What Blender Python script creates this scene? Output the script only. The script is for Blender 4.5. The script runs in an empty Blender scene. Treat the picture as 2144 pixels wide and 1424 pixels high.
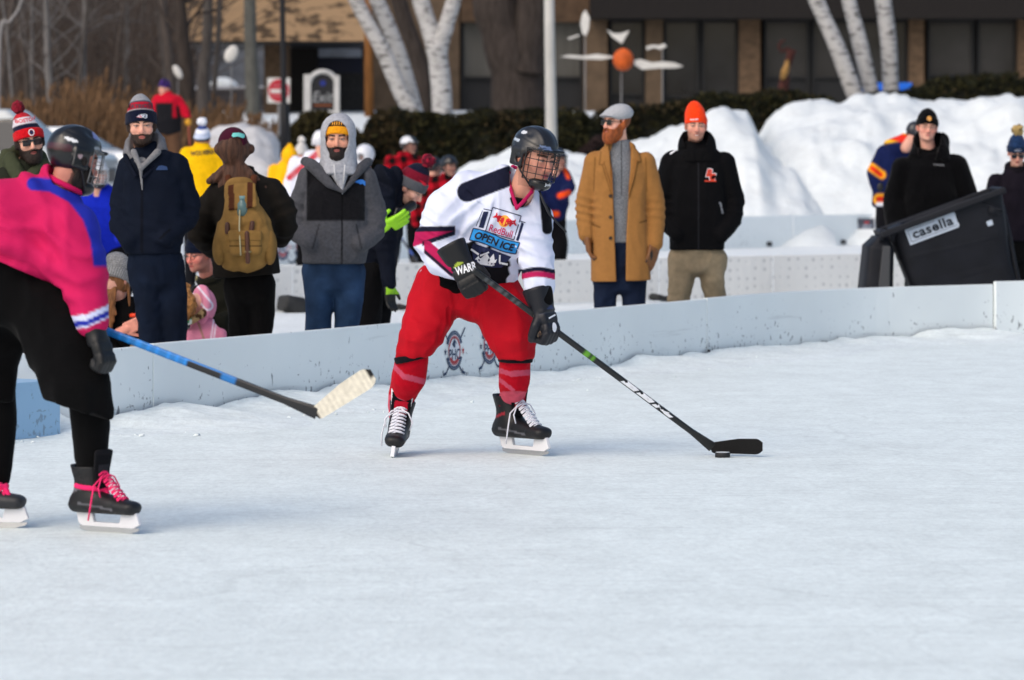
import bpy, bmesh, math, random
import numpy as np
from mathutils import Vector
from mathutils.bvhtree import BVHTree

# ------------------------------------------------------------------ camera, sky, sun, exposure
sc = bpy.context.scene
F, HZ, CX, CH = 8380.0, 327.0, 1072.0, 1.5      # focal length (px of a 2144 wide photo), horizon row, eye height
cam = bpy.data.cameras.new('camera')
cam_o = bpy.data.objects.new('camera', cam)
sc.collection.objects.link(cam_o)
cam_o.location = (0, 0, CH)
cam_o.rotation_euler = (math.radians(90), 0, 0)
cam.sensor_width = 36.0
cam.lens = F / 2144 * 36
cam.shift_y = -(712 - HZ) / 2144
cam.clip_start, cam.clip_end = 0.5, 2000
cam.dof.use_dof = True
cam.dof.focus_distance = 20.4
cam.dof.aperture_fstop = 4.6
sc.camera = cam_o

SUN_EL, SUN_AZ = 42, -38        # degrees: height, and bearing west (left) of the camera's back
w = bpy.data.worlds.new('World'); sc.world = w; w.use_nodes = True
wn = w.node_tree
sky = wn.nodes.new('ShaderNodeTexSky'); sky.sky_type = 'NISHITA'; sky.sun_disc = False
sky.sun_elevation = math.radians(SUN_EL)
sky.sun_rotation = math.radians(180 - SUN_AZ)
sky.air_density = 1.0; sky.dust_density = 4.0; sky.ozone_density = 1.0
wn.links.new(sky.outputs[0], wn.nodes['Background'].inputs[0])
wn.nodes['Background'].inputs[1].default_value = 0.15
sun = bpy.data.lights.new('sun', 'SUN'); sun.energy = 0.55; sun.angle = math.radians(80); sun.color = (1, 0.97, 0.93)
sun_o = bpy.data.objects.new('sun', sun); sc.collection.objects.link(sun_o)
_e, _a = math.radians(SUN_EL), math.radians(SUN_AZ)
_to = Vector((math.sin(_a) * math.cos(_e), -math.cos(_a) * math.cos(_e), math.sin(_e)))
sun_o.rotation_euler = _to.to_track_quat('Z', 'Y').to_euler()
sun_o.location = _to * 50
sc.view_settings.view_transform = 'Standard'
sc.view_settings.look = 'None'
sc.view_settings.exposure = 0.30
sc.view_settings.gamma = 1.0
sc.cycles.use_denoising = True
sc.cycles.max_bounces = 6
sc.cycles.filter_width = 1.6

# ------------------------------------------------------------------ helpers
COL = sc.collection
RNG = np.random.default_rng(7)
random.seed(7)

def V(*a): return np.array(a, float)
def P(px, py, Y): return np.array([(px - CX) / F * Y, Y, CH - (py - HZ) / F * Y])
def PX(v):
    Y = np.maximum(v[:, 1], 1.0)
    return CX + F * v[:, 0] / Y, HZ + F * (CH - v[:, 2]) / Y
def lin(c):
    c = np.asarray(c, float)
    return np.where(c <= 0.04045, c / 12.92, ((c + 0.055) / 1.055) ** 2.4)
def H(h):
    return lin([int(h[i:i + 2], 16) / 255 for i in (0, 2, 4)])

def tag(o, label=None, cat=None, group=None, kind=None):
    if label: o['label'] = label
    if cat: o['category'] = cat
    if group: o['group'] = group
    if kind: o['kind'] = kind
    return o
def empty(name, loc, label=None, cat=None, group=None):
    o = bpy.data.objects.new(name, None); COL.objects.link(o); o.location = loc; o.empty_display_size = 0.1
    return tag(o, label, cat, group)

# ---- materials
MATS = {}
def mat(name, color=(0.5, 0.5, 0.5), rough=0.8, attr=False, bump=0.0, bscale=60.0, vary=0.0, vscale=8.0,
        metal=0.0, spec=0.3, sheen=0.0, sss=0.0, stretch=(1, 1, 1), bdist=0.01, coat=0.0):
    if name in MATS: return MATS[name]
    m = bpy.data.materials.new(name); m.use_nodes = True
    nt = m.node_tree; b = nt.nodes['Principled BSDF']
    b.inputs['Roughness'].default_value = rough
    b.inputs['Metallic'].default_value = metal
    b.inputs['Specular IOR Level'].default_value = spec
    b.inputs['Coat Weight'].default_value = coat
    if sheen:
        b.inputs['Sheen Weight'].default_value = sheen
        b.inputs['Sheen Roughness'].default_value = 0.5
    if sss:
        b.inputs['Subsurface Weight'].default_value = sss
        b.inputs['Subsurface Radius'].default_value = (0.012, 0.005, 0.003)
        b.inputs['Subsurface Scale'].default_value = 0.6
    tc = nt.nodes.new('ShaderNodeTexCoord')
    mp = nt.nodes.new('ShaderNodeMapping'); mp.inputs['Scale'].default_value = stretch
    nt.links.new(tc.outputs['Object'], mp.inputs['Vector'])
    if attr:
        a = nt.nodes.new('ShaderNodeAttribute'); a.attribute_name = 'Col'; src = a.outputs['Color']
    else:
        a = nt.nodes.new('ShaderNodeRGB'); a.outputs[0].default_value = (*color, 1); src = a.outputs[0]
    if vary:
        n = nt.nodes.new('ShaderNodeTexNoise'); n.inputs['Scale'].default_value = vscale; n.inputs['Detail'].default_value = 4
        nt.links.new(mp.outputs[0], n.inputs['Vector'])
        mr = nt.nodes.new('ShaderNodeMapRange')
        mr.inputs['From Min'].default_value = 0.3; mr.inputs['From Max'].default_value = 0.7
        mr.inputs['To Min'].default_value = 1 - vary; mr.inputs['To Max'].default_value = 1 + vary
        nt.links.new(n.outputs['Fac'], mr.inputs['Value'])
        mx = nt.nodes.new('ShaderNodeVectorMath'); mx.operation = 'SCALE'
        nt.links.new(src, mx.inputs[0]); nt.links.new(mr.outputs[0], mx.inputs['Scale']); src = mx.outputs[0]
    nt.links.new(src, b.inputs['Base Color'])
    if bump:
        n2 = nt.nodes.new('ShaderNodeTexNoise'); n2.inputs['Scale'].default_value = bscale; n2.inputs['Detail'].default_value = 3
        nt.links.new(mp.outputs[0], n2.inputs['Vector'])
        bp = nt.nodes.new('ShaderNodeBump'); bp.inputs['Strength'].default_value = bump; bp.inputs['Distance'].default_value = bdist
        nt.links.new(n2.outputs['Fac'], bp.inputs['Height']); nt.links.new(bp.outputs[0], b.inputs['Normal'])
    MATS[name] = m
    return m

# ---- mesh from arrays
def mesh_obj(name, verts, faces, material, parent=None, cols=None, smooth=True, origin=None):
    """faces: (n,4)/(n,3) int array or list of lists"""
    verts = np.asarray(verts, float)
    org = np.zeros(3)
    if parent is not None:
        org = np.array(world_loc(parent))
    elif origin is not None:
        org = np.asarray(origin, float)
    vv = verts - org
    me = bpy.data.meshes.new(name)
    if isinstance(faces, np.ndarray):
        n, k = faces.shape
        me.vertices.add(len(vv)); me.vertices.foreach_set('co', vv.astype(np.float32).ravel())
        me.loops.add(n * k); me.loops.foreach_set('vertex_index', faces.astype(np.int32).ravel())
        me.polygons.add(n); me.polygons.foreach_set('loop_start', np.arange(0, n * k, k, dtype=np.int32))
        me.update(calc_edges=True)
    else:
        me.from_pydata([tuple(v) for v in vv], [], faces)
    if smooth:
        me.polygons.foreach_set('use_smooth', np.ones(len(me.polygons), bool))
    if cols is not None:
        ca = me.color_attributes.new('Col', 'FLOAT_COLOR', 'POINT')
        c4 = np.ones((len(vv), 4), np.float32); c4[:, :3] = cols
        ca.data.foreach_set('color', c4.ravel())
    if isinstance(material, (list, tuple)):
        for m_ in material: me.materials.append(m_)
    else:
        me.materials.append(material)
    me.validate(); me.update()
    o = bpy.data.objects.new(name, me); COL.objects.link(o)
    if parent is not None: o.parent = parent
    elif origin is not None: o.location = org
    return o
def world_loc(o):
    l = Vector(o.location)
    while o.parent is not None:
        o = o.parent; l = l + Vector(o.location)
    return l

# ---- noise
def _hash(ix, iy, iz, seed):
    h = (ix * 374761393 + iy * 668265263 + iz * 2147483647 + seed * 1274126177) & 0xffffffff
    h = ((h ^ (h >> 13)) * 1274126177) & 0xffffffff
    h = h ^ (h >> 16)
    return (h & 0xffff) / 65535.0
def vnoise(p, freq=1.0, seed=0):
    q = np.asarray(p, float) * freq
    i = np.floor(q).astype(np.int64); f = q - i
    f = f * f * (3 - 2 * f)
    x, y, z = i[:, 0], i[:, 1], i[:, 2]
    r = 0
    for dx in (0, 1):
        wx = f[:, 0] if dx else 1 - f[:, 0]
        for dy in (0, 1):
            wy = f[:, 1] if dy else 1 - f[:, 1]
            for dz in (0, 1):
                wz = f[:, 2] if dz else 1 - f[:, 2]
                r = r + wx * wy * wz * _hash(x + dx, y + dy, z + dz, seed)
    return r * 2 - 1
def fbm(p, freq=1.0, seed=0, oct=3):
    s = 0; a = 1.0
    for k in range(oct):
        s = s + a * vnoise(p, freq * 2 ** k, seed + k * 17); a *= 0.5
    return s

# ---- signed distance shapes
class Sh:
    def __init__(s, f, lo, hi): s.f, s.lo, s.hi = f, np.asarray(lo, float), np.asarray(hi, float)
def cap(a, b, ra, rb=None):
    a = np.asarray(a, float); b = np.asarray(b, float); rb = ra if rb is None else rb
    ab = b - a; L2 = max(ab @ ab, 1e-9)
    def f(p):
        t = np.clip(((p - a) @ ab) / L2, 0, 1)
        return np.linalg.norm(p - a - t[:, None] * ab, axis=1) - (ra + (rb - ra) * t)
    R = max(ra, rb)
    return Sh(f, np.minimum(a, b) - R, np.maximum(a, b) + R)
def chain(pts, rs):
    return U(*[cap(pts[i], pts[i + 1], rs[i], rs[i + 1]) for i in range(len(pts) - 1)])
def ell(c, r, M=None):
    c = np.asarray(c, float); r = np.asarray(r, float)
    def f(p):
        q = p - c
        if M is not None: q = q @ M
        k0 = np.linalg.norm(q / r, axis=1); k1 = np.linalg.norm(q / (r * r), axis=1)
        return k0 * (k0 - 1) / np.maximum(k1, 1e-6)
    R = r.max() if M is not None else r
    return Sh(f, c - R, c + R)
def box(c, h, rad=0.0, M=None):
    c = np.asarray(c, float); h = np.asarray(h, float)
    def f(p):
        q = p - c
        if M is not None: q = q @ M
        q = np.abs(q) - (h - rad)
        return np.linalg.norm(np.maximum(q, 0), axis=1) + np.minimum(q.max(1), 0) - rad
    R = np.linalg.norm(h) if M is not None else h
    return Sh(f, c - R, c + R)
def torus(c, n, R, r, sq=(1, 1, 1)):
    c = np.asarray(c, float); n = np.asarray(n, float); n = n / np.linalg.norm(n); sq = np.asarray(sq, float)
    def f(p):
        q = (p - c) / sq
        h = q @ n; rad = np.linalg.norm(q - h[:, None] * n, axis=1)
        return np.sqrt((rad - R) ** 2 + h * h) - r
    e = (R + r) * sq
    return Sh(f, c - e, c + e)
def loft(st, R=(1, 0, 0), capz=0.05, ex=2.0):
    """st: list of (centre, halfwidth, halfdepth); R the direction of the width"""
    C = [np.asarray(s[0], float) for s in st]; Wd = [s[1] for s in st]; Dp = [s[2] for s in st]
    R = np.asarray(R, float); R = R / np.linalg.norm(R)
    def f(p):
        out = None
        for i in range(len(C) - 1):
            a, b = C[i], C[i + 1]; ab = b - a; L = np.linalg.norm(ab); ax = ab / L
            Fv = np.cross(ax, R); Fv /= np.linalg.norm(Fv)
            h = (p - a) @ ax; t = np.clip(h / L, 0, 1)
            q = p - a - t[:, None] * ab
            z = (h - t * L) / capz
            w_ = Wd[i] + (Wd[i + 1] - Wd[i]) * t; d_ = Dp[i] + (Dp[i + 1] - Dp[i]) * t
            x = q @ R; y = q @ Fv
            if ex == 2.0:
                k0 = np.sqrt((x / w_) ** 2 + (y / d_) ** 2 + z * z)
            else:
                k0 = (np.abs(x / w_) ** ex + np.abs(y / d_) ** ex + np.abs(z) ** ex) ** (1 / ex)
            k1 = np.sqrt((x / w_ ** 2) ** 2 + (y / d_ ** 2) ** 2 + (z / capz) ** 2)
            d = k0 * (k0 - 1) / np.maximum(k1, 1e-6)
            out = d if out is None else np.minimum(out, d)
        return out
    m = max(max(Wd), max(Dp), capz)
    return Sh(f, np.min(C, 0) - m, np.max(C, 0) + m)
def U(*s, k=0.0):
    s = [x for x in s if x is not None]
    def f(p):
        d = s[0].f(p)
        for t in s[1:]:
            e = t.f(p)
            if k > 0:
                h = np.clip(0.5 + 0.5 * (e - d) / k, 0, 1)
                d = e + (d - e) * h - k * h * (1 - h)
            else: d = np.minimum(d, e)
        return d
    return Sh(f, np.min([t.lo for t in s], 0), np.max([t.hi for t in s], 0))
def SUB(a, b, k=0.0):
    def f(p):
        d = a.f(p); e = -b.f(p)
        if k > 0:
            h = np.clip(0.5 - 0.5 * (e - d) / k, 0, 1)
            return e + (d - e) * h + k * h * (1 - h)
        return np.maximum(d, e)
    return Sh(f, a.lo, a.hi)
def CUT(a, c, n):
    """keep the part of a on the side n points away from"""
    c = np.asarray(c, float); n = np.asarray(n, float); n = n / np.linalg.norm(n)
    return Sh(lambda p: np.maximum(a.f(p), (p - c) @ n), a.lo, a.hi)
def INT(a, g):
    return Sh(lambda p: np.maximum(a.f(p), g(p)), a.lo, a.hi)
def OFF(a, r):
    return Sh(lambda p: a.f(p) - r, a.lo - r, a.hi + r)
def DISP(a, g, m=0.02):
    return Sh(lambda p: a.f(p) + g(p), a.lo - m, a.hi + m)
def folds(amp=0.006, freq=9, seed=0, st=(1, 1, 0.6), pts=()):
    """cloth: broad soft creases everywhere, tighter ones round given centres (c, axis, radius, amp, wavelength)"""
    st = np.asarray(st, float)
    def g(p):
        n = vnoise(p * st, freq * .7, seed)
        q = p * st + 0.09 * n[:, None] * np.array([1, .6, -1])
        r = 1 - np.abs(vnoise(q, freq * .9, seed + 5)) * 2.2
        r2 = 1 - np.abs(vnoise(q, freq * 2.3, seed + 8)) * 2.2
        d = -amp * (.9 * n + .75 * np.maximum(r, -.4) + .50 * np.maximum(r2, -.4)) + amp * .5
        for c, ax, rad, am, wl in pts:
            e = p - c; ax_ = np.asarray(ax, float) / np.linalg.norm(ax)
            wgt = np.exp(-(e * e).sum(1) / rad ** 2)
            s_ = np.sin(2 * np.pi * (e @ ax_) / wl + 2.6 * vnoise(p, 7, seed + 9))
            d = d + am * wgt * (s_ - .5 * np.abs(s_))
        return d
    return g

def surf(sh, h, smooth=1):
    """surface nets on a sparse grid"""
    lo = sh.lo - 3 * h; hi = sh.hi + 3 * h
    B = 6
    n = np.ceil((hi - lo) / h).astype(int) + 1
    nb = np.ceil(n / B).astype(int); n = nb * B
    D = np.full(n, 9.0, np.float32)
    bi = np.stack(np.meshgrid(*[np.arange(x) for x in nb], indexing='ij'), -1).reshape(-1, 3)
    ctr = lo + (bi * B + (B - 1) / 2) * h
    dc = np.concatenate([sh.f(ctr[i:i + 200000]) for i in range(0, len(ctr), 200000)])
    D5 = D.reshape(nb[0], B, nb[1], B, nb[2], B)
    act = np.abs(dc) < B * h * 1.35 + 0.012
    ins = bi[(~act) & (dc < 0)]
    if len(ins): D5[ins[:, 0], :, ins[:, 1], :, ins[:, 2], :] = -9
    ab = bi[act]
    off = np.stack(np.meshgrid(*[np.arange(B)] * 3, indexing='ij'), -1).reshape(-1, 3)
    for i in range(0, len(ab), 1500):
        a = ab[i:i + 1500]
        ijk = (a[:, None, :] * B + off[None]).reshape(-1, 3)
        d = sh.f(lo + ijk * h)
        D[ijk[:, 0], ijk[:, 1], ijk[:, 2]] = d
    D[0] = D[-1] = 9; D[:, 0] = D[:, -1] = 9; D[:, :, 0] = D[:, :, -1] = 9
    neg = D < 0
    c = neg[:-1, :-1, :-1].astype(np.int8)
    cnt = sum(neg[dx:n[0] - 1 + dx, dy:n[1] - 1 + dy, dz:n[2] - 1 + dz].astype(np.int8)
              for dx in (0, 1) for dy in (0, 1) for dz in (0, 1))
    cell = (cnt > 0) & (cnt < 8)
    ci = np.argwhere(cell)
    idx = np.full(cell.shape, -1, np.int32); idx[cell] = np.arange(len(ci))
    acc = np.zeros((len(ci), 3)); num = np.zeros(len(ci))
    cor = [(dx, dy, dz) for dx in (0, 1) for dy in (0, 1) for dz in (0, 1)]
    vals = {q: D[ci[:, 0] + q[0], ci[:, 1] + q[1], ci[:, 2] + q[2]].astype(float) for q in cor}
    for a in cor:
        for ax in range(3):
            if a[ax] == 0:
                b = list(a); b[ax] = 1; b = tuple(b)
                va, vb = vals[a], vals[b]
                m = (va < 0) != (vb < 0)
                t = np.where(m, va / np.where(m, va - vb, 1), 0)
                t = np.clip(t, 0, 1)
                pt = np.zeros((len(ci), 3)); pt[:] = a; pt[:, ax] = t
                acc += np.where(m[:, None], pt, 0); num += m
    verts = lo + (ci + acc / np.maximum(num, 1)[:, None]) * h
    quads = []
    for ax in range(3):
        u, v = (ax + 1) % 3, (ax + 2) % 3
        sl0 = [slice(None)] * 3; sl1 = [slice(None)] * 3
        sl0[ax] = slice(0, -1); sl1[ax] = slice(1, None)
        s0 = neg[tuple(sl0)]; s1 = neg[tuple(sl1)]
        e = np.argwhere(s0 != s1)
        e = e[(e[:, u] > 0) & (e[:, v] > 0) & (e[:, u] < n[u] - 1) & (e[:, v] < n[v] - 1)]
        if not len(e): continue
        fl = s0[e[:, 0], e[:, 1], e[:, 2]]
        def g(du, dv):
            q = e.copy(); q[:, u] -= du; q[:, v] -= dv
            return idx[q[:, 0], q[:, 1], q[:, 2]]
        a, b, c_, d = g(1, 1), g(0, 1), g(0, 0), g(1, 0)
        quads.append(np.where(fl[:, None], np.stack([a, b, c_, d], 1), np.stack([d, c_, b, a], 1)))
    quads = np.concatenate(quads)
    quads = quads[(quads >= 0).all(1)]
    for _ in range(smooth):
        s = np.zeros_like(verts); k = np.zeros(len(verts))
        for i, j in ((0, 1), (1, 2), (2, 3), (3, 0)):
            for x, y in ((i, j), (j, i)):
                np.add.at(s, quads[:, x], verts[quads[:, y]]); np.add.at(k, quads[:, x], 1)
        verts = verts * 0.5 + 0.5 * s / np.maximum(k, 1)[:, None]
    return verts, quads

def body(name, sh, h, material, parent, col=None, smooth=1):
    v, q = surf(sh, h, smooth)
    c = None
    if col is not None:
        c = col(v) if callable(col) else np.tile(np.asarray(col, float), (len(v), 1))
    return mesh_obj(name, v, q, material, parent, c)

# ---- plain mesh collector (boxes, tubes, sheets)
class MB:
    def __init__(s): s.v = []; s.f = []
    def add(s, v, f):
        n = len(s.v); s.v += [tuple(x) for x in v]; s.f += [[i + n for i in q] for q in f]
    def box(s, c, h, M=None):
        c = np.asarray(c, float); h = np.asarray(h, float)
        v = np.array([[x, y, z] for x in (-1, 1) for y in (-1, 1) for z in (-1, 1)], float) * h
        if M is not None: v = v @ np.asarray(M).T
        s.add(v + c, [[0, 1, 3, 2], [4, 6, 7, 5], [0, 4, 5, 1], [2, 3, 7, 6], [0, 2, 6, 4], [1, 5, 7, 3]])
    def span(s, lo, hi):
        lo = np.asarray(lo, float); hi = np.asarray(hi, float); s.box((lo + hi) / 2, (hi - lo) / 2)
    def tube(s, pts, rs, n=8, caps=True):
        pts = [np.asarray(p, float) for p in pts]
        if np.isscalar(rs): rs = [rs] * len(pts)
        rings = []; up = None
        for i, p in enumerate(pts):
            d = pts[min(i + 1, len(pts) - 1)] - pts[max(i - 1, 0)]; d = d / max(np.linalg.norm(d), 1e-9)
            if up is None:
                up = np.array([0, 0, 1.0]) if abs(d[2]) < 0.9 else np.array([1.0, 0, 0])
            x = np.cross(d, up); x /= max(np.linalg.norm(x), 1e-9); up = np.cross(x, d)
            rings.append([p + rs[i] * (math.cos(a) * x + math.sin(a) * up) for a in np.linspace(0, 2 * np.pi, n, endpoint=False)])
        v = [q for r in rings for q in r]; f = []
        for i in range(len(pts) - 1):
            for k in range(n):
                k2 = (k + 1) % n
                f.append([i * n + k, i * n + k2, (i + 1) * n + k2, (i + 1) * n + k])
        if caps:
            f.append(list(range(n))[::-1]); f.append([(len(pts) - 1) * n + k for k in range(n)])
        s.add(v, f)
    def extr(s, poly, d):
        """closed 3-D polygon pushed along d"""
        poly = [np.asarray(p, float) for p in poly]; d = np.asarray(d, float); n = len(poly)
        s.add(poly + [p + d for p in poly], [list(range(n))[::-1], [n + i for i in range(n)]] +
              [[i, (i + 1) % n, n + (i + 1) % n, n + i] for i in range(n)])
    def build(s, name, m, parent=None, smooth=False, origin=None, bevel=0.0):
        o = mesh_obj(name, s.v, s.f, m, parent, None, smooth, origin)
        bm = bmesh.new(); bm.from_mesh(o.data); bmesh.ops.recalc_face_normals(bm, faces=bm.faces); bm.to_mesh(o.data); bm.free()
        if bevel:
            b = o.modifiers.new('bevel', 'BEVEL'); b.width = bevel; b.segments = 2; b.limit_method = 'ANGLE'
        return o

# ---- flat marks laid on a surface
def text_polys(s, bold=0.0, shear=0.0, spacing=1.0):
    cu = bpy.data.curves.new('t', 'FONT'); cu.body = s; cu.size = 1.0; cu.offset = bold; cu.shear = shear
    cu.space_character = spacing; cu.resolution_u = 3; cu.align_x = 'CENTER'; cu.align_y = 'CENTER'
    o = bpy.data.objects.new('t', cu)
    me = bpy.data.meshes.new_from_object(o)
    v = np.array([x.co[:] for x in me.vertices])[:, :2]; f = [list(p.vertices) for p in me.polygons]
    bpy.data.objects.remove(o); bpy.data.curves.remove(cu); bpy.data.meshes.remove(me)
    v = v - (v.max(0) + v.min(0)) / 2
    return v, f, v.max(0) - v.min(0)
def fit_text(s, w_, h_, **k):
    v, f, d = text_polys(s, **k)
    return v * np.array([w_ / d[0], h_ / d[1]]), f
def decal(name, v2, faces, org, ux, uy, material, parent, target=None, off=0.003, sub=0.0, dirn=None, warp=None):
    """lay a flat outline (2-D points v2) on a plane org+x*ux+y*uy, pressed on to target's mesh along dirn"""
    v2 = np.asarray(v2, float)
    bm = bmesh.new()
    vs = [bm.verts.new((x, y, 0)) for x, y in v2]
    for q in faces:
        try: bm.faces.new([vs[i] for i in q])
        except ValueError: pass
    bmesh.ops.triangulate(bm, faces=bm.faces)
    if sub:
        for _ in range(5):
            e = [e for e in bm.edges if e.calc_length() > sub]
            if not e: break
            bmesh.ops.subdivide_edges(bm, edges=e, cuts=1, use_grid_fill=False)
            bmesh.ops.triangulate(bm, faces=bm.faces)
    bm.verts.index_update()
    q = np.array([x.co[:2] for x in bm.verts]); fs = [[x.index for x in fc.verts] for fc in bm.faces]
    bm.free()
    if warp is not None: q = warp(q)
    ux = np.asarray(ux, float); uy = np.asarray(uy, float)
    nrm = np.cross(ux, uy); nrm /= np.linalg.norm(nrm)
    if dirn is None: dirn = -nrm
    dirn = np.asarray(dirn, float); dirn /= np.linalg.norm(dirn)
    w3 = np.asarray(org, float) + q[:, :1] * ux + q[:, 1:] * uy
    if target is not None:
        tl = np.array(world_loc(target)); me = target.data
        bvh = BVHTree.FromPolygons([Vector(v.co) for v in me.vertices], [list(p.vertices) for p in me.polygons]) if target.name not in BVHS else BVHS[target.name]
        BVHS[target.name] = bvh
        out = []; last = None
        for p in w3:
            h = bvh.ray_cast(Vector(p - tl - dirn * 0.6), Vector(dirn), 1.6)
            if h[0] is not None:
                last = (h[0] - Vector(dirn) * off); last = np.array(last) + tl; t_ = (last - p) @ dirn
                out.append(p + dirn * t_)
            else:
                out.append(p if last is None else p + dirn * ((last - p) @ dirn))
        w3 = np.array(out)
    else:
        w3 = w3 - dirn * off
    return mesh_obj(name, w3, fs, material, parent, None, False)
BVHS = {}
def ring2(rx, ry, t, a0=0, a1=360, n=40, cx=0, cy=0):
    a = np.radians(np.linspace(a0, a1, n))
    o = np.stack([cx + rx * np.cos(a), cy + ry * np.sin(a)], 1); i = np.stack([cx + (rx - t) * np.cos(a), cy + (ry - t) * np.sin(a)], 1)
    v = np.concatenate([o, i]); f = [[k, k + 1, n + k + 1, n + k] for k in range(n - 1)]
    return v, f
def disc2(rx, ry, n=32, cx=0, cy=0):
    a = np.linspace(0, 2 * np.pi, n, endpoint=False)
    return np.stack([cx + rx * np.cos(a), cy + ry * np.sin(a)], 1), [list(range(n))]
def poly2(pts): return np.asarray(pts, float), [list(range(len(pts)))]
def line2(a, b, t):
    a = np.asarray(a, float); b = np.asarray(b, float); d = b - a; d /= np.linalg.norm(d); n = np.array([-d[1], d[0]]) * t / 2
    return np.array([a - n, b - n, b + n, a + n]), [[0, 1, 2, 3]]
def join2(*ps):
    v = []; f = []; k = 0
    for a, b in ps:
        v.append(a); f += [[i + k for i in q] for q in b]; k += len(a)
    return np.concatenate(v), f
# ------------------------------------------------------------------ people: heads, hats, hands, clothes
SKIN = mat('skin', attr=True, rough=0.55, bump=0.12, bscale=180, spec=0.35, sss=0.06, bdist=0.002)
CLOTH = mat('cloth', attr=True, rough=0.95, bump=0.35, bscale=260, spec=0.06, sheen=0.03, vary=0.10, vscale=30, bdist=0.003)
FLEECE = mat('fleece', attr=True, rough=1.0, bump=0.6, bscale=140, spec=0.04, sheen=0.06, vary=0.16, vscale=55, bdist=0.006)
SHELL = mat('shell_fabric', attr=True, rough=0.85, bump=0.25, bscale=90, spec=0.08, vary=0.10, vscale=14, bdist=0.004)
DENIM = mat('denim', attr=True, rough=0.9, bump=0.3, bscale=320, spec=0.1, vary=0.28, vscale=9, bdist=0.003)
KNIT = mat('knit', attr=True, rough=1.0, bump=0.7, bscale=150, spec=0.05, sheen=0.08, vary=0.14, vscale=70, bdist=0.006)
HAIR = mat('hair', attr=True, rough=0.65, bump=0.8, bscale=120, spec=0.3, stretch=(1, 1, 0.12), vary=0.35, vscale=60, bdist=0.008)
LEATHER = mat('leather', attr=True, rough=0.5, bump=0.25, bscale=90, spec=0.4, vary=0.1, bdist=0.003)
PLASTIC = mat('gloss_plastic', attr=True, rough=0.28, spec=0.5, bump=0.05, bscale=30, vary=0.06)
LENS = mat('dark_lens', (0.006, 0.006, 0.007), rough=0.08, spec=0.6)
BLACKP = mat('black_plastic', (0.012, 0.012, 0.014), rough=0.4, spec=0.4, vary=0.15)
INK_W = mat('white_ink', (0.78, 0.79, 0.83), rough=0.7)
INK_K = mat('black_ink', (0.012, 0.013, 0.02), rough=0.7)
INK_N = mat('navy_ink', H('1b2347'), rough=0.7)
INK_R = mat('red_ink', H('c8142c'), rough=0.7)
INK_B = mat('blue_ink', H('2b8fd6'), rough=0.7)
INK_Y = mat('yellow_ink', H('f0a63a'), rough=0.7)
INK_P = mat('magenta_ink', H('c02a62'), rough=0.7)

def rotm(yaw=0, pitch=0, roll=0):
    a, b, c = np.radians([yaw, pitch, roll])
    Rz = np.array([[math.cos(a), -math.sin(a), 0], [math.sin(a), math.cos(a), 0], [0, 0, 1]])
    Rx = np.array([[1, 0, 0], [0, math.cos(b), -math.sin(b)], [0, math.sin(b), math.cos(b)]])
    Ry = np.array([[math.cos(c), 0, math.sin(c)], [0, 1, 0], [-math.sin(c), 0, math.cos(c)]])
    return Rz @ Rx @ Ry

def gauss(d, s): return np.exp(-(d / s) ** 2)

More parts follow.
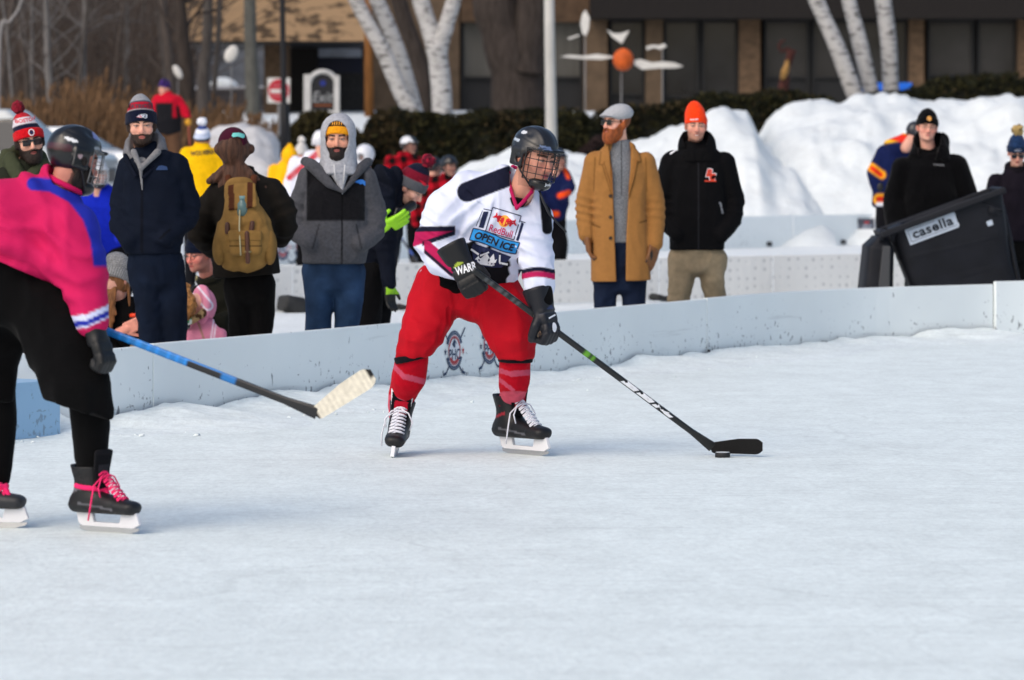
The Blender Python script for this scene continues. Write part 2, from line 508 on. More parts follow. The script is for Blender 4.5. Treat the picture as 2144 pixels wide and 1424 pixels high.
class Head:
    """face looks along local -y; local z is up; yaw turns the face towards picture right"""
    def __init__(s, c, yaw=0, pitch=0, roll=0, size=1.0, neck=None, fat=1.0):
        s.c = np.asarray(c, float); s.M = rotm(yaw, pitch, roll); s.s = size; s.fat = fat
        E, C = ell, cap
        sk = U(E((0, .012, .04), (.077 * fat, .097, .086)), E((0, -.024, -.03), (.064 * fat, .068, .077)),
               E((0, -.040, -.072), (.050 * fat, .048, .036)), E((0, -.076, -.088), (.023, .019, .018)),
               E((.043, -.058, -.022), (.024, .026, .022)), E((-.043, -.058, -.022), (.024, .026, .022)),
               C((-.034, -.080, .029), (.034, -.080, .029), .011), k=.02)
        sk = SUB(sk, U(E((.031, -.101, .007), (.017, .017, .010)), E((-.031, -.101, .007), (.017, .017, .010))), k=.012)
        sk = U(sk, E((.031, -.080, .007), (.0125, .0125, .0115)), E((-.031, -.080, .007), (.0125, .0125, .0115)), k=.003)
        nose = U(C((0, -.088, .016), (0, -.110, -.028), .0085, .0125), E((.012, -.098, -.032), (.008, .010, .008)),
                 E((-.012, -.098, -.032), (.008, .010, .008)), k=.008)
        lips = U(C((-.017, -.087, -.0565), (.017, -.087, -.0565), .0065), C((-.014, -.087, -.067), (.014, -.087, -.067), .0075), k=.002)
        sk = U(sk, nose, k=.010); sk = U(sk, lips, k=.007)
        ears = U(*[U(E((q * .080 * fat, .010, .000), (.009, .019, .031)), E((q * .076 * fat, .002, -.02), (.009, .012, .014)), k=.006) for q in (-1, 1)])
        s.skull = U(sk, ears, k=.008)
        nk = np.array([0, .04, -.19]) if neck is None else s.loc(np.asarray(neck, float)[None])[0]
        s.face = U(s.skull, C((0, .022, -.055), nk, .054 * fat, .060 * fat), k=.03)
        s.plain = U(E((0, .012, .04), (.077 * fat, .097, .086)), E((0, -.024, -.03), (.066 * fat, .070, .079)), E((0, -.042, -.075), (.048, .050, .036)), k=.03)
    def loc(s, p): return (p - s.c) @ s.M / s.s
    def W(s, l): return s.c + s.s * (s.M @ np.asarray(l, float))
    def xf(s, sh):
        q = np.array([[a, b, c] for a in (sh.lo[0], sh.hi[0]) for b in (sh.lo[1], sh.hi[1]) for c in (sh.lo[2], sh.hi[2])])
        w_ = s.c + s.s * q @ s.M.T
        return Sh(lambda p: sh.f(s.loc(p)) * s.s, w_.min(0), w_.max(0))
    def col(s, skin='d6a089', brow='2c1c14', lip='a8564f', iris='2d2018', stubble=0.0, red=0.5, stub='4a352b'):
        skin, brow, lip, iris, stub = H(skin), H(brow), H(lip), H(iris), H(stub)
        def f(v):
            q = s.loc(v); x, y, z = q.T; ax = np.abs(x)
            c = np.tile(skin, (len(v), 1)) * (1 + .10 * vnoise(q, 45, 3))[:, None]
            rd = red * (gauss(np.hypot(ax - .042, z + .028), .024) * .8 + gauss(np.hypot(x, z + .028), .017) + gauss(ax - .082, .012) * .9) * (y < .03)
            c = c * (1 - np.clip(rd, 0, 1)[:, None] * np.array([.08, .36, .34]))
            fr = y < -.045
            if stubble:
                m = np.clip((-z - .042 + 1.05 * np.maximum(0, y + .072) + .005 * vnoise(q, 90, 6)) / .007, 0, 1) * (y < .03) * (z > -.13)
                m = m * stubble
                c = c * (1 - m[:, None]) + stub * m[:, None]
            m = fr * np.clip((1.05 - np.hypot(x / .024, (z + .0615) / .0110)) * 3, 0, 1)
            c = c * (1 - m[:, None]) + lip * m[:, None]
            m = fr * gauss(z + .0615, .0022) * (ax < .022); c = c * (1 - .7 * m[:, None])
            m = fr * np.clip((.0075 - np.abs(z - .0305 - .10 * (ax - .03) + 6 * (ax - .03) ** 2)) / .003, 0, 1) * (ax > .010) * (ax < .050)
            c = c * (1 - m[:, None]) + brow * m[:, None]
            e = np.hypot((ax - .031) / .0130, (z - .0065) / .0040)
            m = fr * np.clip((1.15 - e) * 4, 0, 1); c = c * (1 - m[:, None]) + np.array([.30, .27, .25]) * m[:, None]
            m = fr * np.clip((.0058 - np.hypot(ax - .031, (z - .0068) * 1.3)) / .002, 0, 1); c = c * (1 - m[:, None]) + iris * m[:, None]
            m = fr * gauss(z - .0112 + 12 * (ax - .031) ** 2, .0026) * (np.abs(ax - .031) < .018); c = c * (1 - .85 * m[:, None])
            return np.clip(c, 0, 1)
        return f

def person(Y, px, label, group=None, z=0.0, cat='person'):
    p = P(px, HZ, Y)
    return empty('person', (p[0], Y, z), label, cat, group)

def bodymesh(root, head, under, h=.0048, hb=.016, smooth=1, extra=None, **colkw):
    """one mesh: the head and neck finely, the covered body more coarsely"""
    vs, qs, cs = [], [], []
    colf = head.col(**colkw)
    v, q = surf(head.xf(head.face), h, smooth); vs.append(v); qs.append(q); cs.append(colf(v))
    sk = H(colkw.get('skin', 'd6a089'))
    if under is not None:
        v, q = surf(under, hb, 1); vs.append(v); qs.append(q); cs.append(np.tile(sk, (len(v), 1)))
    for sh, hh in (extra or []):
        v, q = surf(sh, hh, 1); vs.append(v); qs.append(q)
        cs.append(np.tile(sk * np.array([1, .80, .80]), (len(v), 1)) * (1 + .08 * vnoise(v, 60, 1))[:, None])
    n = 0; qq = []
    for v, q in zip(vs, qs): qq.append(q + n); n += len(v)
    return mesh_obj('body', np.concatenate(vs), np.concatenate(qq), SKIN, root, np.concatenate(cs))

def beard(root, hd, color, t=.010, long=0.0, h=.0045, seed=1, moust=True, name='beard', low=-.135):
    fs = hd.face if not long else U(hd.face, ell((0, -.070, -.095 - long * .5), (.046, .036, .03 + long * .6)), k=.03)
    zl = -.043 if moust else -.075
    def f(q):
        x, y, z = q.T
        n = vnoise(q * np.array([1, 1, .5]), 130, seed) * .0022
        d = fs.f(q) - t + n
        top = z - (zl + .98 * np.maximum(0, y + .070) - .10 * np.maximum(0, np.abs(x) - .022) + .004 * vnoise(q, 80, seed + 2))
        d = np.maximum(d, top * .8)
        d = np.maximum(d, (y - .018) * .8 + 0.4 * np.maximum(0, -z - .09))
        d = np.maximum(d, low - long - z)
        d = np.maximum(d, -(np.hypot(np.hypot(x / .022, (z + .0625) / .0095), (y + .098) / .03) - 1) * .012)
        return d
    sh = Sh(f, (-.11, -.15, -.16 - long * 1.3), (.11, .04, .03))
    c = H(color)
    return body(name, hd.xf(sh), h, HAIR, root, lambda v: c * (1 + .35 * vnoise(hd.loc(v) * np.array([1, 1, .3]), 150, seed))[:, None])

def hair(root, hd, color, t=.012, line=.065, back=-.07, h=.006, seed=2, name='hair', top=.3):
    def f(q):
        x, y, z = q.T
        n = vnoise(q * np.array([1, 1, .4]), 90, seed) * .003
        d = hd.plain.f(q) - t + n
        lim = np.where(y < -.01, line - .0 * x, back + .0 * y)
        lim = line + (back - line) * np.clip((y + .045) / .055, 0, 1)
        d = np.maximum(d, (lim - z) * .7)
        d = np.maximum(d, z - top)
        ear = np.hypot((y - .008) / .024, (z + .0) / .036) - 1
        return np.maximum(d, -ear * .02)
    c = H(color)
    return body(name, hd.xf(Sh(f, (-.11, -.13, -.13), (.11, .14, .16))), h, HAIR, root,
                lambda v: c * (1 + .4 * vnoise(hd.loc(v) * np.array([1, 1, .25]), 140, seed))[:, None])

def beanie(root, hd, colf, tall=.0, front=.030, slope=-.30, cuff=.05, cuff_t=.008, rib=.0016, nrib=46, lean=(0, 0), h=.005, name='beanie', wide=.0, slouch=None, parts=()):
    """colf(x,y,z,u): linear colour from local position, u the height over the brim"""
    fat = hd.fat
    def f(q):
        x, y, z = q.T
        k = np.clip((z - .06) / .1, 0, 1.5); x = x - lean[0] * k; y = y - lean[1] * k
        u = z - (front + slope * (y + .09))
        r = np.array([(.086 + wide) * fat, .108 + wide, .103 + tall])
        qq = np.stack([x, y - .010, z - .038], 1)
        k0 = np.linalg.norm(qq / r, axis=1); k1 = np.linalg.norm(qq / (r * r), axis=1)
        d = k0 * (k0 - 1) / np.maximum(k1, 1e-6)
        if slouch is not None: d = np.minimum(d, ell(*slouch).f(q))
        a = np.arctan2(x, -y)
        d = d - rib * np.cos(a * nrib) * np.clip(1.6 - (k0 * 0 + np.clip((z - .03) / .1, 0, 1)), .2, 1)
        d = d + .004 * vnoise(q, 22, 11) * np.clip((u - cuff) / .03, 0, 1)
        if cuff:
            dc = np.maximum(d - cuff_t, np.abs(u - cuff / 2) - cuff / 2)
            hh = np.clip(.5 + .5 * (dc - d) / .004, 0, 1); d = dc + (d - dc) * hh - .004 * hh * (1 - hh)
        return np.maximum(d, -u)
    sh = hd.xf(Sh(f, (-.16, -.17, -.10), (.16, .19, .20 + tall)))
    def col(v):
        q = hd.loc(v); x, y, z = q.T
        k = np.clip((z - .06) / .1, 0, 1.5)
        return colf(x - lean[0] * k, y - lean[1] * k, z, z - (front + slope * (y - lean[1] * k + .09)))
    return body(name, sh, h, KNIT, root, col)

def pom(parent, c, r, colA, colB=None, seed=3, h=.006, name='pompom'):
    sh = DISP(ell(c, (r, r, r)), lambda p: .22 * r * vnoise(p, 2.2 / r, seed) + .12 * r * vnoise(p, 5 / r, seed + 3), r * .4)
    a = H(colA); b = H(colB or colA)
    return body(name, sh, h, KNIT, parent, lambda v: np.where((vnoise(v, 1.4 / r, seed + 1) > 0)[:, None], a, b) * (1 + .3 * vnoise(v, 4 / r, 5))[:, None], 0)

def sunglasses(root, hd, name='sunglasses', wide=1.0):
    sh = []
    for q in (-1, 1):
        sh.append(box((q * .033, -.101, .004), (.0275, .0045, .0200), .004))
        sh.append(cap((q * .058, -.098, .014), (q * .080 * hd.fat, .006, .010), .0035))
    sh.append(cap((-.012, -.106, .012), (.012, -.106, .012), .0032)); sh.append(cap((-.056, -.102, .018), (.056, -.102, .018), .0035))
    return body(name, hd.xf(U(*sh, k=.002)), .0032, LENS, root)
def eyeglasses(root, hd, name='eyeglasses'):
    m = MB()
    for q in (-1, 1):
        m.tube([hd.W((q * .033 + .024 * math.cos(a), -.108 + .008 * abs(math.cos(a)), .004 + .017 * math.sin(a))) for a in np.linspace(0, 2 * np.pi, 15)], .0014, 5)
        m.tube([hd.W((q * .057, -.104, .010)), hd.W((q * .081, 0, .010))], .0014, 5)
    m.tube([hd.W((-.010, -.110, .008)), hd.W((.010, -.110, .008))], .0014, 5)
    return m.build(name, BLACKP, root, True)

def hand(wrist, tip, palm_n, side=1, size=1.0, curl=25, spread=1.0, thumb=35, fat=1.0):
    """palm with four unequal fingers and a thumb leaving its side; tip = where the middle finger points"""
    w0 = np.asarray(wrist, float); d = np.asarray(tip, float) - w0; d /= np.linalg.norm(d)
    n = np.asarray(palm_n, float); n = n - d * (n @ d); n /= np.linalg.norm(n)
    x = np.cross(d, n) * side
    s = size; r = .0092 * s * fat
    pc = w0 + d * .045 * s
    Mx = np.stack([x, n, d], 1)
    sh = [box(pc, (.041 * s * (.9 + .1 * fat), .014 * s * fat, .048 * s), .013 * s, Mx)]
    for i, (o, L) in enumerate(zip((-.031, -.0105, .0105, .030), (.072, .082, .076, .060))):
        a = w0 + d * .088 * s + x * o * s
        th = math.radians(curl * (.7 + .12 * i)); pts = [a]; dd = d + x * o * 2.5 * spread
        dd /= np.linalg.norm(dd); tot = 0
        for k, fr in enumerate((.44, .31, .25)):
            tot += th * (.6 if k == 0 else .8)
            pts.append(pts[-1] + (dd * math.cos(tot) + n * math.sin(tot)) * L * fr * s)
        sh.append(chain(pts, [r * 1.08, r, r * .95, r * .82]))
    t0 = w0 + d * .022 * s - x * .036 * s; ta = math.radians(thumb)
    td = d * math.cos(ta) - x * math.sin(ta) + n * .35; td /= np.linalg.norm(td)
    t1 = t0 + td * .045 * s; t2 = t1 + (d * .9 + n * .35 - x * .1) / 1.0 * .032 * s
    sh.append(chain([w0 + d * .015 * s - x * .015 * s, t0, t1, t2], [r * 1.5, r * 1.45, r * 1.15, r * .9]))
    sh.append(cap(w0 - d * .05 * s, w0 + d * .02 * s, .027 * s * fat, .027 * s * fat))
    return U(*sh, k=.006 * s)

class Fig:
    """a person measured off the picture: J turns a pixel and a depth offset into a point"""
    def __init__(s, Y, px, label, group=None, z=0.0):
        s.Y = Y; s.S = F / Y; s.z = z
        s.root = person(Y, px, label, group, z)
        s.under = []
    def J(s, px, py, dy=0.0): return P(px, py, s.Y + dy)
    def gy(s): return HZ + (CH - s.z) * s.S
    def trunk(s, st, R=(1, 0, 0), capz=.05, ex=2.3, und=.075):
        C = [(s.J(a, b, dy), w_, d_) for a, b, dy, w_, d_ in st]
        s.under.append(loft([(c, max(w_ - und, .03), max(d_ - und, .03)) for c, w_, d_ in C], R, .004))
        return loft(C, R, capz, ex)
    def limb(s, pts, und=.032):
        q = [s.J(a, b, c) for a, b, c, r in pts]; r = [p[3] for p in pts]
        s.under.append(chain(q, [max(x - und, .02) for x in r]))
        return chain(q, r)
    def jacket(s, trunk, arms, colf, m=SHELL, k=.03, hem=None, h=.010, fold=None, name='jacket', extra=None, cut=None):
        sh = U(trunk, *arms, k=k)
        if extra: sh = U(sh, *extra, k=.02)
        if fold is not None: sh = DISP(sh, fold)
        if hem is not None: sh = CUT(sh, hem[0], hem[1])
        if cut is not None: sh = cut(sh)
        return body(name, sh, h, m, s.root, colf)
    def trousers(s, legs, colf, m=DENIM, hips=None, h=.011, fold=None, name='trousers', boots='1a1614', bootdir=(0, -1, 0)):
        sh = U(*legs, *( [hips] if hips else []), k=.03)
        if fold is None: fold = folds(.011, 7, 21, (1, 1, .55))
        sh = DISP(sh, fold)
        sh = CUT(sh, (0, 0, s.z + .06), (0, 0, -1))
        return body(name, sh, h, m, s.root, colf)
    def boots(s, feet, color='17130f', d=(0.1, -1, 0), h=.012):
        c = H(color); d = np.asarray(d, float); d /= np.linalg.norm(d)
        for px, dy in feet:
            p = P(px, s.gy(), s.Y + dy); p[2] = s.z
            sh = U(cap(p + V(0, 0, .06), p + V(0, 0, .17), .055, .06), cap(p + d * .02 + V(0, 0, .045), p + d * .17 + V(0, 0, .04), .05, .042), k=.03)
            sh = CUT(sh, p + V(0, 0, .002), (0, 0, -1))
            body('boot', sh, h, LEATHER, s.root, c)
    def done(s, hd, h=.0048, extra=None, **kw):
        return bodymesh(s.root, hd, U(*s.under) if s.under else None, h, extra=extra, **kw)

def cowl(f, st, hole, col, m=None, h=.008, amp=.007, R=(1, 0, 0), vee=None):
    """standing collar or lowered hood: stations upwards, with a neck well cut into it"""
    a = loft([(f.J(x, y, d), w_, dp) for x, y, d, w_, dp in st], R, .03, 2.3)
    b = loft([(f.J(x, y, d), w_, dp) for x, y, d, w_, dp in hole], R, .02, 2.0)
    a = DISP(SUB(a, b, .012), folds(amp, 11, 9))
    if vee: a = INT(a, lambda p: np.where(inpoly(*PX(p), vee) & (p[:, 1] < f.Y + .03), .008, -1.))
    return body('hood', a, h, m or SHELL, f.root, flatcol(col, .15, 10))
def flatcol(c, n=.06, f=6):
    c = H(c) if isinstance(c, str) else np.asarray(c, float)
    return lambda v: c * (1 + n * vnoise(v, f, 8))[:, None]
def paint(base, *rules):
    """rules: (test(px, py, v) -> mask, hex): later rules over earlier ones; px, py in photo pixels as laid out"""
    def f(v):
        px, py = PX(v)
        c = np.tile(H(base), (len(v), 1))
        for t, col in rules:
            m = t(px, py, v)
            c[m] = H(col)
        return c
    return f
def mixc(c, col, sd, w_=2.2):
    """paint col where the signed pixel distance sd is negative, with a soft edge"""
    m = np.clip(.5 - sd / w_, 0, 1)[:, None]; c[:] = c * (1 - m) + np.asarray(H(col) if isinstance(col, str) else col) * m
def AND(*s): return np.max(np.stack(np.broadcast_arrays(*s)), 0)
def ORR(*s): return np.min(np.stack(np.broadcast_arrays(*s)), 0)
def seg(px, py, a, b):
    """distance to the line a-b in pixels, and position along it"""
    a = np.asarray(a, float); b = np.asarray(b, float); d = b - a; L = np.hypot(*d)
    t = ((px - a[0]) * d[0] + (py - a[1]) * d[1]) / L ** 2
    tt = np.clip(t, 0, 1)
    return np.hypot(px - a[0] - tt * d[0], py - a[1] - tt * d[1]), t
def inpoly(px, py, poly):
    r = np.zeros(len(px), bool); n = len(poly)
    for i in range(n):
        (x1, y1), (x2, y2) = poly[i], poly[(i + 1) % n]
        c = ((y1 > py) != (y2 > py)) & (px < (x2 - x1) * (py - y1) / ((y2 - y1) or 1e-9) + x1)
        r ^= c
    return r

# ---- hockey gear
def helmet(root, hd, col='15161a', h=.0055, extra_col=None, name='helmet', cage=True, flat=False):
    def f(q):
        x, y, z = q.T
        d = ell((0, .010, .042), (.097, .122, .110)).f(q)
        d = np.minimum(d, ell((0, .0, .035), (.100, .100, .09)).f(q))
        d = d - .004 * np.clip(1 - np.abs(np.abs(x) - .042) / .012, 0, 1) * (z > .08)     # long ridges
        d = d + .0035 * (gauss(z - .082 - .25 * (y + .02), .0035)) * (y < .09)             # the joint between the shells
        d = d + .006 * gauss(np.hypot(np.abs(x) - .066, (y + .01) * .45), .010) * (z > .09)   # vents
        lim = np.where(y < -.055, .052, np.where(y < .03, .052 - (y + .055) * .9, -.045))
        d = np.maximum(d, (lim - z) * .7)
        lip = box((0, -.096, .058), (.068, .026, .008), .007).f(q)
        d = np.minimum(d, lip)
        fl = np.minimum(box((.092, .020, .005), (.010, .040, .045), .009).f(q), box((-.092, .020, .005), (.010, .040, .045), .009).f(q))
        fl = np.maximum(fl, -(np.hypot((y - .006) / .016, (z - .0) / .022) - 1) * .015)
        d = np.minimum(d, fl)
        return d
    c = H(col)
    def cf(v):
        q = hd.loc(v)
        cc = np.tile(c, (len(v), 1)) * (1 + .06 * vnoise(q, 20, 3))[:, None]
        if extra_col is not None: cc = extra_col(q, cc)
        return cc
    o = body(name, hd.xf(Sh(f, (-.125, -.155, -.07), (.125, .16, .175))), h, PLASTIC, root, cf)
    st = MB()
    for q in (-1, 1):
        st.tube([hd.W((q * .093, .018, -.02)), hd.W((q * .080, -.01, -.06)), hd.W((q * .045, -.055, -.118))], .0045 * hd.s, 6)
    st.tube([hd.W((-.045, -.055, -.118)), hd.W((0, -.062, -.124)), hd.W((.045, -.055, -.118))], .0045 * hd.s, 6)
    st.build('chin_strap', BLACKP, root, True)
    return o
def cage(root, hd, r=.0020, name='face_cage', bars=(-.075, -.05, -.025, 0, .025, .05, .075), rows=(.045, .012, -.021, -.054, -.085), m=None, chin=True):
    def pt(a, z):
        bul = .118 - .10 * max(0, -.03 - z) ** 1.0 - .05 * max(0, z - .02)
        return hd.W((bul * .80 * math.sin(a), -.012 - bul * math.cos(a), z))
    mb = MB()
    A = np.radians(np.linspace(-78, 78, 15))
    for z in rows: mb.tube([pt(a, z) for a in A], r * hd.s, 5)
    for x in bars:
        a = x / .075 * math.radians(66)
        mb.tube([pt(a, z) for z in np.linspace(rows[0] + .008, rows[-1], 9)], r * hd.s, 5)
    mb.tube([pt(a, rows[0] + .010) for a in A], r * 1.8 * hd.s, 6)
    mb.tube([pt(math.radians(q), z) for q in (78,) for z in np.linspace(.055, -.085, 7)], r * 1.8 * hd.s, 6)
    mb.tube([pt(math.radians(-78), z) for z in np.linspace(.055, -.085, 7)], r * 1.8 * hd.s, 6)
    mb.build(name, m or BLACKP, root, True)
    if chin:
        cs = INT(ell((0, -.062, -.100), (.056, .056, .036)), lambda q: np.maximum(q[:, 1] + .045, -.03 * 0 + q[:, 2] + .078))
        return body('chin_cup', hd.xf(cs), .0045, PLASTIC, root, H('0e0e10'))

def skate(root, heel, toe_dir, up, size=1.0, side=1, h=.0055, lace='dcdde6', tongue='a5162a', edge='d8d8de', boot='101114', blade_c='d9dade', grey=None):
    """heel: point under the heel on the blade's edge; toe_dir along the blade; up out of the boot"""
    t = np.asarray(toe_dir, float); t /= np.linalg.norm(t); u = np.asarray(up, float); u = u - t * (u @ t); u /= np.linalg.norm(u)
    x = np.cross(t, u); M = np.stack([x, t, u], 1); hp = np.asarray(heel, float); s = size
    def W(a, b, c): return hp + s * (M @ np.array([a, b, c], float))
    def loc(p): return (p - hp) @ M / s
    st = [((0, .015, .075), .034), ((0, .10, .074), .034), ((0, .19, .073), .040), ((0, .265, .078), .036)]
    def fb(q):
        xx, y, z = q.T
        d = loft([(V(0, .012, .098), .036, .035), (V(0, .085, .108), .038, .046), (V(0, .17, .098), .043, .035), (V(0, .25, .092), .041, .027)], (1, 0, 0), .036, 2.4).f(q)
        leg = loft([(V(0, .048, .10), .039, .053), (V(0, .056, .19), .048, .056), (V(0, .050, .245), .058, .066)], (1, 0, 0), .012, 2.2).f(q)
        kk = .035; hh = np.clip(.5 + .5 * (leg - d) / kk, 0, 1); d = leg + (d - leg) * hh - kk * hh * (1 - hh)
        d = np.maximum(d, .068 - z)
        top = z - (.238 + .35 * (.02 - y) * (y < .02))
        hole = np.maximum(loft([(V(0, .052, .19), .041, .048), (V(0, .048, .27), .053, .060)], (1, 0, 0), .012).f(q), -.0)
        d = np.maximum(np.maximum(d, top), -hole)
        d = d - .003 * np.clip(1 - np.abs(z - .098) / .02, 0, 1) * (y > .20)
        return d
    sh = Sh(fb, (-.08, -.05, .05), (.08, .32, .29))
    q8 = np.array([[a, b, c] for a in (-.08, .08) for b in (-.05, .32) for c in (.05, .29)])
    w8 = hp + s * q8 @ M.T
    wsh = Sh(lambda p: sh.f(loc(p)) * s, w8.min(0), w8.max(0))
    cb = H(boot); ct = H(tongue)
    def cf(v):
        q = loc(v); c = np.tile(cb, (len(v), 1)) * (1 + .25 * vnoise(q, 40, 2))[:, None]
        c[(q[:, 2] < .076)] = H('07080a')
        m = (q[:, 2] > .185) & (q[:, 1] < .06) & (np.hypot(q[:, 0], q[:, 1] - .05) < .047); c[m] = ct * .5
        m = (np.abs(q[:, 2] - .15 - .3 * (q[:, 1] - .02)) < .006) & (q[:, 1] < .08) & (q[:, 1] > .0); c[m] = H(grey or '8c1526')
        m = (np.abs(q[:, 2] - .098 + .12 * (q[:, 1] - .1)) < .004) & (q[:, 1] > .04) & (q[:, 1] < .2); c[m] = H('55565c')
        return c
    root_s = empty('skate', (0, 0, 0)); root_s.parent = root
    root_s.location = Vector(hp) - world_loc(root)
    body('boot', wsh, h * s, LEATHER, root_s, cf)
    # tongue: felt edged flap standing in front of the shin
    tg = loft([(V(0, .120, .165), .032, .010), (V(0, .116, .225), .043, .010), (V(0, .126, .290), .050, .009)], (1, 0, 0), .012, 2.6)
    w2 = Sh(lambda p: tg.f(loc(p)) * s, w8.min(0) - .05, w8.max(0) + .05)
    def ctg(v):
        q = loc(v); c = np.tile(cb, (len(v), 1))
        c[(q[:, 2] > .280) | (np.abs(q[:, 0]) > .042)] = H(edge)
        c[(q[:, 2] > .19) & (q[:, 2] < .245) & (np.abs(q[:, 0]) < .028) & (q[:, 1] > .1)] = ct
        return c
    body('tongue', w2, .004 * s, CLOTH, root_s, ctg)
    # laces
    m = MB()
    n = 8
    for i in range(n):
        k = i / (n - 1); y = .118 + .092 * k; z = .205 - .088 * k
        wd = .027 + .006 * k
        ns = V(0, .6, .8)
        a = V(-wd, y, z) + ns * .006; b = V(wd, y + .004, z - .003) + ns * .006; md = V(0, y + .002, z + .002) + ns * .016
        m.tube([W(*a), W(*(a * .5 + md * .5 + ns * .004)), W(*md), W(*(b * .5 + md * .5 + ns * .004)), W(*b)], .0037 * s, 5)
        m.tube([W(*(V(-wd, y, z) + ns * .008)), W(*(V(0, y + .006, z - .004) + ns * .019)), W(*(V(wd, y + .012, z - .012) + ns * .008))], .0030 * s, 5)
    for sx in (-1, 1):
        m.tube([W(0, .132, .215), W(sx * .045 * .8, .145, .200), W(sx * .058, .15, .165), W(sx * .050, .152, .13)], .0032 * s, 5)
    m.tube([W(0, .132, .215), W(side * .055, .125, .17), W(side * .066, .12, .10), W(side * .062, .105, .045)], .0032 * s, 5)
    m.build('lace', mat('lace_' + lace, H(lace), rough=0.9), root_s, True)
    # holder and steel
    hm = MB()
    out = [(.0, .074), (.012, .030), (.03, .020), (.27, .020), (.300, .034), (.285, .076), (.215, .072), (.205, .036), (.085, .036), (.075, .074)]
    hm.extr([W(-.008, y, z) for y, z in out], W(.008, 0, 0) - W(-.008, 0, 0))
    hm.build('blade_holder', mat('holder_' + blade_c, H(blade_c), rough=0.35, spec=0.5), root_s, bevel=.002)
    bm_ = MB()
    o2 = [(.012, .021), (.016, .008), (.05, .001), (.15, 0), (.25, .001), (.288, .010), (.296, .021)]
    bm_.extr([W(-.0022, y, z) for y, z in o2], W(.0022, 0, 0) - W(-.0022, 0, 0))
    bm_.build('blade', mat('steel', (.55, .55, .56), rough=0.25, metal=0.9), root_s)
    return root_s

def stick(label, heel, grip, butt, blade_dir, lie_up, Lb=.30, Hb=.070, curve=.018, shaft_cols=None, blade_col='0d0d0f', tip_col=None, base=.10, group=None):
    """straight shaft from heel to butt and a curved blade leaving the heel along blade_dir"""
    heel = np.asarray(heel, float); butt = np.asarray(butt, float)
    r = empty('hockey_stick', heel, label, 'hockey stick', group)
    d = butt - heel; L = np.linalg.norm(d); d /= L
    bd = np.asarray(blade_dir, float); bd /= np.linalg.norm(bd); up = np.asarray(lie_up, float); up = up - bd * (up @ bd); up /= np.linalg.norm(up)
    n = np.cross(bd, up)
    wv = np.cross(d, n); wv /= np.linalg.norm(wv); nv = np.cross(wv, d)
    # shaft: rectangular section, flaring in height into the blade
    vs = []; ts = np.concatenate([[0.0, .02, .05, .09, .14], np.linspace(.17, L, 90)])
    cs = []
    hmid = heel + up * .03
    for t in ts:
        k = max(0, 1 - t / .14)
        hw = .0145 + .012 * k; tw = .0100 - .005 * k
        c = hmid + d * t
        for a, b in ((1, .55), (.55, 1), (-.55, 1), (-1, .55), (-1, -.55), (-.55, -1), (.55, -1), (1, -.55)):
            vs.append(c + wv * hw * a + nv * tw * b)
            cs.append(shaft_cols(t, L, a, b) if shaft_cols else H('101113'))
    nr = len(ts); fs = [[i * 8 + k, i * 8 + (k + 1) % 8, (i + 1) * 8 + (k + 1) % 8, (i + 1) * 8 + k] for i in range(nr - 1) for k in range(8)]
    fs += [list(range(8))[::-1], [(nr - 1) * 8 + k for k in range(8)]]
    mesh_obj('shaft', vs, fs, mat('stick_paint', attr=True, rough=0.35, spec=0.5, bump=.05), r, np.array(cs), False)
    # blade
    us = np.linspace(-.05, 1, 26); vs = []; cs = []
    for u_ in us:
        x = u_ * Lb
        bot = .004 * (1 - u_) * 0 + (.02 * max(0, u_ - .85) / .15 * max(0, u_ - .85) / .15)
        h0 = bot + (0.03 * max(0, -u_) / .05); h1 = Hb * (.80 + .25 * min(1, max(0, u_) / .5)) + .008 * u_
        if u_ > .86: h1 -= (h1 - h0) * .30 * ((u_ - .86) / .14) ** 2
        off = curve * max(0, u_) ** 2.2
        for k in range(5):
            z = h0 + (h1 - h0) * k / 4
            for sd in (1, -1):
                vs.append(heel + bd * x + up * z + n * (off + sd * .0045))
                cs.append(H(tip_col) if tip_col and u_ > .94 and k > 1 else (H(blade_col) if u_ > .02 or not tip_col else H('101113')) * (1 + .10 * math.sin(u_ * 70)))
    n5 = 10; fs = []
    for i in range(len(us) - 1):
        for k in range(4):
            a = i * n5 + k * 2
            fs += [[a, a + 2, a + n5 + 2, a + n5], [a + 1, a + n5 + 1, a + n5 + 3, a + 3]]
        fs += [[i * n5, i * n5 + n5, i * n5 + n5 + 1, i * n5 + 1], [i * n5 + 8, i * n5 + 9, i * n5 + n5 + 9, i * n5 + n5 + 8]]
    e = (len(us) - 1) * n5
    fs += [[e + 2 * k, e + 2 * k + 2, e + 2 * k + 3, e + 2 * k + 1] for k in range(4)] + [[2 * k, 2 * k + 1, 2 * k + 3, 2 * k + 2] for k in range(4)]
    mesh_obj('blade', vs, fs, mat('blade_tape', attr=True, rough=0.85, bump=.4, bscale=200, vary=.12, vscale=50), r, np.array(cs), False)
    return r

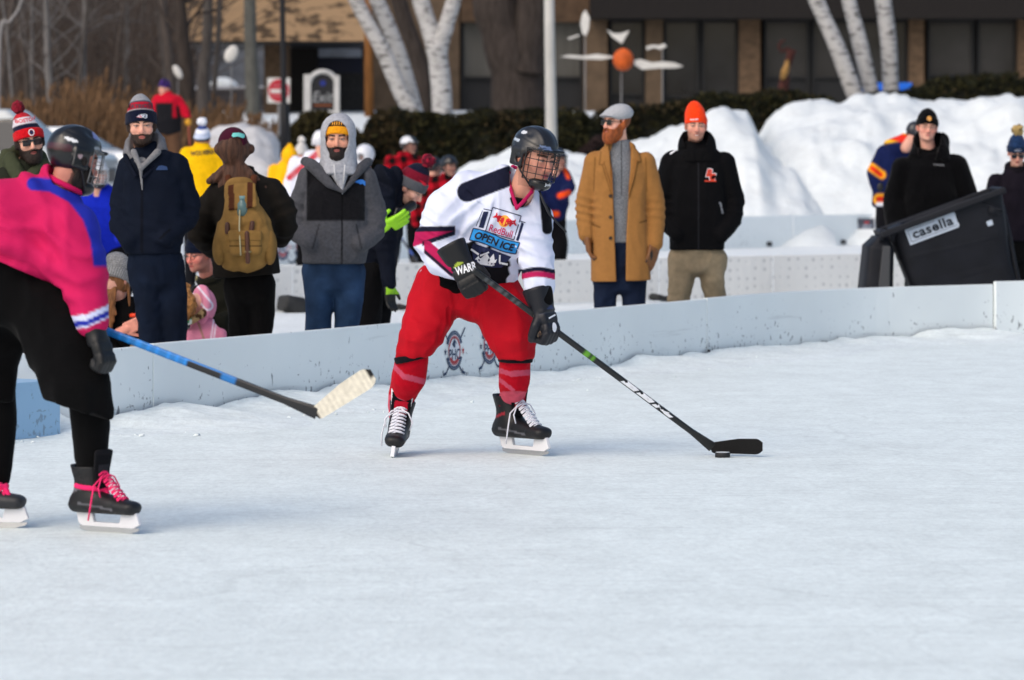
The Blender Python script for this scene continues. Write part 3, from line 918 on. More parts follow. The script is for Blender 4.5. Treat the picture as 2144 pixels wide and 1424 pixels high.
def hockey_glove(root, wrist, d, back, thumb_side, s=1.0, curl=70, h=.006, col='0d0e12', palm='cbb79c', name='glove', liner=None, stripe=None, cuff_k=1.0):
    """padded glove: flared cuff, thick segmented back, four fat fingers bent round the shaft, thumb"""
    w0 = np.asarray(wrist, float); d = np.asarray(d, float); d /= np.linalg.norm(d)
    n = np.asarray(back, float); n = n - d * (n @ d); n /= np.linalg.norm(n)       # out of the back of the hand
    x = np.cross(d, n) * thumb_side                                                # towards the little finger
    M = np.stack([x, n, d], 1)
    def W(a, b, c): return w0 + s * (M @ np.array([a, b, c], float))
    def loc(p): return (p - w0) @ M / s
    ck = cuff_k; cuff = loft([(V(0, .0, -.10), .068 * ck, .062 * ck), (V(0, 0, -.03), .058 * ck, .050 * ck), (V(0, 0, .01), .052, .042)], (1, 0, 0), .012, 2.4)
    cuff = SUB(cuff, loft([(V(0, 0, -.13), .056 * ck, .050 * ck), (V(0, 0, -.05), .046 * ck, .038 * ck)], (1, 0, 0), .012), .004)
    sh = [cuff, box((0, .012, .045), (.052, .026, .055), .018)]
    th = math.radians(curl)
    tips = []
    for i, (o, L) in enumerate(zip((-.038, -.013, .013, .037), (.105, .115, .110, .092))):
        a = V(o, .018, .095); pts = [a]; tot = 0
        for k, fr in enumerate((.42, .33, .25)):
            tot += th * (.55, .95, .8)[k]
            pts.append(pts[-1] + (V(o * .15, 0, 1) * math.cos(tot) + V(0, -1, 0) * math.sin(tot)) * L * fr)
        sh.append(chain(pts, [.020, .018, .0165, .014])); tips.append(pts[-1])
    sh.append(chain([V(-.035, .0, .02), V(-.064, -.012, .055), V(-.066, -.04, .09), V(-.050, -.062, .105)], [.024, .022, .020, .016]))
    loc_sh = U(*sh, k=.008)
    def fg(q):
        dd = loc_sh.f(q)
        gro = gauss((q[:, 2] - .012) , .005) + gauss(q[:, 2] - .058, .0045) + gauss(q[:, 2] - .094, .0045)
        return dd + .0055 * gro * (q[:, 1] > .008)
    lo, hi = loc_sh.lo - .01, loc_sh.hi + .01
    c8 = np.array([[a, b, c] for a in (lo[0], hi[0]) for b in (lo[1], hi[1]) for c in (lo[2], hi[2])]); w8 = w0 + s * c8 @ M.T
    cb, cp = H(col), H(palm)
    def cf(v):
        q = loc(v); c = np.tile(cb, (len(v), 1))
        m = (q[:, 1] < -.006) & (q[:, 2] > .0) & (q[:, 2] < .10) & (np.abs(q[:, 0]) < .05); c[m] = cp
        if liner: c[(q[:, 2] < .0) & (np.hypot(q[:, 0] / .055, q[:, 1] / .048) < .98)] = H(liner)
        if stripe: c = stripe(q, c)
        return c
    return body(name, Sh(lambda p: fg(loc(p)) * s, w8.min(0), w8.max(0)), h, LEATHER, root, cf), W
# ------------------------------------------------------------------ ground, ice, snow
def sstep(a, b, x):
    t = np.clip((np.asarray(x, float) - a) / (b - a), 0, 1); return t * t * (3 - 2 * t)
def zt(x, y):
    base = sstep(72, 92, y) * 1.4 + sstep(92, 105, y) * 1.15 + sstep(105, 125, y) * .35
    left = sstep(45, 64, y) * .60 * sstep(-3.9, -5.4, x) + .42 * np.exp(-((x + 5.5) ** 2 + (y - 64.5) ** 2) / 2.4)
    return np.maximum(base, left)

def snow_material(name, col, dirt=0.0, scale=1.0, ice=False):
    m = bpy.data.materials.new(name); m.use_nodes = True; nt = m.node_tree; b = nt.nodes['Principled BSDF']
    L = nt.links.new
    b.inputs['Roughness'].default_value = 0.55 if ice else 0.8
    b.inputs['Specular IOR Level'].default_value = 0.18 if ice else 0.1
    tc = nt.nodes.new('ShaderNodeTexCoord')
    def noise(sc_, det=4, st=(1, 1, 1), rot=0, rough=.55):
        mp = nt.nodes.new('ShaderNodeMapping'); mp.inputs['Scale'].default_value = st; mp.inputs['Rotation'].default_value = (0, 0, rot)
        L(tc.outputs['Object'], mp.inputs[0])
        n = nt.nodes.new('ShaderNodeTexNoise'); n.inputs['Scale'].default_value = sc_; n.inputs['Detail'].default_value = det; n.inputs['Roughness'].default_value = rough
        L(mp.outputs[0], n.inputs['Vector']); return n.outputs['Fac']
    def rmap(v, a, b_, c, d):
        r = nt.nodes.new('ShaderNodeMapRange'); r.inputs['From Min'].default_value = a; r.inputs['From Max'].default_value = b_
        r.inputs['To Min'].default_value = c; r.inputs['To Max'].default_value = d; L(v, r.inputs['Value']); return r.outputs[0]
    def mul(a, b_):
        k = nt.nodes.new('ShaderNodeMath'); k.operation = 'MULTIPLY'; L(a, k.inputs[0]); L(b_, k.inputs[1]); return k.outputs[0]
    if ice:
        f = mul(rmap(noise(.9, 5), .3, .7, .955, 1.03), rmap(noise(5, 6, (1, .55, 1), .4), .3, .7, .925, 1.05))
        f = mul(f, rmap(noise(28, 4, (1, .5, 1), -.5), .28, .72, .90, 1.06))
        for rot, st in ((.35, (.35, 7, 1)), (-.6, (.3, 8, 1)), (1.25, (.28, 9, 1)), (2.4, (.3, 8, 1))):   # blade cuts
            f = mul(f, rmap(noise(2.6, 3, st, rot, .6), .60, .70, 1.0, .90))
        for sc_, k_ in ((.33, .93), (.8, .945), (1.7, .96)):     # long curved cuts left by blades
            nz = nt.nodes.new('ShaderNodeTexNoise'); nz.inputs['Scale'].default_value = .5 * sc_ + .3; L(tc.outputs['Object'], nz.inputs['Vector'])
            ad = nt.nodes.new('ShaderNodeVectorMath'); ad.operation = 'MULTIPLY_ADD'; ad.inputs[1].default_value = (2.2, 2.2, 0); L(nz.outputs['Color'], ad.inputs[0]); L(tc.outputs['Object'], ad.inputs[2])
            vo = nt.nodes.new('ShaderNodeTexVoronoi'); vo.feature = 'DISTANCE_TO_EDGE'; vo.inputs['Scale'].default_value = sc_; L(ad.outputs[0], vo.inputs['Vector'])
            f = mul(f, rmap(vo.outputs['Distance'], .0, .012 * sc_ + .003, k_, 1.0))
        hgt = noise(34, 5, (1, .6, 1)); hs, hd = .38, .012
    else:
        f = mul(rmap(noise(1.3 * scale, 5), .3, .7, .95, 1.03), rmap(noise(9 * scale, 5), .3, .7, .96, 1.03))
        hgt = noise(7 * scale, 7, (1, 1, 1), 0, .65); hs, hd = .8, .05
    c = nt.nodes.new('ShaderNodeVectorMath'); c.operation = 'SCALE'; c.inputs[0].default_value = col; L(f, c.inputs['Scale'])
    out = c.outputs[0]
    if dirt:
        mx = nt.nodes.new('ShaderNodeMix'); mx.data_type = 'RGBA'
        L(rmap(noise(3.2 * scale, 6, (1, 1, 2.5)), .50, .68, 0, dirt), mx.inputs['Factor']); L(out, mx.inputs[6]); mx.inputs[7].default_value = (.26, .24, .22, 1); out = mx.outputs[2]
    L(out, b.inputs['Base Color'])
    bp = nt.nodes.new('ShaderNodeBump'); bp.inputs['Strength'].default_value = hs; bp.inputs['Distance'].default_value = hd
    L(hgt, bp.inputs['Height']); L(bp.outputs[0], b.inputs['Normal'])
    return m
ICE = snow_material('rink_ice', (.785, .86, .845), ice=True)
SNOW = snow_material('snow', (.75, .795, .80))
SNOWB = snow_material('bank_snow', (.70, .745, .755), scale=.5, dirt=.10)
DRIFT = snow_material('drift_snow', (.785, .855, .85), ice=True)
DSNOW = snow_material('dirty_snow', (.55, .55, .56), dirt=.5, scale=.7)

# the line of the boards: picture column against scale (px per metre), turned into ground points
BPX = np.array([-400, -120, 95, 220, 321, 640, 880, 1150, 1280, 1380, 1480, 1600, 1800, 2080, 2400, 2800])
BS = np.array([402, 391, 384, 378, 369, 344, 324, 305, 295, 287, 279, 269, 259, 251.5, 246, 240.])
def bpt(px, off=0.0, z=0.0):
    def q(p):
        s = 0; 
        for d in (-60, -30, 0, 30, 60): s += np.interp(p + d, BPX, BS) / 5
        Y = F / s; return np.array([(p - CX) / F * Y, Y])
    a = q(px); t = q(px + 5) - q(px - 5); t /= np.linalg.norm(t); n = np.array([t[1], -t[0]])    # towards the rink
    if n[1] > 0: n = -n
    c = a + n * off
    return np.array([c[0], c[1], z])

def sheet(name, fn, us, vs, material, kind, smooth=True, **k):
    v = np.array([fn(u_, v_) for v_ in vs for u_ in us]); nu, nv = len(us), len(vs)
    i = np.arange(nu * nv).reshape(nv, nu)
    f = np.stack([i[:-1, :-1], i[:-1, 1:], i[1:, 1:], i[1:, :-1]], -1).reshape(-1, 4)
    o = mesh_obj(name, v, f, material, None, None, smooth)
    return tag(o, kind=kind, **k)
us = np.concatenate([[-3000, -1500], np.linspace(-400, 2800, 81), [4000, 6000]])
def ice_f(u, t):
    b = bpt(np.clip(u, -400, 2800)); 
    b[0] += (u - np.clip(u, -400, 2800)) * .004
    y = 4 + (b[1] - 4) * t; x = b[0] * (.9 + .1 * t) + 0
    return np.array([b[0], y, 0.0])
sheet('ice', ice_f, us, np.linspace(0, 1, 12), ICE, 'structure')
def snowg_f(u, t):
    b = bpt(np.clip(u, -400, 2800)); b[0] += (u - np.clip(u, -400, 2800)) * .004
    y = b[1] + (135 - b[1]) * t ** 1.3; x = b[0] * (1 + 2.6 * t)
    z = zt(x, y) + (.03 * vnoise(np.array([[x, y, 0]]), .6)[0] - .004 if t > 0 else -.004)
    return np.array([x, y, float(z)])
us2 = np.concatenate([[-6000, -3000, -1500], np.linspace(-400, 2800, 129), [4000, 6000, 9000]])
sheet('snow_ground', snowg_f, us2, np.linspace(0, 1, 90), SNOW, 'structure')
# land beyond: lot, wood floor and the hill behind
LAND = mat('leaf_litter', (.042, .036, .033), rough=1, vary=.8, vscale=.35, bump=.5, bscale=3, bdist=.2, spec=.05)
def hill_f(u, t):
    y = 133 + 240 * t; z = 2.88 + 46 * t ** 1.25 + 2.0 * vnoise(np.array([[u, y, 0.]]), .05)[0] * min(1, t * 6)
    return np.array([u * (1 + t), y, z])
sheet('hill', hill_f, np.linspace(-130, 130, 60), np.linspace(0, 1, 40), LAND, 'structure')

# snow shoved up along the foot of the boards
def drift_f(u, t):
    w_ = .75 + .35 * vnoise(np.array([[u / 150., 0, 0]]), 1)[0]
    off = .03 + t * w_; b = bpt(u, off)
    n = fbm(np.array([[b[0], b[1], 0]]), 3.2, 4, 4)[0]
    h = (.065 + .04 * vnoise(np.array([[u / 90., 7, 0]]), 1)[0] - .03 * sstep(1100, 1500, u) ) * (1 - t) ** 1.4 + .022 * n * (1 - t) ** .7 * min(1, (1 - t) * 4)
    b[2] = max(h, 0) + (.004 if t < 1 else -.003)
    return b
sheet('snow_drift', drift_f, np.linspace(-380, 2700, 620), np.linspace(0, 1, 14), DRIFT, 'stuff', label='loose snow scraped up along the foot of the near white boards', cat='snow')

# crumbs of snow and shaved ice lying on the rink near the boards
rng = np.random.default_rng(21); mb = MB()
for k in range(420):
    u = rng.uniform(-200, 2400); o_ = .25 + abs(rng.normal(0, .28)); p = bpt(u, o_); r_ = rng.choice([.004, .007, .011, .018], p=[.4, .35, .2, .05])
    q = np.array([[1, 0, 0], [0, 1, 0], [-1, 0, 0], [0, -1, 0], [0, 0, .8], [.6, .6, .5], [-.6, -.5, .45]]) * r_ * rng.uniform(.6, 1.3, (7, 3)); q = q @ rotm(rng.uniform(0, 360)).T + p + V(0, 0, .012 * max(0, 1 - o_))
    mb.add(q, [[0, 5, 4], [5, 1, 4], [1, 2, 4], [2, 6, 4], [6, 3, 4], [3, 0, 4], [0, 1, 5], [2, 3, 6], [0, 3, 2, 1]])
tag(mb.build('snow_crumbs', DRIFT, None, True), 'crumbs of shaved ice scattered on the rink along the boards', 'snow', kind='stuff')
# snow banks ploughed up behind the far rink
def bank(name, prof, Y, depth, base_py, seed, material=SNOWB, px_step=7):
    xs = [p[0] for p in prof]; ys = [p[1] for p in prof]
    def f(u, t):
        top = CH - (np.interp(u, xs, ys) - HZ) / F * Y
        x = (u - CX) / F * Y; y = Y - depth * .62 + depth * t
        k = np.sin(np.pi * np.clip(t / 1.24, 0, 1)) ** .8 if t < .62 else 1 - ((t - .62) / .38) ** 2
        g = float(zt(x, y)) - .1
        n = fbm(np.array([[x, y, 0]]), .55, seed, 5)[0]
        lump = fbm(np.array([[x * 1.3, y, 3.]]), 1.9, seed + 5, 4)[0]
        edge = min(1, 6 * t, 6 * (1 - t))
        z = g + max(top - g, 0) * max(k, 0) + (.17 * n + .085 * np.sign(lump) * abs(lump) ** .7) * edge * min(1, max(top - g, 0))
        return np.array([x, y, z])
    return sheet(name, f, np.arange(xs[0], xs[-1] + 1, px_step), np.linspace(0, 1, 44), material, 'structure')
bank('snow_bank', [(1560, 520), (1585, 300), (1610, 262), (1645, 240), (1700, 226), (1760, 219), (1800, 211), (1870, 206), (1920, 218), (1980, 224), (2040, 219), (2100, 216), (2160, 224), (2260, 260), (2400, 340), (2500, 460)], 74, 11, 445, 3)
bank('snow_bank', [(1180, 470), (1240, 372), (1290, 340), (1340, 300), (1385, 283), (1420, 262), (1470, 240), (1520, 230), (1560, 232), (1566, 250), (1590, 300), (1640, 330), (1700, 440)], 72, 10, 445, 8)
bank('snow_bank', [(900, 470), (940, 372), (985, 338), (1040, 320), (1085, 306), (1130, 318), (1190, 322), (1250, 336), (1320, 334), (1400, 350), (1470, 420)], 70, 8, 450, 12)
bank('dirty_snow_bank', [(380, 390), (410, 300), (440, 276), (500, 268), (545, 272), (575, 292), (620, 380)], 84, 5, 330, 17, DSNOW)

# ------------------------------------------------------------------ boards
def board_material(name, col, dirt=1.0):
    m = bpy.data.materials.new(name); m.use_nodes = True; nt = m.node_tree; b = nt.nodes['Principled BSDF']; L = nt.links.new
    b.inputs['Roughness'].default_value = .45; b.inputs['Specular IOR Level'].default_value = .3
    g = nt.nodes.new('ShaderNodeNewGeometry'); sep = nt.nodes.new('ShaderNodeSeparateXYZ'); L(g.outputs['Position'], sep.inputs[0])
    def rm(v, a, b_, c, d):
        r = nt.nodes.new('ShaderNodeMapRange'); r.inputs['From Min'].default_value = a; r.inputs['From Max'].default_value = b_
        r.inputs['To Min'].default_value = c; r.inputs['To Max'].default_value = d; L(v, r.inputs['Value']); return r.outputs[0]
    def nz(s, st, det=3, rot=0):
        mp = nt.nodes.new('ShaderNodeMapping'); mp.inputs['Scale'].default_value = st; mp.inputs['Rotation'].default_value = (0, rot, 0); L(g.outputs['Position'], mp.inputs[0])
        n = nt.nodes.new('ShaderNodeTexNoise'); n.inputs['Scale'].default_value = s; n.inputs['Detail'].default_value = det; L(mp.outputs[0], n.inputs['Vector']); return n.outputs['Fac']
    low = rm(sep.outputs['Z'], .02, .40, .03, -.075)
    def add(a, b_, op='ADD'):
        k = nt.nodes.new('ShaderNodeMath'); k.operation = op; L(a, k.inputs[0])
        if isinstance(b_, float): k.inputs[1].default_value = b_
        else: L(b_, k.inputs[1])
        return k.outputs[0]
    patch = rm(nz(2.2, (1, 1, 1)), .35, .7, -.04, .035)
    s1 = rm(add(add(nz(26, (1, 1, .55), 4, .5), low), patch), .640, .685, 0, .8)
    s2 = rm(add(add(nz(38, (.5, .5, 1), 3, -.4), low), patch), .660, .71, 0, .65)
    s3 = rm(nz(7, (.12, .12, 2.2), 3, .12), .66, .74, 0, .20)
    sm = add(add(s1, s2, 'MAXIMUM'), s3, 'MAXIMUM'); sm = add(sm, float(dirt), 'MULTIPLY')
    big = rm(nz(1.1, (1, 1, 1), 5), .3, .7, .95, 1.03)
    c = nt.nodes.new('ShaderNodeVectorMath'); c.operation = 'SCALE'; c.inputs[0].default_value = col; L(big, c.inputs['Scale'])
    mx = nt.nodes.new('ShaderNodeMix'); mx.data_type = 'RGBA'; L(sm, mx.inputs['Factor']); L(c.outputs[0], mx.inputs[6]); mx.inputs[7].default_value = (.10, .11, .13, 1)
    L(mx.outputs[2], b.inputs['Base Color'])
    return m
BOARD = board_material('board_plastic', (.775, .825, .83))
BOARDF = board_material('far_board_plastic', (.76, .81, .82), .5)
BLUEP = board_material('blue_board', (.27, .45, .64), .6)
BH = .428
def board(px0, px1, label, h=BH, th=.035, m=BOARD, name='rink_board', fn=bpt, off=0.0, group='white boards along the near rink'):
    n = max(3, int(abs(px1 - px0) / 25)); xs = np.linspace(px0, px1, n)
    v = []; 
    for x in xs:
        for o, z in ((0, 0.0), (0, h - .006), (-.006, h), (-th + .006, h), (-th, h - .006), (-th, 0.0)):
            v.append(fn(x, o + off, z))
    f = [[i * 6 + k, (i + 1) * 6 + k, (i + 1) * 6 + (k + 1) % 6, i * 6 + (k + 1) % 6] for i in range(n - 1) for k in range(6)]
    f += [list(range(6))[::-1], [(n - 1) * 6 + k for k in range(6)]]
    mb = MB(); mb.add(v, f)
    o = mb.build(name, m, None, False, origin=fn((px0 + px1) / 2, off, 0))
    return tag(o, label, 'rink board', group)
b0 = board(-400, 319, 'white rink board behind the pink player, ending at the stepped joint')
b1 = board(322, 879, 'scuffed white rink board in front of the navy jacket and the backpack', h=BH + .008)
b2 = board(881, 1479, 'white rink board carrying the two round emblems', h=BH)
b3 = board(1481, 2079, 'long white rink board in front of the dark wheelie bin', h=BH + .006)
b4 = board(2081, 2800, 'slightly taller white rink board at the right edge of the picture', h=BH + .03, off=.03)
# black feet of the boards and tie-down brackets showing at joints
mb = MB()
for i, (px, w_, h_) in enumerate(((1718, .075, .028), (2062, .055, .03), (1476, .03, .05))):
    c = bpt(px, .03, h_ / 2); mm = MB(); 
    mm.extr([c + V(-w_ / 2, 0, -h_ / 2), c + V(w_ / 2, 0, -h_ / 2), c + V(w_ * .4, 0, h_ / 2), c + V(-w_ * .25, 0, h_ / 2)], V(0, .03, 0))
    o = mm.build('bracket', BLACKP, [b3, b3, b2][i])
# round club emblem, printed twice
def emblem(parent, px, fn, zc, R=.135, ups=1.62, off=.004, full=True, name='emblem'):
    o = fn(px, off, zc); t = fn(px + 4, off, zc) - fn(px - 4, off, zc); t /= np.linalg.norm(t)
    ux, uy = t, V(0, 0, 1)
    R_ = R; yk = ups
    def D(n, s, m, k=0): 
        v, f = s; return decal(n, v, f, o - np.cross(ux, uy) * -.0006 * k, ux, uy, m, parent, off=.0006 * k)
    E = empty(name, o); E.parent = parent; E.location = Vector(o) - world_loc(parent)
    parent2 = E
    def D(n, s, m, k=0):
        v, f = s; return decal(n, v, f, o, ux, uy, m, parent2, off=.0006 * k)
    NV = mat('emblem_navy', H('2c3f5c'), rough=.6); RD = mat('emblem_red', H('b5454a'), rough=.6); WH = mat('emblem_white', (.68, .71, .76), rough=.6)
    st = []
    for q in (-1, 1):
        a = np.array([-.175 * q, .168]) * R / .135; b_ = np.array([.125 * q, -.168]) * R / .135
        st.append(line2(a, b_, .014 * R / .135)); st.append(line2(b_, b_ + np.array([.05 * q, -.012]) * R / .135, .020 * R / .135))
    D('crossed_sticks', join2(*st), NV, 0)
    D('upper_band', ring2(R, R * yk, R * .26, 22, 158), NV, 1); D('lower_band', ring2(R, R * yk, R * .26, 202, 338), NV, 1)
    D('ground', disc2(R * .76, R * yk * .80), WH, 2)
    D('inner_band', join2(ring2(R * .72, R * yk * .76, R * .05), ring2(R * .66, R * yk * .70, R * .10, 20, 160), ring2(R * .66, R * yk * .70, R * .20, 215, 325), ring2(R * .66, R * yk * .70, R * .05, 0, 360)), RD, 3)
    pale = mat('emblem_pale', H('8f9bb0'), rough=.6)
    tx = []
    for k in np.linspace(40, 140, 17): 
        a = math.radians(k); c = np.array([math.cos(a) * R * .87, math.sin(a) * R * yk * .91]); d = np.array([math.cos(a), math.sin(a) * 1.2]); d /= np.linalg.norm(d)
        tx.append(line2(c - d * R * .05, c + d * R * .05, R * .045))
    for k in np.linspace(215, 325, 17):
        a = math.radians(k); c = np.array([math.cos(a) * R * .87, math.sin(a) * R * yk * .91]); d = np.array([math.cos(a), math.sin(a) * 1.2]); d /= np.linalg.norm(d)
        tx.append(line2(c - d * R * .05, c + d * R * .05, R * .045))
    D('rim_marks', join2(*tx[:17]), pale, 4); D('rim_marks', join2(*tx[17:]), pale, 4)
    pl = poly2(np.array([(-.02, 0), (.02, 0), (.03, .09), (.065, .05), (.07, .06), (.03, .125), (.012, .13), (.014, .17), (-.012, .17), (-.012, .13), (-.035, .12), (-.075, .06), (-.065, .05), (-.03, .09)]) * [R / .26, R / .30] + [0, R * .16])
    D('player_mark', pl, NV, 4)
    v, f = fit_text('PHC', R * 1.30, R * .62, bold=.015); D('letters', (v + np.array([0, -R * .22]), f), NV, 5)
    for q, m in ((-1, NV), (1, RD)):
        a = np.linspace(0, 2 * np.pi, 11)[:-1] + np.pi / 2; rr = np.where(np.arange(10) % 2 == 0, .022, .009) * R / .135
        D('star', poly2(np.stack([q * R * 1.04 + rr * np.cos(a), -R * .05 + rr * 1.5 * np.sin(a)], 1)), m, 2)
emblem(b2, 950, bpt, .225, R=.116, ups=1.12)
emblem(b2, 1024, bpt, .242, R=.116, ups=1.12)

# light blue goal box standing against the boards at the left
mb = MB(); a = bpt(-300, .62); b_ = bpt(48, .36); d = b_ - a; d /= np.linalg.norm(d); nrm = V(d[1], -d[0], 0)
for lo, hi, z0, z1 in ((0, .03, 0, .30), (.03, .36, .268, .298)):
    mb.extr([a - nrm * lo + V(0, 0, z0), b_ - nrm * lo + V(0, 0, z0), b_ - nrm * hi + V(0, 0, z0), a - nrm * hi + V(0, 0, z0)], V(0, 0, z1 - z0))
o = mb.build('goal_box', BLUEP, None, origin=b_, bevel=.004); tag(o, 'light blue low wooden goal box against the boards, seen between the legs in black', 'goal box')

# second rink: dimpled panels, then plain white boards far behind
def fence_pt(px, off=0.0, z=0.0):
    Y = np.interp(px, [540, 1000, 1800, 2300], [38.4, 40.2, 43.4, 45.2]); return np.array([(px - CX) / F * Y, Y - off, z])
def far_pt(px, off=0.0, z=0.0):
    Y = np.interp(px, [430, 900, 1840, 2400], [54, 58.5, 68, 73]); return np.array([(px - CX) / F * Y, Y - off, z])
m = board_material('dimpled_panel', (.70, .70, .68), .15); nt = m.node_tree
vo = nt.nodes.new('ShaderNodeTexVoronoi'); vo.inputs['Scale'].default_value = 10.5; vo.inputs['Randomness'].default_value = .28
gm = nt.nodes.new('ShaderNodeNewGeometry'); mp = nt.nodes.new('ShaderNodeMapping'); mp.inputs['Scale'].default_value = (1, 0, 1.0)
nt.links.new(gm.outputs['Position'], mp.inputs[0]); nt.links.new(mp.outputs[0], vo.inputs['Vector'])
rr = nt.nodes.new('ShaderNodeMapRange'); rr.inputs['From Min'].default_value = .16; rr.inputs['From Max'].default_value = .27; rr.inputs['To Min'].default_value = .50; rr.inputs['To Max'].default_value = 0
nt.links.new(vo.outputs['Distance'], rr.inputs['Value'])
bs = nt.nodes['Principled BSDF']; old = bs.inputs['Base Color'].links[0].from_socket
mx = nt.nodes.new('ShaderNodeMix'); mx.data_type = 'RGBA'; nt.links.new(rr.outputs[0], mx.inputs['Factor']); nt.links.new(old, mx.inputs[6]); mx.inputs[7].default_value = (.34, .35, .36, 1)
nt.links.new(mx.outputs[2], bs.inputs['Base Color'])
bp = nt.nodes.new('ShaderNodeBump'); bp.inputs['Strength'].default_value = .2; bp.inputs['Distance'].default_value = .03
nt.links.new(vo.outputs['Distance'], bp.inputs['Height']); nt.links.new(bp.outputs[0], bs.inputs['Normal'])
for x0, x1, lb in ((430, 611, 'dimpled cream panel behind the woman with the backpack'), (613, 1000, 'dimpled cream panel behind the grey hooded jacket and the bending man'),
                   (1002, 1379, 'dimpled cream panel behind the tan overcoat'), (1381, 1618, 'dimpled cream panel behind the khaki trousers'),
                   (1620, 2300, 'dimpled cream panel behind the dark wheelie bin')):
    board(x0, x1, lb, h=.44, m=m, name='dimpled_panel', fn=fence_pt, group='dimpled panels of the second rink')
FB = []
for x0, x1, lb in ((430, 742, 'far white board with two blurred emblems, left of the grey jacket'), (744, 1250, 'far white board behind the player in red trousers'),
                   (1252, 1660, 'far white board behind the orange hat and the tan coat'), (1662, 2400, 'far white board carrying a small dark sign')):
    FB.append(board(x0, x1, lb, h=.52, m=BOARDF, fn=far_pt, group='white boards of the far rink'))
emblem(FB[0], 592, far_pt, .24, R=.17, ups=1.1); emblem(FB[0], 630, far_pt, .24, R=.17, ups=1.1)
for px in (1490, 1610, 1700, 1765, 1030):
    mm = MB(); c = far_pt(px, .02, .06); mm.box(c, (.05, .03, .035)); mm.build('bracket', BLACKP, FB[1] if px < 1250 else FB[2] if px < 1660 else FB[3], bevel=.01)
# dark sponsor panel on the far board
E = empty('sign_panel', far_pt(1801, .05, .30)); E.parent = FB[3]; E.location = Vector(far_pt(1801, .05, .30)) - world_loc(FB[3])
c = far_pt(1801, .045, .285); mm = MB(); mm.box(c, (.235, .012, .165)); mm.build('plate', mat('sign_dark', H('3a3f4b'), rough=.6), E)
wt = []; rd = []
for q in (-1, 1):
    for k in range(4):
        for r_ in range(9):
            if random.random() < .75: wt.append(line2((q * .105 - .07 + r_ * .018, .04 - k * .045), (q * .105 - .058 + r_ * .018, .04 - k * .045), .030))
    rd.append(line2((q * .105 - .04, .095), (q * .105 + .04, .095), .03))
decal('printing', *join2(*wt), c - V(0, .013, 0), V(1, 0, 0), V(0, 0, 1), mat('sign_pale', H('aeb6c6'), rough=.6), E)
decal('red_mark', *join2(*rd), c - V(0, .013, 0), V(1, 0, 0), V(0, 0, 1), mat('sign_red', H('a8323a'), rough=.6), E)
# black sandbags that hold the dimpled panels
BAG = mat('bag_black', (.018, .019, .02), rough=.6, vary=.4, vscale=12, bump=.4, bscale=20)
for px, py, w_, h_, lb in ((610, 640, .11, .15, 'black weight bag at the panel foot beside the blue jeans'), (1385, 626, .10, .07, 'black weight bag at the panel foot left of the khaki trousers'),
                           (1640, 609, .11, .035, 'flat black weight at the panel foot under the sign'), (850, 632, .08, .035, 'flat black weight at the panel foot beside the red trousers')):
    Y = fence_pt(px)[1] - .35; c = P(px, py, Y); c[2] = h_ * .5
    sh = DISP(box((c[0], Y, h_ / 2), (w_, .12, h_ / 2), .035, rotm(25, 0, 12)), lambda p: .02 * vnoise(p, 9, 3), .03)
    E = empty('weight_bag', (c[0], Y, 0), lb, 'weight bag', 'black weights at the panels')
    body('bag', sh, .012, BAG, E)

# ------------------------------------------------------------------ wood, hedges, trees
def bark(name, a, b_, sc_=6, white=False):
    if name in MATS: return MATS[name]
    m = bpy.data.materials.new(name); m.use_nodes = True; nt = m.node_tree; bs = nt.nodes['Principled BSDF']; L = nt.links.new
    bs.inputs['Roughness'].default_value = .9; bs.inputs['Specular IOR Level'].default_value = .1
    tc = nt.nodes.new('ShaderNodeTexCoord'); mp = nt.nodes.new('ShaderNodeMapping'); L(tc.outputs['Object'], mp.inputs[0])
    mp.inputs['Scale'].default_value = (.8, .8, 3.6) if white else (3, 3, .5)
    n = nt.nodes.new('ShaderNodeTexNoise'); n.inputs['Scale'].default_value = sc_; n.inputs['Detail'].default_value = 5; n.inputs['Roughness'].default_value = .65; L(mp.outputs[0], n.inputs['Vector'])
    r = nt.nodes.new('ShaderNodeMapRange'); L(n.outputs['Fac'], r.inputs['Value'])
    r.inputs['From Min'].default_value = .52 if white else .3; r.inputs['From Max'].default_value = .62 if white else .7
    mx = nt.nodes.new('ShaderNodeMix'); mx.data_type = 'RGBA'; L(r.outputs[0], mx.inputs['Factor']); mx.inputs[6].default_value = (*a, 1); mx.inputs[7].default_value = (*b_, 1)
    L(mx.outputs[2], bs.inputs['Base Color'])
    bp = nt.nodes.new('ShaderNodeBump'); bp.inputs['Strength'].default_value = .6; bp.inputs['Distance'].default_value = .03; L(n.outputs['Fac'], bp.inputs['Height']); L(bp.outputs[0], bs.inputs['Normal'])
    MATS[name] = m; return m
BIRCH = bark('birch_bark', (.44, .435, .43), (.06, .056, .054), 5, True)
GREYB = bark('grey_bark', (.10, .09, .084), (.04, .034, .031))
DARKB = bark('dark_bark', (.060, .048, .042), (.022, .018, .016), 4)
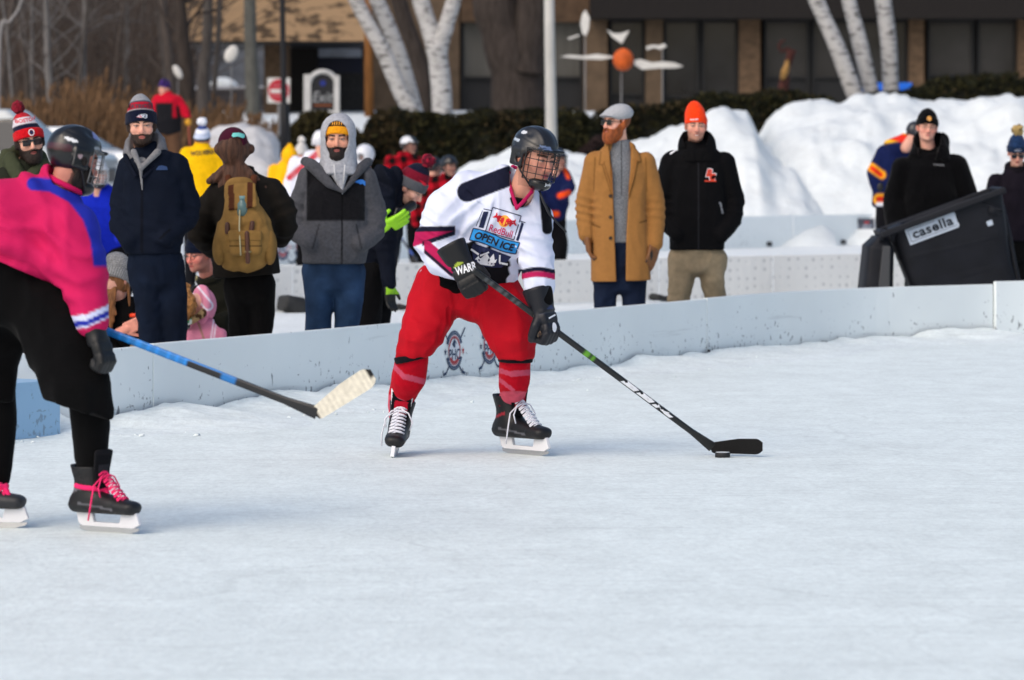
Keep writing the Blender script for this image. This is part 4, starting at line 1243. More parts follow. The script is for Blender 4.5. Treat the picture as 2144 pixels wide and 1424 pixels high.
def stem(mb, pts, r0, r1, n=10, seed=0, wob=.02):
    pts = [np.asarray(p, float) for p in pts]; k = max(8, len(pts) * 5)
    tt = np.linspace(0, len(pts) - 1, k); q = []
    for t in tt:
        i = min(int(t), len(pts) - 2); f = t - i
        p0 = pts[max(i - 1, 0)]; p1 = pts[i]; p2 = pts[i + 1]; p3 = pts[min(i + 2, len(pts) - 1)]
        q.append(.5 * (2 * p1 + (p2 - p0) * f + (2 * p0 - 5 * p1 + 4 * p2 - p3) * f * f + (3 * p1 - p0 - 3 * p2 + p3) * f ** 3))
    q = np.array(q); L = np.linspace(0, 1, k)
    r = (r0 + (r1 - r0) * L) * (1 + .07 * vnoise(np.stack([L * 9, L * 0 + seed, L * 0], 1), 1, seed))
    r = r * (1 + .15 * np.exp(-L * 14) * (r0 > .1))
    mb.tube(list(q + wob * np.stack([vnoise(q, .9, seed), vnoise(q, .9, seed + 4), 0 * L], 1)), list(r), n)
def twigs(mb, p, d, L, r, lev, rng):
    e = p + d * L; mid = (p + e) / 2 + rng.normal(0, .05, 3) * L
    mb.tube([p, mid, e], [r, r * .8, r * .6], 4, False)
    if lev:
        for _ in range(rng.integers(2, 4)):
            nd = d + rng.normal(0, .45, 3); nd[2] += .15; nd /= np.linalg.norm(nd)
            twigs(mb, p + (e - p) * rng.uniform(.5, 1), nd, L * rng.uniform(.55, .8), r * .55, lev - 1, rng)
def px_tree(Y, pts, r0, r1, name, label, material, group=None, limbs=(), twig=0, seed=0, cat='tree', n=12):
    """pts: picture points from the foot up"""
    w3 = [P(x, y, Y) for x, y in pts]; g = float(zt(w3[0][0], Y)) if Y < 133 else 2.8 + 46 * ((Y - 133) / 240) ** 1.25
    foot = w3[0].copy(); foot[2] = g - .1
    if w3[0][2] > g + .3: w3 = [foot + V(0, 0, 0)] + w3
    else: w3[0] = foot
    E = empty(name, (foot[0], Y, g), label, cat, group)
    mb = MB(); stem(mb, w3, r0, r1, n, seed); mb.build('trunk', material, E, True)
    rng = np.random.default_rng(seed + 100)
    cr = MB()
    for lp, a, b_ in limbs:
        lm = MB(); stem(lm, [P(x, y, Y + dy) for x, y, dy in lp], a, b_, n, seed + 3); lm.build('limb', material, E, True)
    if twig:
        top = w3[-1]
        for k in range(twig):
            t = rng.uniform(.25, 1); i = t * (len(w3) - 1); j = min(int(i), len(w3) - 2); p = w3[j] + (w3[j + 1] - w3[j]) * (i - j)
            a = rng.uniform(0, 6.28); d = V(math.cos(a), math.sin(a) * .6, rng.uniform(.3, 1.1)); d /= np.linalg.norm(d)
            twigs(cr, p, d, rng.uniform(.8, 1.8), r1 * .45, 2, rng)
        cr.build('crown', material, E, True)
    return E
rng = np.random.default_rng(5)
LIGHTB = bark('light_grey_bark', (.19, .18, .175), (.085, .08, .078)); MIDB = bark('brown_grey_bark', (.095, .078, .068), (.04, .033, .03))
for i in range(46):                     # the wood behind the cars
    px = -6 + i * 8.4 + rng.uniform(-6, 6); Y = rng.uniform(98, 185); s_ = F / Y; lean = rng.normal(0, 26)
    w_ = rng.choice([.045, .07, .11, .17], p=[.35, .3, .25, .1])
    px_tree(Y, [(px, 300 * 100 / Y - 20), (px + lean * .3 + rng.uniform(-6, 6), 150), (px + lean * .7 + rng.uniform(-5, 5), 20), (px + lean * 1.3, -140)], w_, w_ * .45, 'bare_tree',
            'slim bare grey tree in the wood behind the parked cars', [LIGHTB, GREYB, DARKB, MIDB][rng.choice(4, p=[.28, .27, .25, .2])], 'bare trees of the wood', twig=9, seed=i, n=7)
px_tree(96, [(393, 300), (392, 170), (380, 60), (372, -80)], .20, .14, 'bare_tree', 'dark straight tree trunk right of the man in red, beside the tan overhang', DARKB, twig=4, seed=51)
px_tree(99, [(424, 300), (426, 150), (432, 88), (436, -80)], .17, .12, 'bare_tree', 'grey trunk standing in front of the far brick house, nearest the man in red', GREYB, twig=0, seed=52)
px_tree(97, [(440, 290), (448, 180), (455, 90), (462, -60)], .07, .06, 'bare_tree', 'thin grey trunk close beside a thicker one before the brick house', GREYB, twig=0, seed=53)
px_tree(104, [(531, 280), (528, 170), (524, 88), (520, -60)], .20, .15, 'bare_tree', 'grey green trunk left of the round red road sign', bark('greenish_bark', (.13, .13, .115), (.06, .06, .055)), twig=0, seed=54)
px_tree(86, [(0, 75), (20, 45), (38, 20), (52, -20)], .035, .025, 'bare_tree', 'pale thin leaning stem at the top left corner', bark('pale_bark', (.34, .33, .32), (.16, .15, .15)), twig=0, seed=55)
# brush between the trunks, and dry reeds in front: no one could count them
mb = MB(); rng = np.random.default_rng(9)
for k in range(1700):
    px = rng.uniform(-60, 400); Y = rng.uniform(105, 175); x = (px - CX) / F * Y
    z0 = float(zt(x, min(Y, 131))) + (46 * max(0, (Y - 133) / 240) ** 1.25); L = rng.uniform(1.5, 5)
    a = rng.normal(0, .6); mb.tube([V(x, Y, z0), V(x + a * L * .4, Y, z0 + L * .6), V(x + a * L + rng.normal(0, .2), Y, z0 + L)], [.022, .016, .008], 3, False)
tag(mb.build('brush', bark('brush_bark', (.085, .066, .056), (.04, .031, .027)), None, True), 'grey brown winter brush filling the wood', 'brush', kind='stuff')
mb = MB()
for k in range(3800):
    px = rng.uniform(-60, 570); Y = rng.uniform(86, 97); x = (px - CX) / F * Y; z0 = float(zt(x, Y)) - .05
    tall = .9 + .5 * vnoise(np.array([[px / 60., 0, 0]]), 1, 3)[0]; L = rng.uniform(.6, 1.55) * tall; a = rng.normal(0, .22)
    top = V(x + a * L, Y, z0 + L); mb.tube([V(x, Y, z0), V(x + a * L * .3, Y, z0 + L * .6), top], [.012, .010, .006], 3, False)
    if rng.random() < .5: mb.tube([top - V(0, 0, .22), top - V(-a * .05, 0, .06), top + V(a * .1, 0, .04)], [.012, .035, .006], 4, False)
tag(mb.build('reeds', mat('dry_reed', H('8a6a4c') * .48, rough=1, vary=.5, vscale=1.2), None, True), 'tan dry reeds standing along the shore before the wood', 'reeds', kind='stuff')

LEAF = mat('hedge_leaf', attr=True, rough=.8, spec=.12)
def hedge(px0, px1, py_top, Y, depth, label, n=9000, name='hedge', bot=None, col=('1d1f14', '2f2d18', '14170f', '3a3120'), rnd=.25, seed=0):
    """clipped evergreen: dark inner wood and a thick skin of small leaf sprays; py_top a list of (px, py)"""
    rng = np.random.default_rng(seed + 40)
    xs = [p[0] for p in py_top]; ys = [p[1] for p in py_top]
    x0, x1 = (px0 - CX) / F * Y, (px1 - CX) / F * Y
    g = float(zt((x0 + x1) / 2, Y)) if bot is None else bot
    E = empty(name, ((x0 + x1) / 2, Y, g), label, 'hedge' if name == 'hedge' else 'bush')
    u = rng.uniform(px0, px1, n); top = CH - (np.interp(u, xs, ys) - HZ) / F * Y
    k = np.clip(np.minimum(u - px0, px1 - u) / (F / Y) / rnd / 2.2, 0, 1); k = np.sqrt(1 - (1 - k) ** 2)
    x = (u - CX) / F * Y
    face = rng.random(n)
    t = np.where(face < .55, rng.uniform(0, .12, n), rng.uniform(0, 1, n)); zz = np.where(face < .55, rng.uniform(0, 1, n), 1 - rng.uniform(0, .08, n))
    lump = .16 * vnoise(np.stack([x, t * depth, zz * 2], 1), 1.6, seed) + .06 * vnoise(np.stack([x, t, zz * 2], 1), 5, seed)
    y = Y - depth / 2 * k + t * depth * k - lump * (face < .55); z = g + (top - g) * zz * (.35 + .65 * k) + lump * (face >= .55)
    ctr = np.stack([x, y, z], 1); s_ = rng.uniform(.035, .085, n)
    A = rng.normal(0, 1, (n, 3)); A /= np.linalg.norm(A, axis=1)[:, None]; Bv = np.cross(A, rng.normal(0, 1, (n, 3))); Bv /= np.linalg.norm(Bv, axis=1)[:, None]
    v = np.stack([ctr - A * s_[:, None], ctr + Bv * s_[:, None] * .5, ctr + A * s_[:, None], ctr - Bv * s_[:, None] * .5], 1).reshape(-1, 3)
    f = np.arange(4 * n).reshape(n, 4)
    pal = np.array([H(c) for c in col]); ci = np.clip(((vnoise(ctr, 1.1, seed + 2) + 1) * .5 * len(col) + rng.normal(0, .7, n)).astype(int), 0, len(col) - 1)
    c = np.repeat(pal[ci] * rng.uniform(.7, 1.35, (n, 1)), 4, 0)
    mesh_obj('foliage', v, f, LEAF, E, c, False)
    mb = MB(); q = np.linspace(px0, px1, 24)
    for a, b_ in zip(q[:-1], q[1:]):
        m_ = (a + b_) / 2; kk = min(1, min(m_ - px0, px1 - m_) / (F / Y) / rnd / 2.2); kk = math.sqrt(1 - (1 - kk) ** 2)
        tp = CH - (np.interp(m_, xs, ys) - HZ) / F * Y
        mb.span(((a - CX) / F * Y, Y - depth * .42 * kk, g - .2), ((b_ - CX) / F * Y + .002, Y + depth * .42 * kk, g + (tp - g) * (.3 + .64 * kk)))
    mb.build('branches', mat('hedge_core', (.012, .012, .008), rough=1), E)
    return E
hedge(752, 1262, [(740, 250), (800, 232), (870, 236), (960, 240), (1060, 236), (1140, 238), (1240, 236)], 88, 2.2, 'long clipped dark hedge behind the grey hooded man and the player', 15000, bot=1.0, seed=1)
hedge(558, 775, [(560, 285), (590, 248), (640, 232), (700, 226), (760, 238)], 86, 2.4, 'rounded dark bush at the left end of the hedge under the white framed sign', 9000, 'bush', bot=.9, rnd=.8, seed=2, col=('2a2616', '39331c', '1b1a10', '4a3d20'))
hedge(1225, 1770, [(1230, 236), (1330, 226), (1420, 214), (1500, 205), (1600, 200), (1700, 200), (1770, 204)], 90, 2.4, 'dark hedge below the windows behind the orange hat', 15000, bot=1.0, seed=3)
hedge(1772, 2420, [(1770, 206), (1850, 196), (1920, 186), (1980, 172), (2050, 164), (2144, 166), (2400, 170)], 91, 2.6, 'dark hedge rising to the right of the birch clump', 15000, bot=1.2, seed=4)
hedge(1205, 1300, [(1205, 300), (1240, 285), (1290, 270)], 84, 1.2, 'brownish bare low shrub in front of the hedge, left of the tan coat', 2500, 'shrub', bot=1.0, rnd=.5, seed=5, col=('2b2122', '3a2d2a', '1d1718', '463634'))

px_tree(97, [(868, 250), (838, 190), (808, 120), (770, 50), (738, -15), (715, -70)], .21, .17, 'birch_tree', 'white birch trunk leaning left at the left of its clump', BIRCH, 'birches beside the flagpole', seed=61)
px_tree(98, [(872, 250), (856, 190), (835, 110), (808, 40), (782, -15), (764, -70)], .22, .17, 'birch_tree', 'second white birch trunk, between the leftmost and the forked one', BIRCH, 'birches beside the flagpole', seed=62)
px_tree(96, [(926, 250), (924, 190), (918, 130), (914, 92)], .27, .24, 'birch_tree', 'forked white birch trunk in front of the dark window', BIRCH, 'birches beside the flagpole', seed=63,
        limbs=[([(912, 105, 0), (900, 60, .1), (884, 10, .15), (868, -50, .2)], .21, .19), ([(920, 100, 0), (932, 60, -.1), (948, 10, -.15), (968, -50, -.2)], .20, .16)])
px_tree(91, [(1800, 235), (1782, 180), (1752, 100), (1722, 30), (1690, -50)], .205, .175, 'birch_tree', 'leaning white birch, leftmost of the three by the blue bench', BIRCH, 'birches by the blue bench', seed=64)
px_tree(91.5, [(1832, 235), (1822, 180), (1800, 90), (1779, 10), (1765, -50)], .19, .17, 'birch_tree', 'white birch in the middle of the three by the blue bench', BIRCH, 'birches by the blue bench', seed=65)
px_tree(92, [(1868, 235), (1865, 180), (1860, 90), (1850, 10), (1845, -50)], .185, .185, 'birch_tree', 'upright white birch, rightmost of the three by the blue bench', BIRCH, 'birches by the blue bench', seed=66)
px_tree(101, [(893, 250), (890, 180), (872, 110), (846, 40), (822, -50)], .22, .20, 'tree', 'dark brown trunk leaning behind the white birches', DARKB, seed=67)
px_tree(102, [(1088, 250), (1080, 150), (1050, 60), (1020, -50)], .75, .50, 'tree', 'massive dark double trunk left of the flagpole', DARKB, seed=68,
        limbs=[([(1100, 150, -.2), (1112, 60, -.3), (1120, -50, -.4)], .45, .40)])

# ------------------------------------------------------------------ building, house, cars
YB = 125.0
def bb(mb, x0, x1, y0, y1, Y=YB, d=.3):
    a = P(x0, y1, Y); b_ = P(x1, y0, Y); mb.span((a[0], Y, a[2]), (b_[0], Y + d, b_[2]))
BRICK = mat('tan_brick', H('8a7058') * .42, rough=.95, vary=.35, vscale=5, bump=.5, bscale=14, stretch=(1, 1, 2.5))
TAN = mat('tan_stone', H('8a745e') * .40, rough=.95, vary=.22, vscale=3, bump=.5, bscale=9)
BROWN = mat('brown_fascia', H('14100f'), rough=.8, vary=.3, vscale=5, stretch=(5, 5, .2))
FRAME = mat('bronze_frame', (.010, .010, .011), rough=.5)
GLASS = mat('dark_glass', (.020, .021, .024), rough=.12, spec=.5, vary=.5, vscale=.6)
CURT = mat('curtained_glass', (.072, .070, .064), rough=.2, spec=.4, vary=.3, vscale=.8, stretch=(2, 1, .3))
Bd = empty('office_building', P(1500, HZ, YB + 3) * V(1, 1, 0) + V(0, 0, 2.9), 'long low brown building with brick piers and dark windows behind the hedge', 'building')
mb = MB(); bb(mb, 735, 2500, -230, 262, YB + 1.2, 8); mb.build('wall', mat('dark_wall', (.022, .018, .016), rough=.9, vary=.3, vscale=2), Bd)
mb = MB(); bb(mb, 1236, 2500, -90, 38, YB - 1.6, 3.6); mb.build('fascia', BROWN, Bd)
mb = MB(); bb(mb, 965, 1234, -90, 46, YB - .2, 1.3); mb.build('header', mat('tan_header', H('66513f') * .55, rough=.95, vary=.3, vscale=3), Bd)
mb = MB(); bb(mb, 738, 962, -90, 262, YB - .1, 1.2); mb.build('stone_wall', TAN, Bd)
for x0, x1, mt_ in ((1222, 1272, TAN), (1352, 1388, TAN), (1548, 1592, BRICK), (1904, 1935, BRICK), (2132, 2160, BRICK)):
    mb = MB(); bb(mb, x0, x1, 36, 262, YB - .3, 1.4); mb.build('pier', mt_, Bd)
for x0, x1, gl, sill in ((966, 1051, CURT, 165), (1060, 1138, CURT, 165), (1146, 1220, CURT, 165), (1276, 1350, GLASS, 200), (1390, 1465, GLASS, 205), (1469, 1546, GLASS, 205), (1600, 1696, CURT, 165), (1700, 1790, CURT, 165),
                         (1794, 1902, GLASS, 190), (1942, 2040, CURT, 160), (2046, 2130, CURT, 160), (2164, 2300, GLASS, 190)):
    fr = MB()
    for a in ((x0, x0 + 6, 40, 235), (x1 - 6, x1, 40, 235), (x0 + 6, x1 - 6, 40, 46), (x0 + 6, x1 - 6, sill - 5, sill)): bb(fr, *a, YB + .2, .3)
    fo = fr.build('window', FRAME, Bd)
    pn = MB(); bb(pn, x0 + 6, x1 - 6, 46, sill - 5, YB + .35, .05)
    pn.build('pane', mat('curtain_dim', (.032, .030, .030), rough=.2, spec=.4, vary=.3, vscale=.8) if gl is CURT and x0 > 1500 else gl, fo)
    pn = MB(); bb(pn, x0 + 6, x1 - 6, sill, 235, YB + .36, .05); pn.build('lower_panel', FRAME, fo)
# lit reflections of parked cars live in the glass; the tan overhang of the entrance
E = empty('entrance_canopy', P(565, HZ, 117) * V(1, 1, 0) + V(0, 0, 2.8), 'tan shingled entrance overhang on a stone pier, left of the birches', 'canopy')
m = bpy.data.materials.new('tan_shingle'); m.use_nodes = True; nt = m.node_tree; bs = nt.nodes['Principled BSDF']; bs.inputs['Roughness'].default_value = .95
tc = nt.nodes.new('ShaderNodeTexCoord'); mp = nt.nodes.new('ShaderNodeMapping'); mp.inputs['Scale'].default_value = (1, 1, 2.6); mp.inputs['Rotation'].default_value = (0, .12, 0); nt.links.new(tc.outputs['Object'], mp.inputs[0])
n = nt.nodes.new('ShaderNodeTexNoise'); n.inputs['Scale'].default_value = 2.1; n.inputs['Detail'].default_value = 3; nt.links.new(mp.outputs[0], n.inputs['Vector'])
r = nt.nodes.new('ShaderNodeMapRange'); r.inputs['From Min'].default_value = .50; r.inputs['From Max'].default_value = .60; nt.links.new(n.outputs['Fac'], r.inputs['Value'])
mx = nt.nodes.new('ShaderNodeMix'); mx.data_type = 'RGBA'; nt.links.new(r.outputs[0], mx.inputs['Factor']); mx.inputs[6].default_value = (*(H('a98b6a') * .78), 1); mx.inputs[7].default_value = (*(H('5c4a38') * .6), 1); nt.links.new(mx.outputs[2], bs.inputs['Base Color'])
mb = MB(); bb(mb, 366, 768, -120, 86, 114, 8); mb.build('overhang', m, E)
mb = MB(); bb(mb, 368, 766, 84, 90, 114.1, 7.8); mb.build('soffit', FRAME, E)
mb = MB(); bb(mb, 553, 603, 89, 300, 116, 1.4); mb.build('pier', BRICK, E)
mb = MB(); bb(mb, 604, 664, 89, 300, 119.5, .3); mb.build('door', mat('dark_door', (.014, .011, .010), rough=.7), E)
fr = MB(); bb(fr, 664, 766, 89, 300, 120, .3); fo = fr.build('wall', mat('porch_wall', (.035, .032, .03), rough=.9, vary=.3), E)
pn = MB(); bb(pn, 667, 757, 92, 120, 119.9, .05); pn.build('pane', mat('bright_pane', (.36, .39, .45), rough=.25, vary=.35, vscale=1.5), fo)
pn = MB(); bb(pn, 667, 757, 122, 153, 119.9, .05); pn.build('navy_band', mat('navy_pane', H('10172e'), rough=.4), fo)
mb = MB(); mb.tube([P(773, 262, 104), P(772, 100, 104), P(770, -60, 104)], [.13, .12, .11], 10)
o = mb.build('utility_pole', bark('wood_pole', H('8a5e36'), H('5d3d22'), 3), None, True, origin=P(773, 262, 104)); tag(o, 'orange brown wooden pole left of the white birches', 'pole')
# brick house far beyond the canopy
E = empty('brick_house', V((470 - CX) / F * 150, 150, 3.0), 'far red brick house with a grey roof, seen under the tan overhang', 'house')
mb = MB(); bb(mb, 380, 570, 195, 330, 150, 6); mb.build('wall', mat('red_brick', H('5e3630') * .9, rough=.95, vary=.3, vscale=2), E)
mb = MB(); a = P(370, 186, 149.5); b_ = P(580, 186, 149.5); c = P(570, 60, 154); d = P(380, 60, 154); mb.extr([a, b_, c, d], V(0, 3, .1)); mb.build('roof', mat('grey_roof', (.075, .08, .088), rough=.9, vary=.3, vscale=1), E)
mb = MB(); bb(mb, 374, 576, 180, 194, 149.2, .5); mb.build('gutter', mat('snowy_gutter', (.42, .44, .48), rough=.8, vary=.4, vscale=1.5), E)
mb = MB(); q = P(470, 176, 149.6); mb2 = body('roof_snow', DISP(ell(P(468, 178, 149.8), (.55, .5, .28)), lambda p: .08 * vnoise(p, 3)), .06, SNOW, E)

def car(loc, yaw, color, label, L=4.5, Wd=1.8, Ht=1.45, hood=1.25, kind='car'):
    E = empty('parked_car', loc, label, 'car'); M = rotm(yaw); o = np.asarray(loc, float)
    def loc_(p): return (p - o) @ M
    lower = box((0, 0, .62), (L / 2, Wd / 2, .33), .16); 
    def cab(q):
        x, y, z = q.T
        k = np.clip((z - .85) / (Ht - .85), 0, 1)
        x0 = -L / 2 + .15 + .55 * k; x1 = L / 2 - hood - .95 * k + .3
        hx = (x1 - x0) / 2; cx = (x1 + x0) / 2
        dx = np.abs(x - cx) - hx; dy = np.abs(y) - (Wd / 2 - .06 - .16 * k); dz = np.maximum(z - Ht + .05, .6 - z)
        m = np.stack([dx + .08, dy + .08, dz], 1)
        return np.linalg.norm(np.maximum(m, 0), axis=1) + np.minimum(m.max(1), 0) - .08
    def hd(q):
        x, y, z = q.T
        hz = .98 - .16 * np.clip((x - (L / 2 - hood)) / hood, 0, 1)
        return np.maximum(np.maximum(z - hz, np.abs(y) - Wd / 2 + .05), np.maximum(L / 2 - hood - .6 - x, x - L / 2 + .05))
    def f(q):
        d = np.minimum(lower.f(q), hd(q)); e = cab(q)
        k = .08; h = np.clip(.5 + .5 * (e - d) / k, 0, 1); d = e + (d - e) * h - k * h * (1 - h)
        for wx in (-L / 2 + .85, L / 2 - .85):
            d = np.maximum(d, -(np.maximum(np.hypot(q[:, 0] - wx, q[:, 2] - .33) - .38, Wd / 2 - .28 - np.abs(q[:, 1]))))
        return d
    R = L / 2 + .4
    w_ = lambda g: Sh(lambda p: g(loc_(p)), o + V(-R, -R, 0), o + V(R, R, Ht + .2))
    PAINT = mat('car_paint_' + label[:12], color, rough=.3, spec=.5, coat=.6)
    body('body', w_(f), .045, PAINT, E)
    zw = lambda q: np.maximum(.93 - q[:, 2], q[:, 2] - Ht + .13)
    side = lambda q: np.maximum(np.maximum(cab(q) - .012, zw(q)), np.maximum(Wd / 2 - .30 - np.abs(q[:, 1]), np.abs(q[:, 0] + .1) - L * .30))
    for q_ in (-1, 1): body('side_window', w_(lambda p, q_=q_: np.maximum(side(p), -q_ * p[:, 1])), .04, LENS, E)
    front = lambda q: np.maximum(np.maximum(cab(q) - .012, zw(q)), np.maximum(np.abs(q[:, 1]) - Wd / 2 + .22, L / 2 - hood - .75 - q[:, 0]))
    body('windshield', w_(front), .04, mat('windshield', (.10, .115, .12), rough=.08, spec=.6), E)
    TY = mat('tyre', (.012, .012, .012), rough=.9)
    for wx in (-L / 2 + .85, L / 2 - .85):
        for q in (-1, 1):
            c = o + M @ V(wx, q * (Wd / 2 - .12), .33); ax = M @ V(0, 1, 0)
            wo = body('wheel', torus(c, ax, .235, .085, (1, 1, 1)), .03, TY, E)
            mb = MB(); mb.tube([c - ax * .06, c + ax * .06], .21, 14); mb.build('rim', mat('rim', (.35, .35, .36), rough=.4, metal=.6), wo)
    mb = MB()
    for q in (-1, 1): mb2 = MB(); mb2.box(o + M @ V(L / 2 - .06, q * (Wd / 2 - .28), .70), (.06, .17, .07), M); mb2.build('headlight', mat('headlight', (.6, .62, .65), rough=.15), E, bevel=.02)
    g = MB(); g.box(o + M @ V(L / 2 - .01, 0, .55), (.03, .5, .13), M); g.build('grille', BLACKP, E, bevel=.02)
    return E
car((-11.3 + 1.4, 73, float(zt(-10, 73)) + .0), -8, (.42, .45, .46), 'silver car at the left edge behind the red pompom hat', L=5.2, Wd=1.9, Ht=1.72, hood=1.0)
car((-9.25, 82, float(zt(-9, 82)) - .05), -12, (.66, .68, .70), 'white car whose bonnet shows left of the navy jacket', L=4.5, Ht=1.42, hood=1.3)

# ------------------------------------------------------------------ poles, signs, sculptures
def pole(name, pts, Y, r, m, label, cat, foot_r=None):
    w3 = [P(x, y, Y) for x, y in pts]; g = float(zt(w3[0][0], Y)); w3[0] = V(w3[0][0], Y, g - .05)
    E = empty(name, (w3[0][0], Y, g), label, cat)
    mb = MB(); mb.tube(w3, r, 14); mb.build('shaft', m, E, True)
    return E
pole('flagpole', [(1156, 420), (1154, 270), (1151, 100), (1149, -60)], 76, [.115, .11, .102, .095], mat('cream_paint', (.42, .415, .39), rough=.5, vary=.08, vscale=2), 'cream white flagpole behind the helmeted player', 'flagpole')
E = pole('lamp_post', [(597, 420), (594, 200), (591, 0), (590, -80)], 82, [.062, .062, .058, .055], mat('post_black', (.006, .006, .008), rough=.5), 'slim black lamp post crossing the round red road sign', 'lamp post')
mb = MB(); mb.tube([P(597, 330, 82), P(597, 252, 82), P(596, 225, 82), P(595, 215, 82)], [.11, .10, .085, .06], 12); mb.build('base', mat('post_black'), E, True)
# round no-entry sign
Y = 93; E = empty('road_sign', V((583 - CX) / F * Y, Y, float(zt(-5, Y))), 'square white road sign with a red disc and white bar, behind the black lamp post', 'road sign')
mb = MB(); mb.span(P(560, 216, Y) * V(1, 1, 1), P(607, 163, Y) + V(0, .02, 0)); mb.build('plate', mat('sign_white', (.62, .62, .60), rough=.5, vary=.1), E)
c = P(583.5, 189.5, Y) - V(0, .006, 0); s_ = 1 / 90.
v, f = disc2(.245, .265, 36); decal('red_disc', v, f, c, V(1, 0, 0), V(0, 0, 1), mat('sign_red2', H('b02636'), rough=.5), E)
v, f = line2((-.19, -.015), (.19, -.015), .085); decal('white_bar', v, f, c, V(1, 0, 0), V(0, 0, 1), mat('sign_white'), E, off=.008)
mm = mat('sign_pink', H('c9828a'), rough=.5)
for tx, yy in (('DO NOT', .115), ('ENTER', -.125)):
    v, f = fit_text(tx, .26, .06); decal('lettering', v + np.array([0, yy]), f, c, V(1, 0, 0), V(0, 0, 1), mm, E, off=.008)
mb = MB(); mb.tube([V(c[0], Y + .04, float(zt(-5, Y)) - .1), V(c[0], Y + .04, 3.2)], .03, 8); mb.build('post', mat('zinc', (.25, .25, .25), rough=.5, metal=.5), E)
# framed exit sign
Y = 96; WP = mat('white_wood', (.48, .48, .47), rough=.6, vary=.1, vscale=4)
E = empty('sign_board', V((677 - CX) / F * Y, Y, float(zt(-4, Y))), 'white framed black sign with arched top, right of the lamp post', 'sign')
for x0, x1, y0, y1 in ((636, 651, 156, 300), (699, 711, 158, 300)):
    mb = MB(); a = P(x0, y1, Y); b_ = P(x1, y0, Y); mb.span((a[0], Y - .06, float(zt(-4, Y)) - .1), (b_[0], Y + .1, b_[2])); mb.build('post', WP, E, bevel=.01)
n = 18; arc = [P(676 + 25 * math.cos(a), 178 - 24 * math.sin(a), Y) for a in np.linspace(0, np.pi, n)]
mb = MB(); mb.extr([P(651, 231, Y), P(701, 231, Y)] + arc, V(0, .06, 0)); mb.build('panel', mat('panel_black', (.010, .010, .013), rough=.5), E)
mb = MB(); mb.tube([P(676 + 29 * math.cos(a), 178 - 28 * math.sin(a), Y) for a in np.linspace(.2, np.pi - .2, n)], .06, 8); mb.build('arch_trim', WP, E, True)
mb = MB(); mb.span(P(651, 238, Y), P(699, 231, Y) + V(0, .08, 0)); mb.build('rail', WP, E)
c = P(676, 203, Y) - V(0, .008, 0)
v, f = fit_text('Exit', .50, .25, shear=.25); decal('lettering', v, f, c, V(1, 0, 0), V(0, 0, 1), mat('letter_grey', (.30, .31, .32), rough=.6), E)
v, f = disc2(.07, .07); decal('blue_mark', v + np.array([.0, .33]), f, c, V(1, 0, 0), V(0, 0, 1), mat('mark_blue', H('1a2a78'), rough=.6), E)
v, f = line2((-.22, -.20), (.22, -.20), .045); decal('orange_line', v, f, c, V(1, 0, 0), V(0, 0, 1), mat('mark_orange', H('7a4018'), rough=.6), E)
# wind sculpture: orange ball, white blades and birds on thin masts
Y = 95; WM = mat('white_metal', (.60, .59, .56), rough=.5, vary=.1, vscale=3); GM = mat('grey_metal', (.20, .20, .20), rough=.5, metal=.4)
g = 1.6; E = empty('wind_sculpture', V((1305 - CX) / F * Y, Y, g), 'wind sculpture with an orange ball, long white blades and small white birds', 'sculpture')
body('ball', ell(P(1305, 125, Y), (.245, .245, .27)), .02, mat('orange_paint', H('c2571f'), rough=.7, vary=.25, vscale=5), E)
for x, y0 in ((1301, 150), (1225, 75), (1387, 105)):
    mb = MB(); mb.tube([V((x - CX) / F * Y, Y + .02, g - .3), P(x, y0, Y) + V(0, .02, 0)], .016, 8); mb.build('mast', GM, E, True)
def blade(poly, dy=0.0, th=.03, name='blade'):
    mb = MB(); mb.extr([P(x, y, Y - dy) for x, y in poly], V(0, th, 0)); mb.build(name, WM, E, bevel=.008)
blade([(1284, 121), (1260, 125), (1225, 124), (1190, 121), (1173, 119), (1190, 115), (1222, 117), (1250, 113), (1284, 118)])
blade([(1327, 127), (1340, 124), (1365, 131), (1390, 129), (1412, 131), (1431, 139), (1412, 143), (1380, 143), (1345, 146), (1328, 136)])
blade([(1226, 20), (1235, 38), (1233, 60), (1227, 76), (1219, 70), (1215, 50), (1219, 30)], .05, .06)
blade([(1270, 62), (1286, 70), (1299, 70), (1318, 64), (1310, 78), (1302, 92), (1294, 86), (1282, 78)], .1, .06, 'bird')
blade([(1352, 98), (1366, 94), (1380, 95), (1392, 91), (1396, 98), (1382, 104), (1370, 100), (1354, 105)], .0, .06, 'bird')
blade([(1188, 80), (1212, 72), (1214, 75), (1192, 83)], 0, .03)
# rusted figure
Y = 97; RU = mat('rusted_steel', H('3a1a15'), rough=.85, vary=.5, vscale=6); 
E = empty('metal_sculpture', V((1645 - CX) / F * Y, Y, 1.9), 'rust red metal sculpture with a curled top and a gold middle', 'sculpture')
mb = MB(); mb.tube([P(1640, 250, Y), P(1641, 180, Y), P(1645, 150, Y), P(1655, 118, Y), P(1657, 104, Y)], [.18, .14, .10, .10, .13], 10); mb.build('stem', RU, E, True)
mb = MB(); mb.tube([P(1662, 112, Y), P(1650, 102, Y), P(1636, 108, Y), P(1630, 98, Y), P(1636, 88, Y), P(1645, 84, Y)], [.05, .06, .04, .04, .035, .02], 8); mb.build('curl', RU, E, True)
mb = MB(); mb.tube([P(1638, 166, Y - .1), P(1643, 150, Y - .12), P(1647, 140, Y - .12), P(1649, 126, Y - .1)], [.06, .10, .08, .05], 10); mb.build('gold_body', mat('gold_leaf', H('8f6c3a'), rough=.5, metal=.3, vary=.3, vscale=12), E, True)
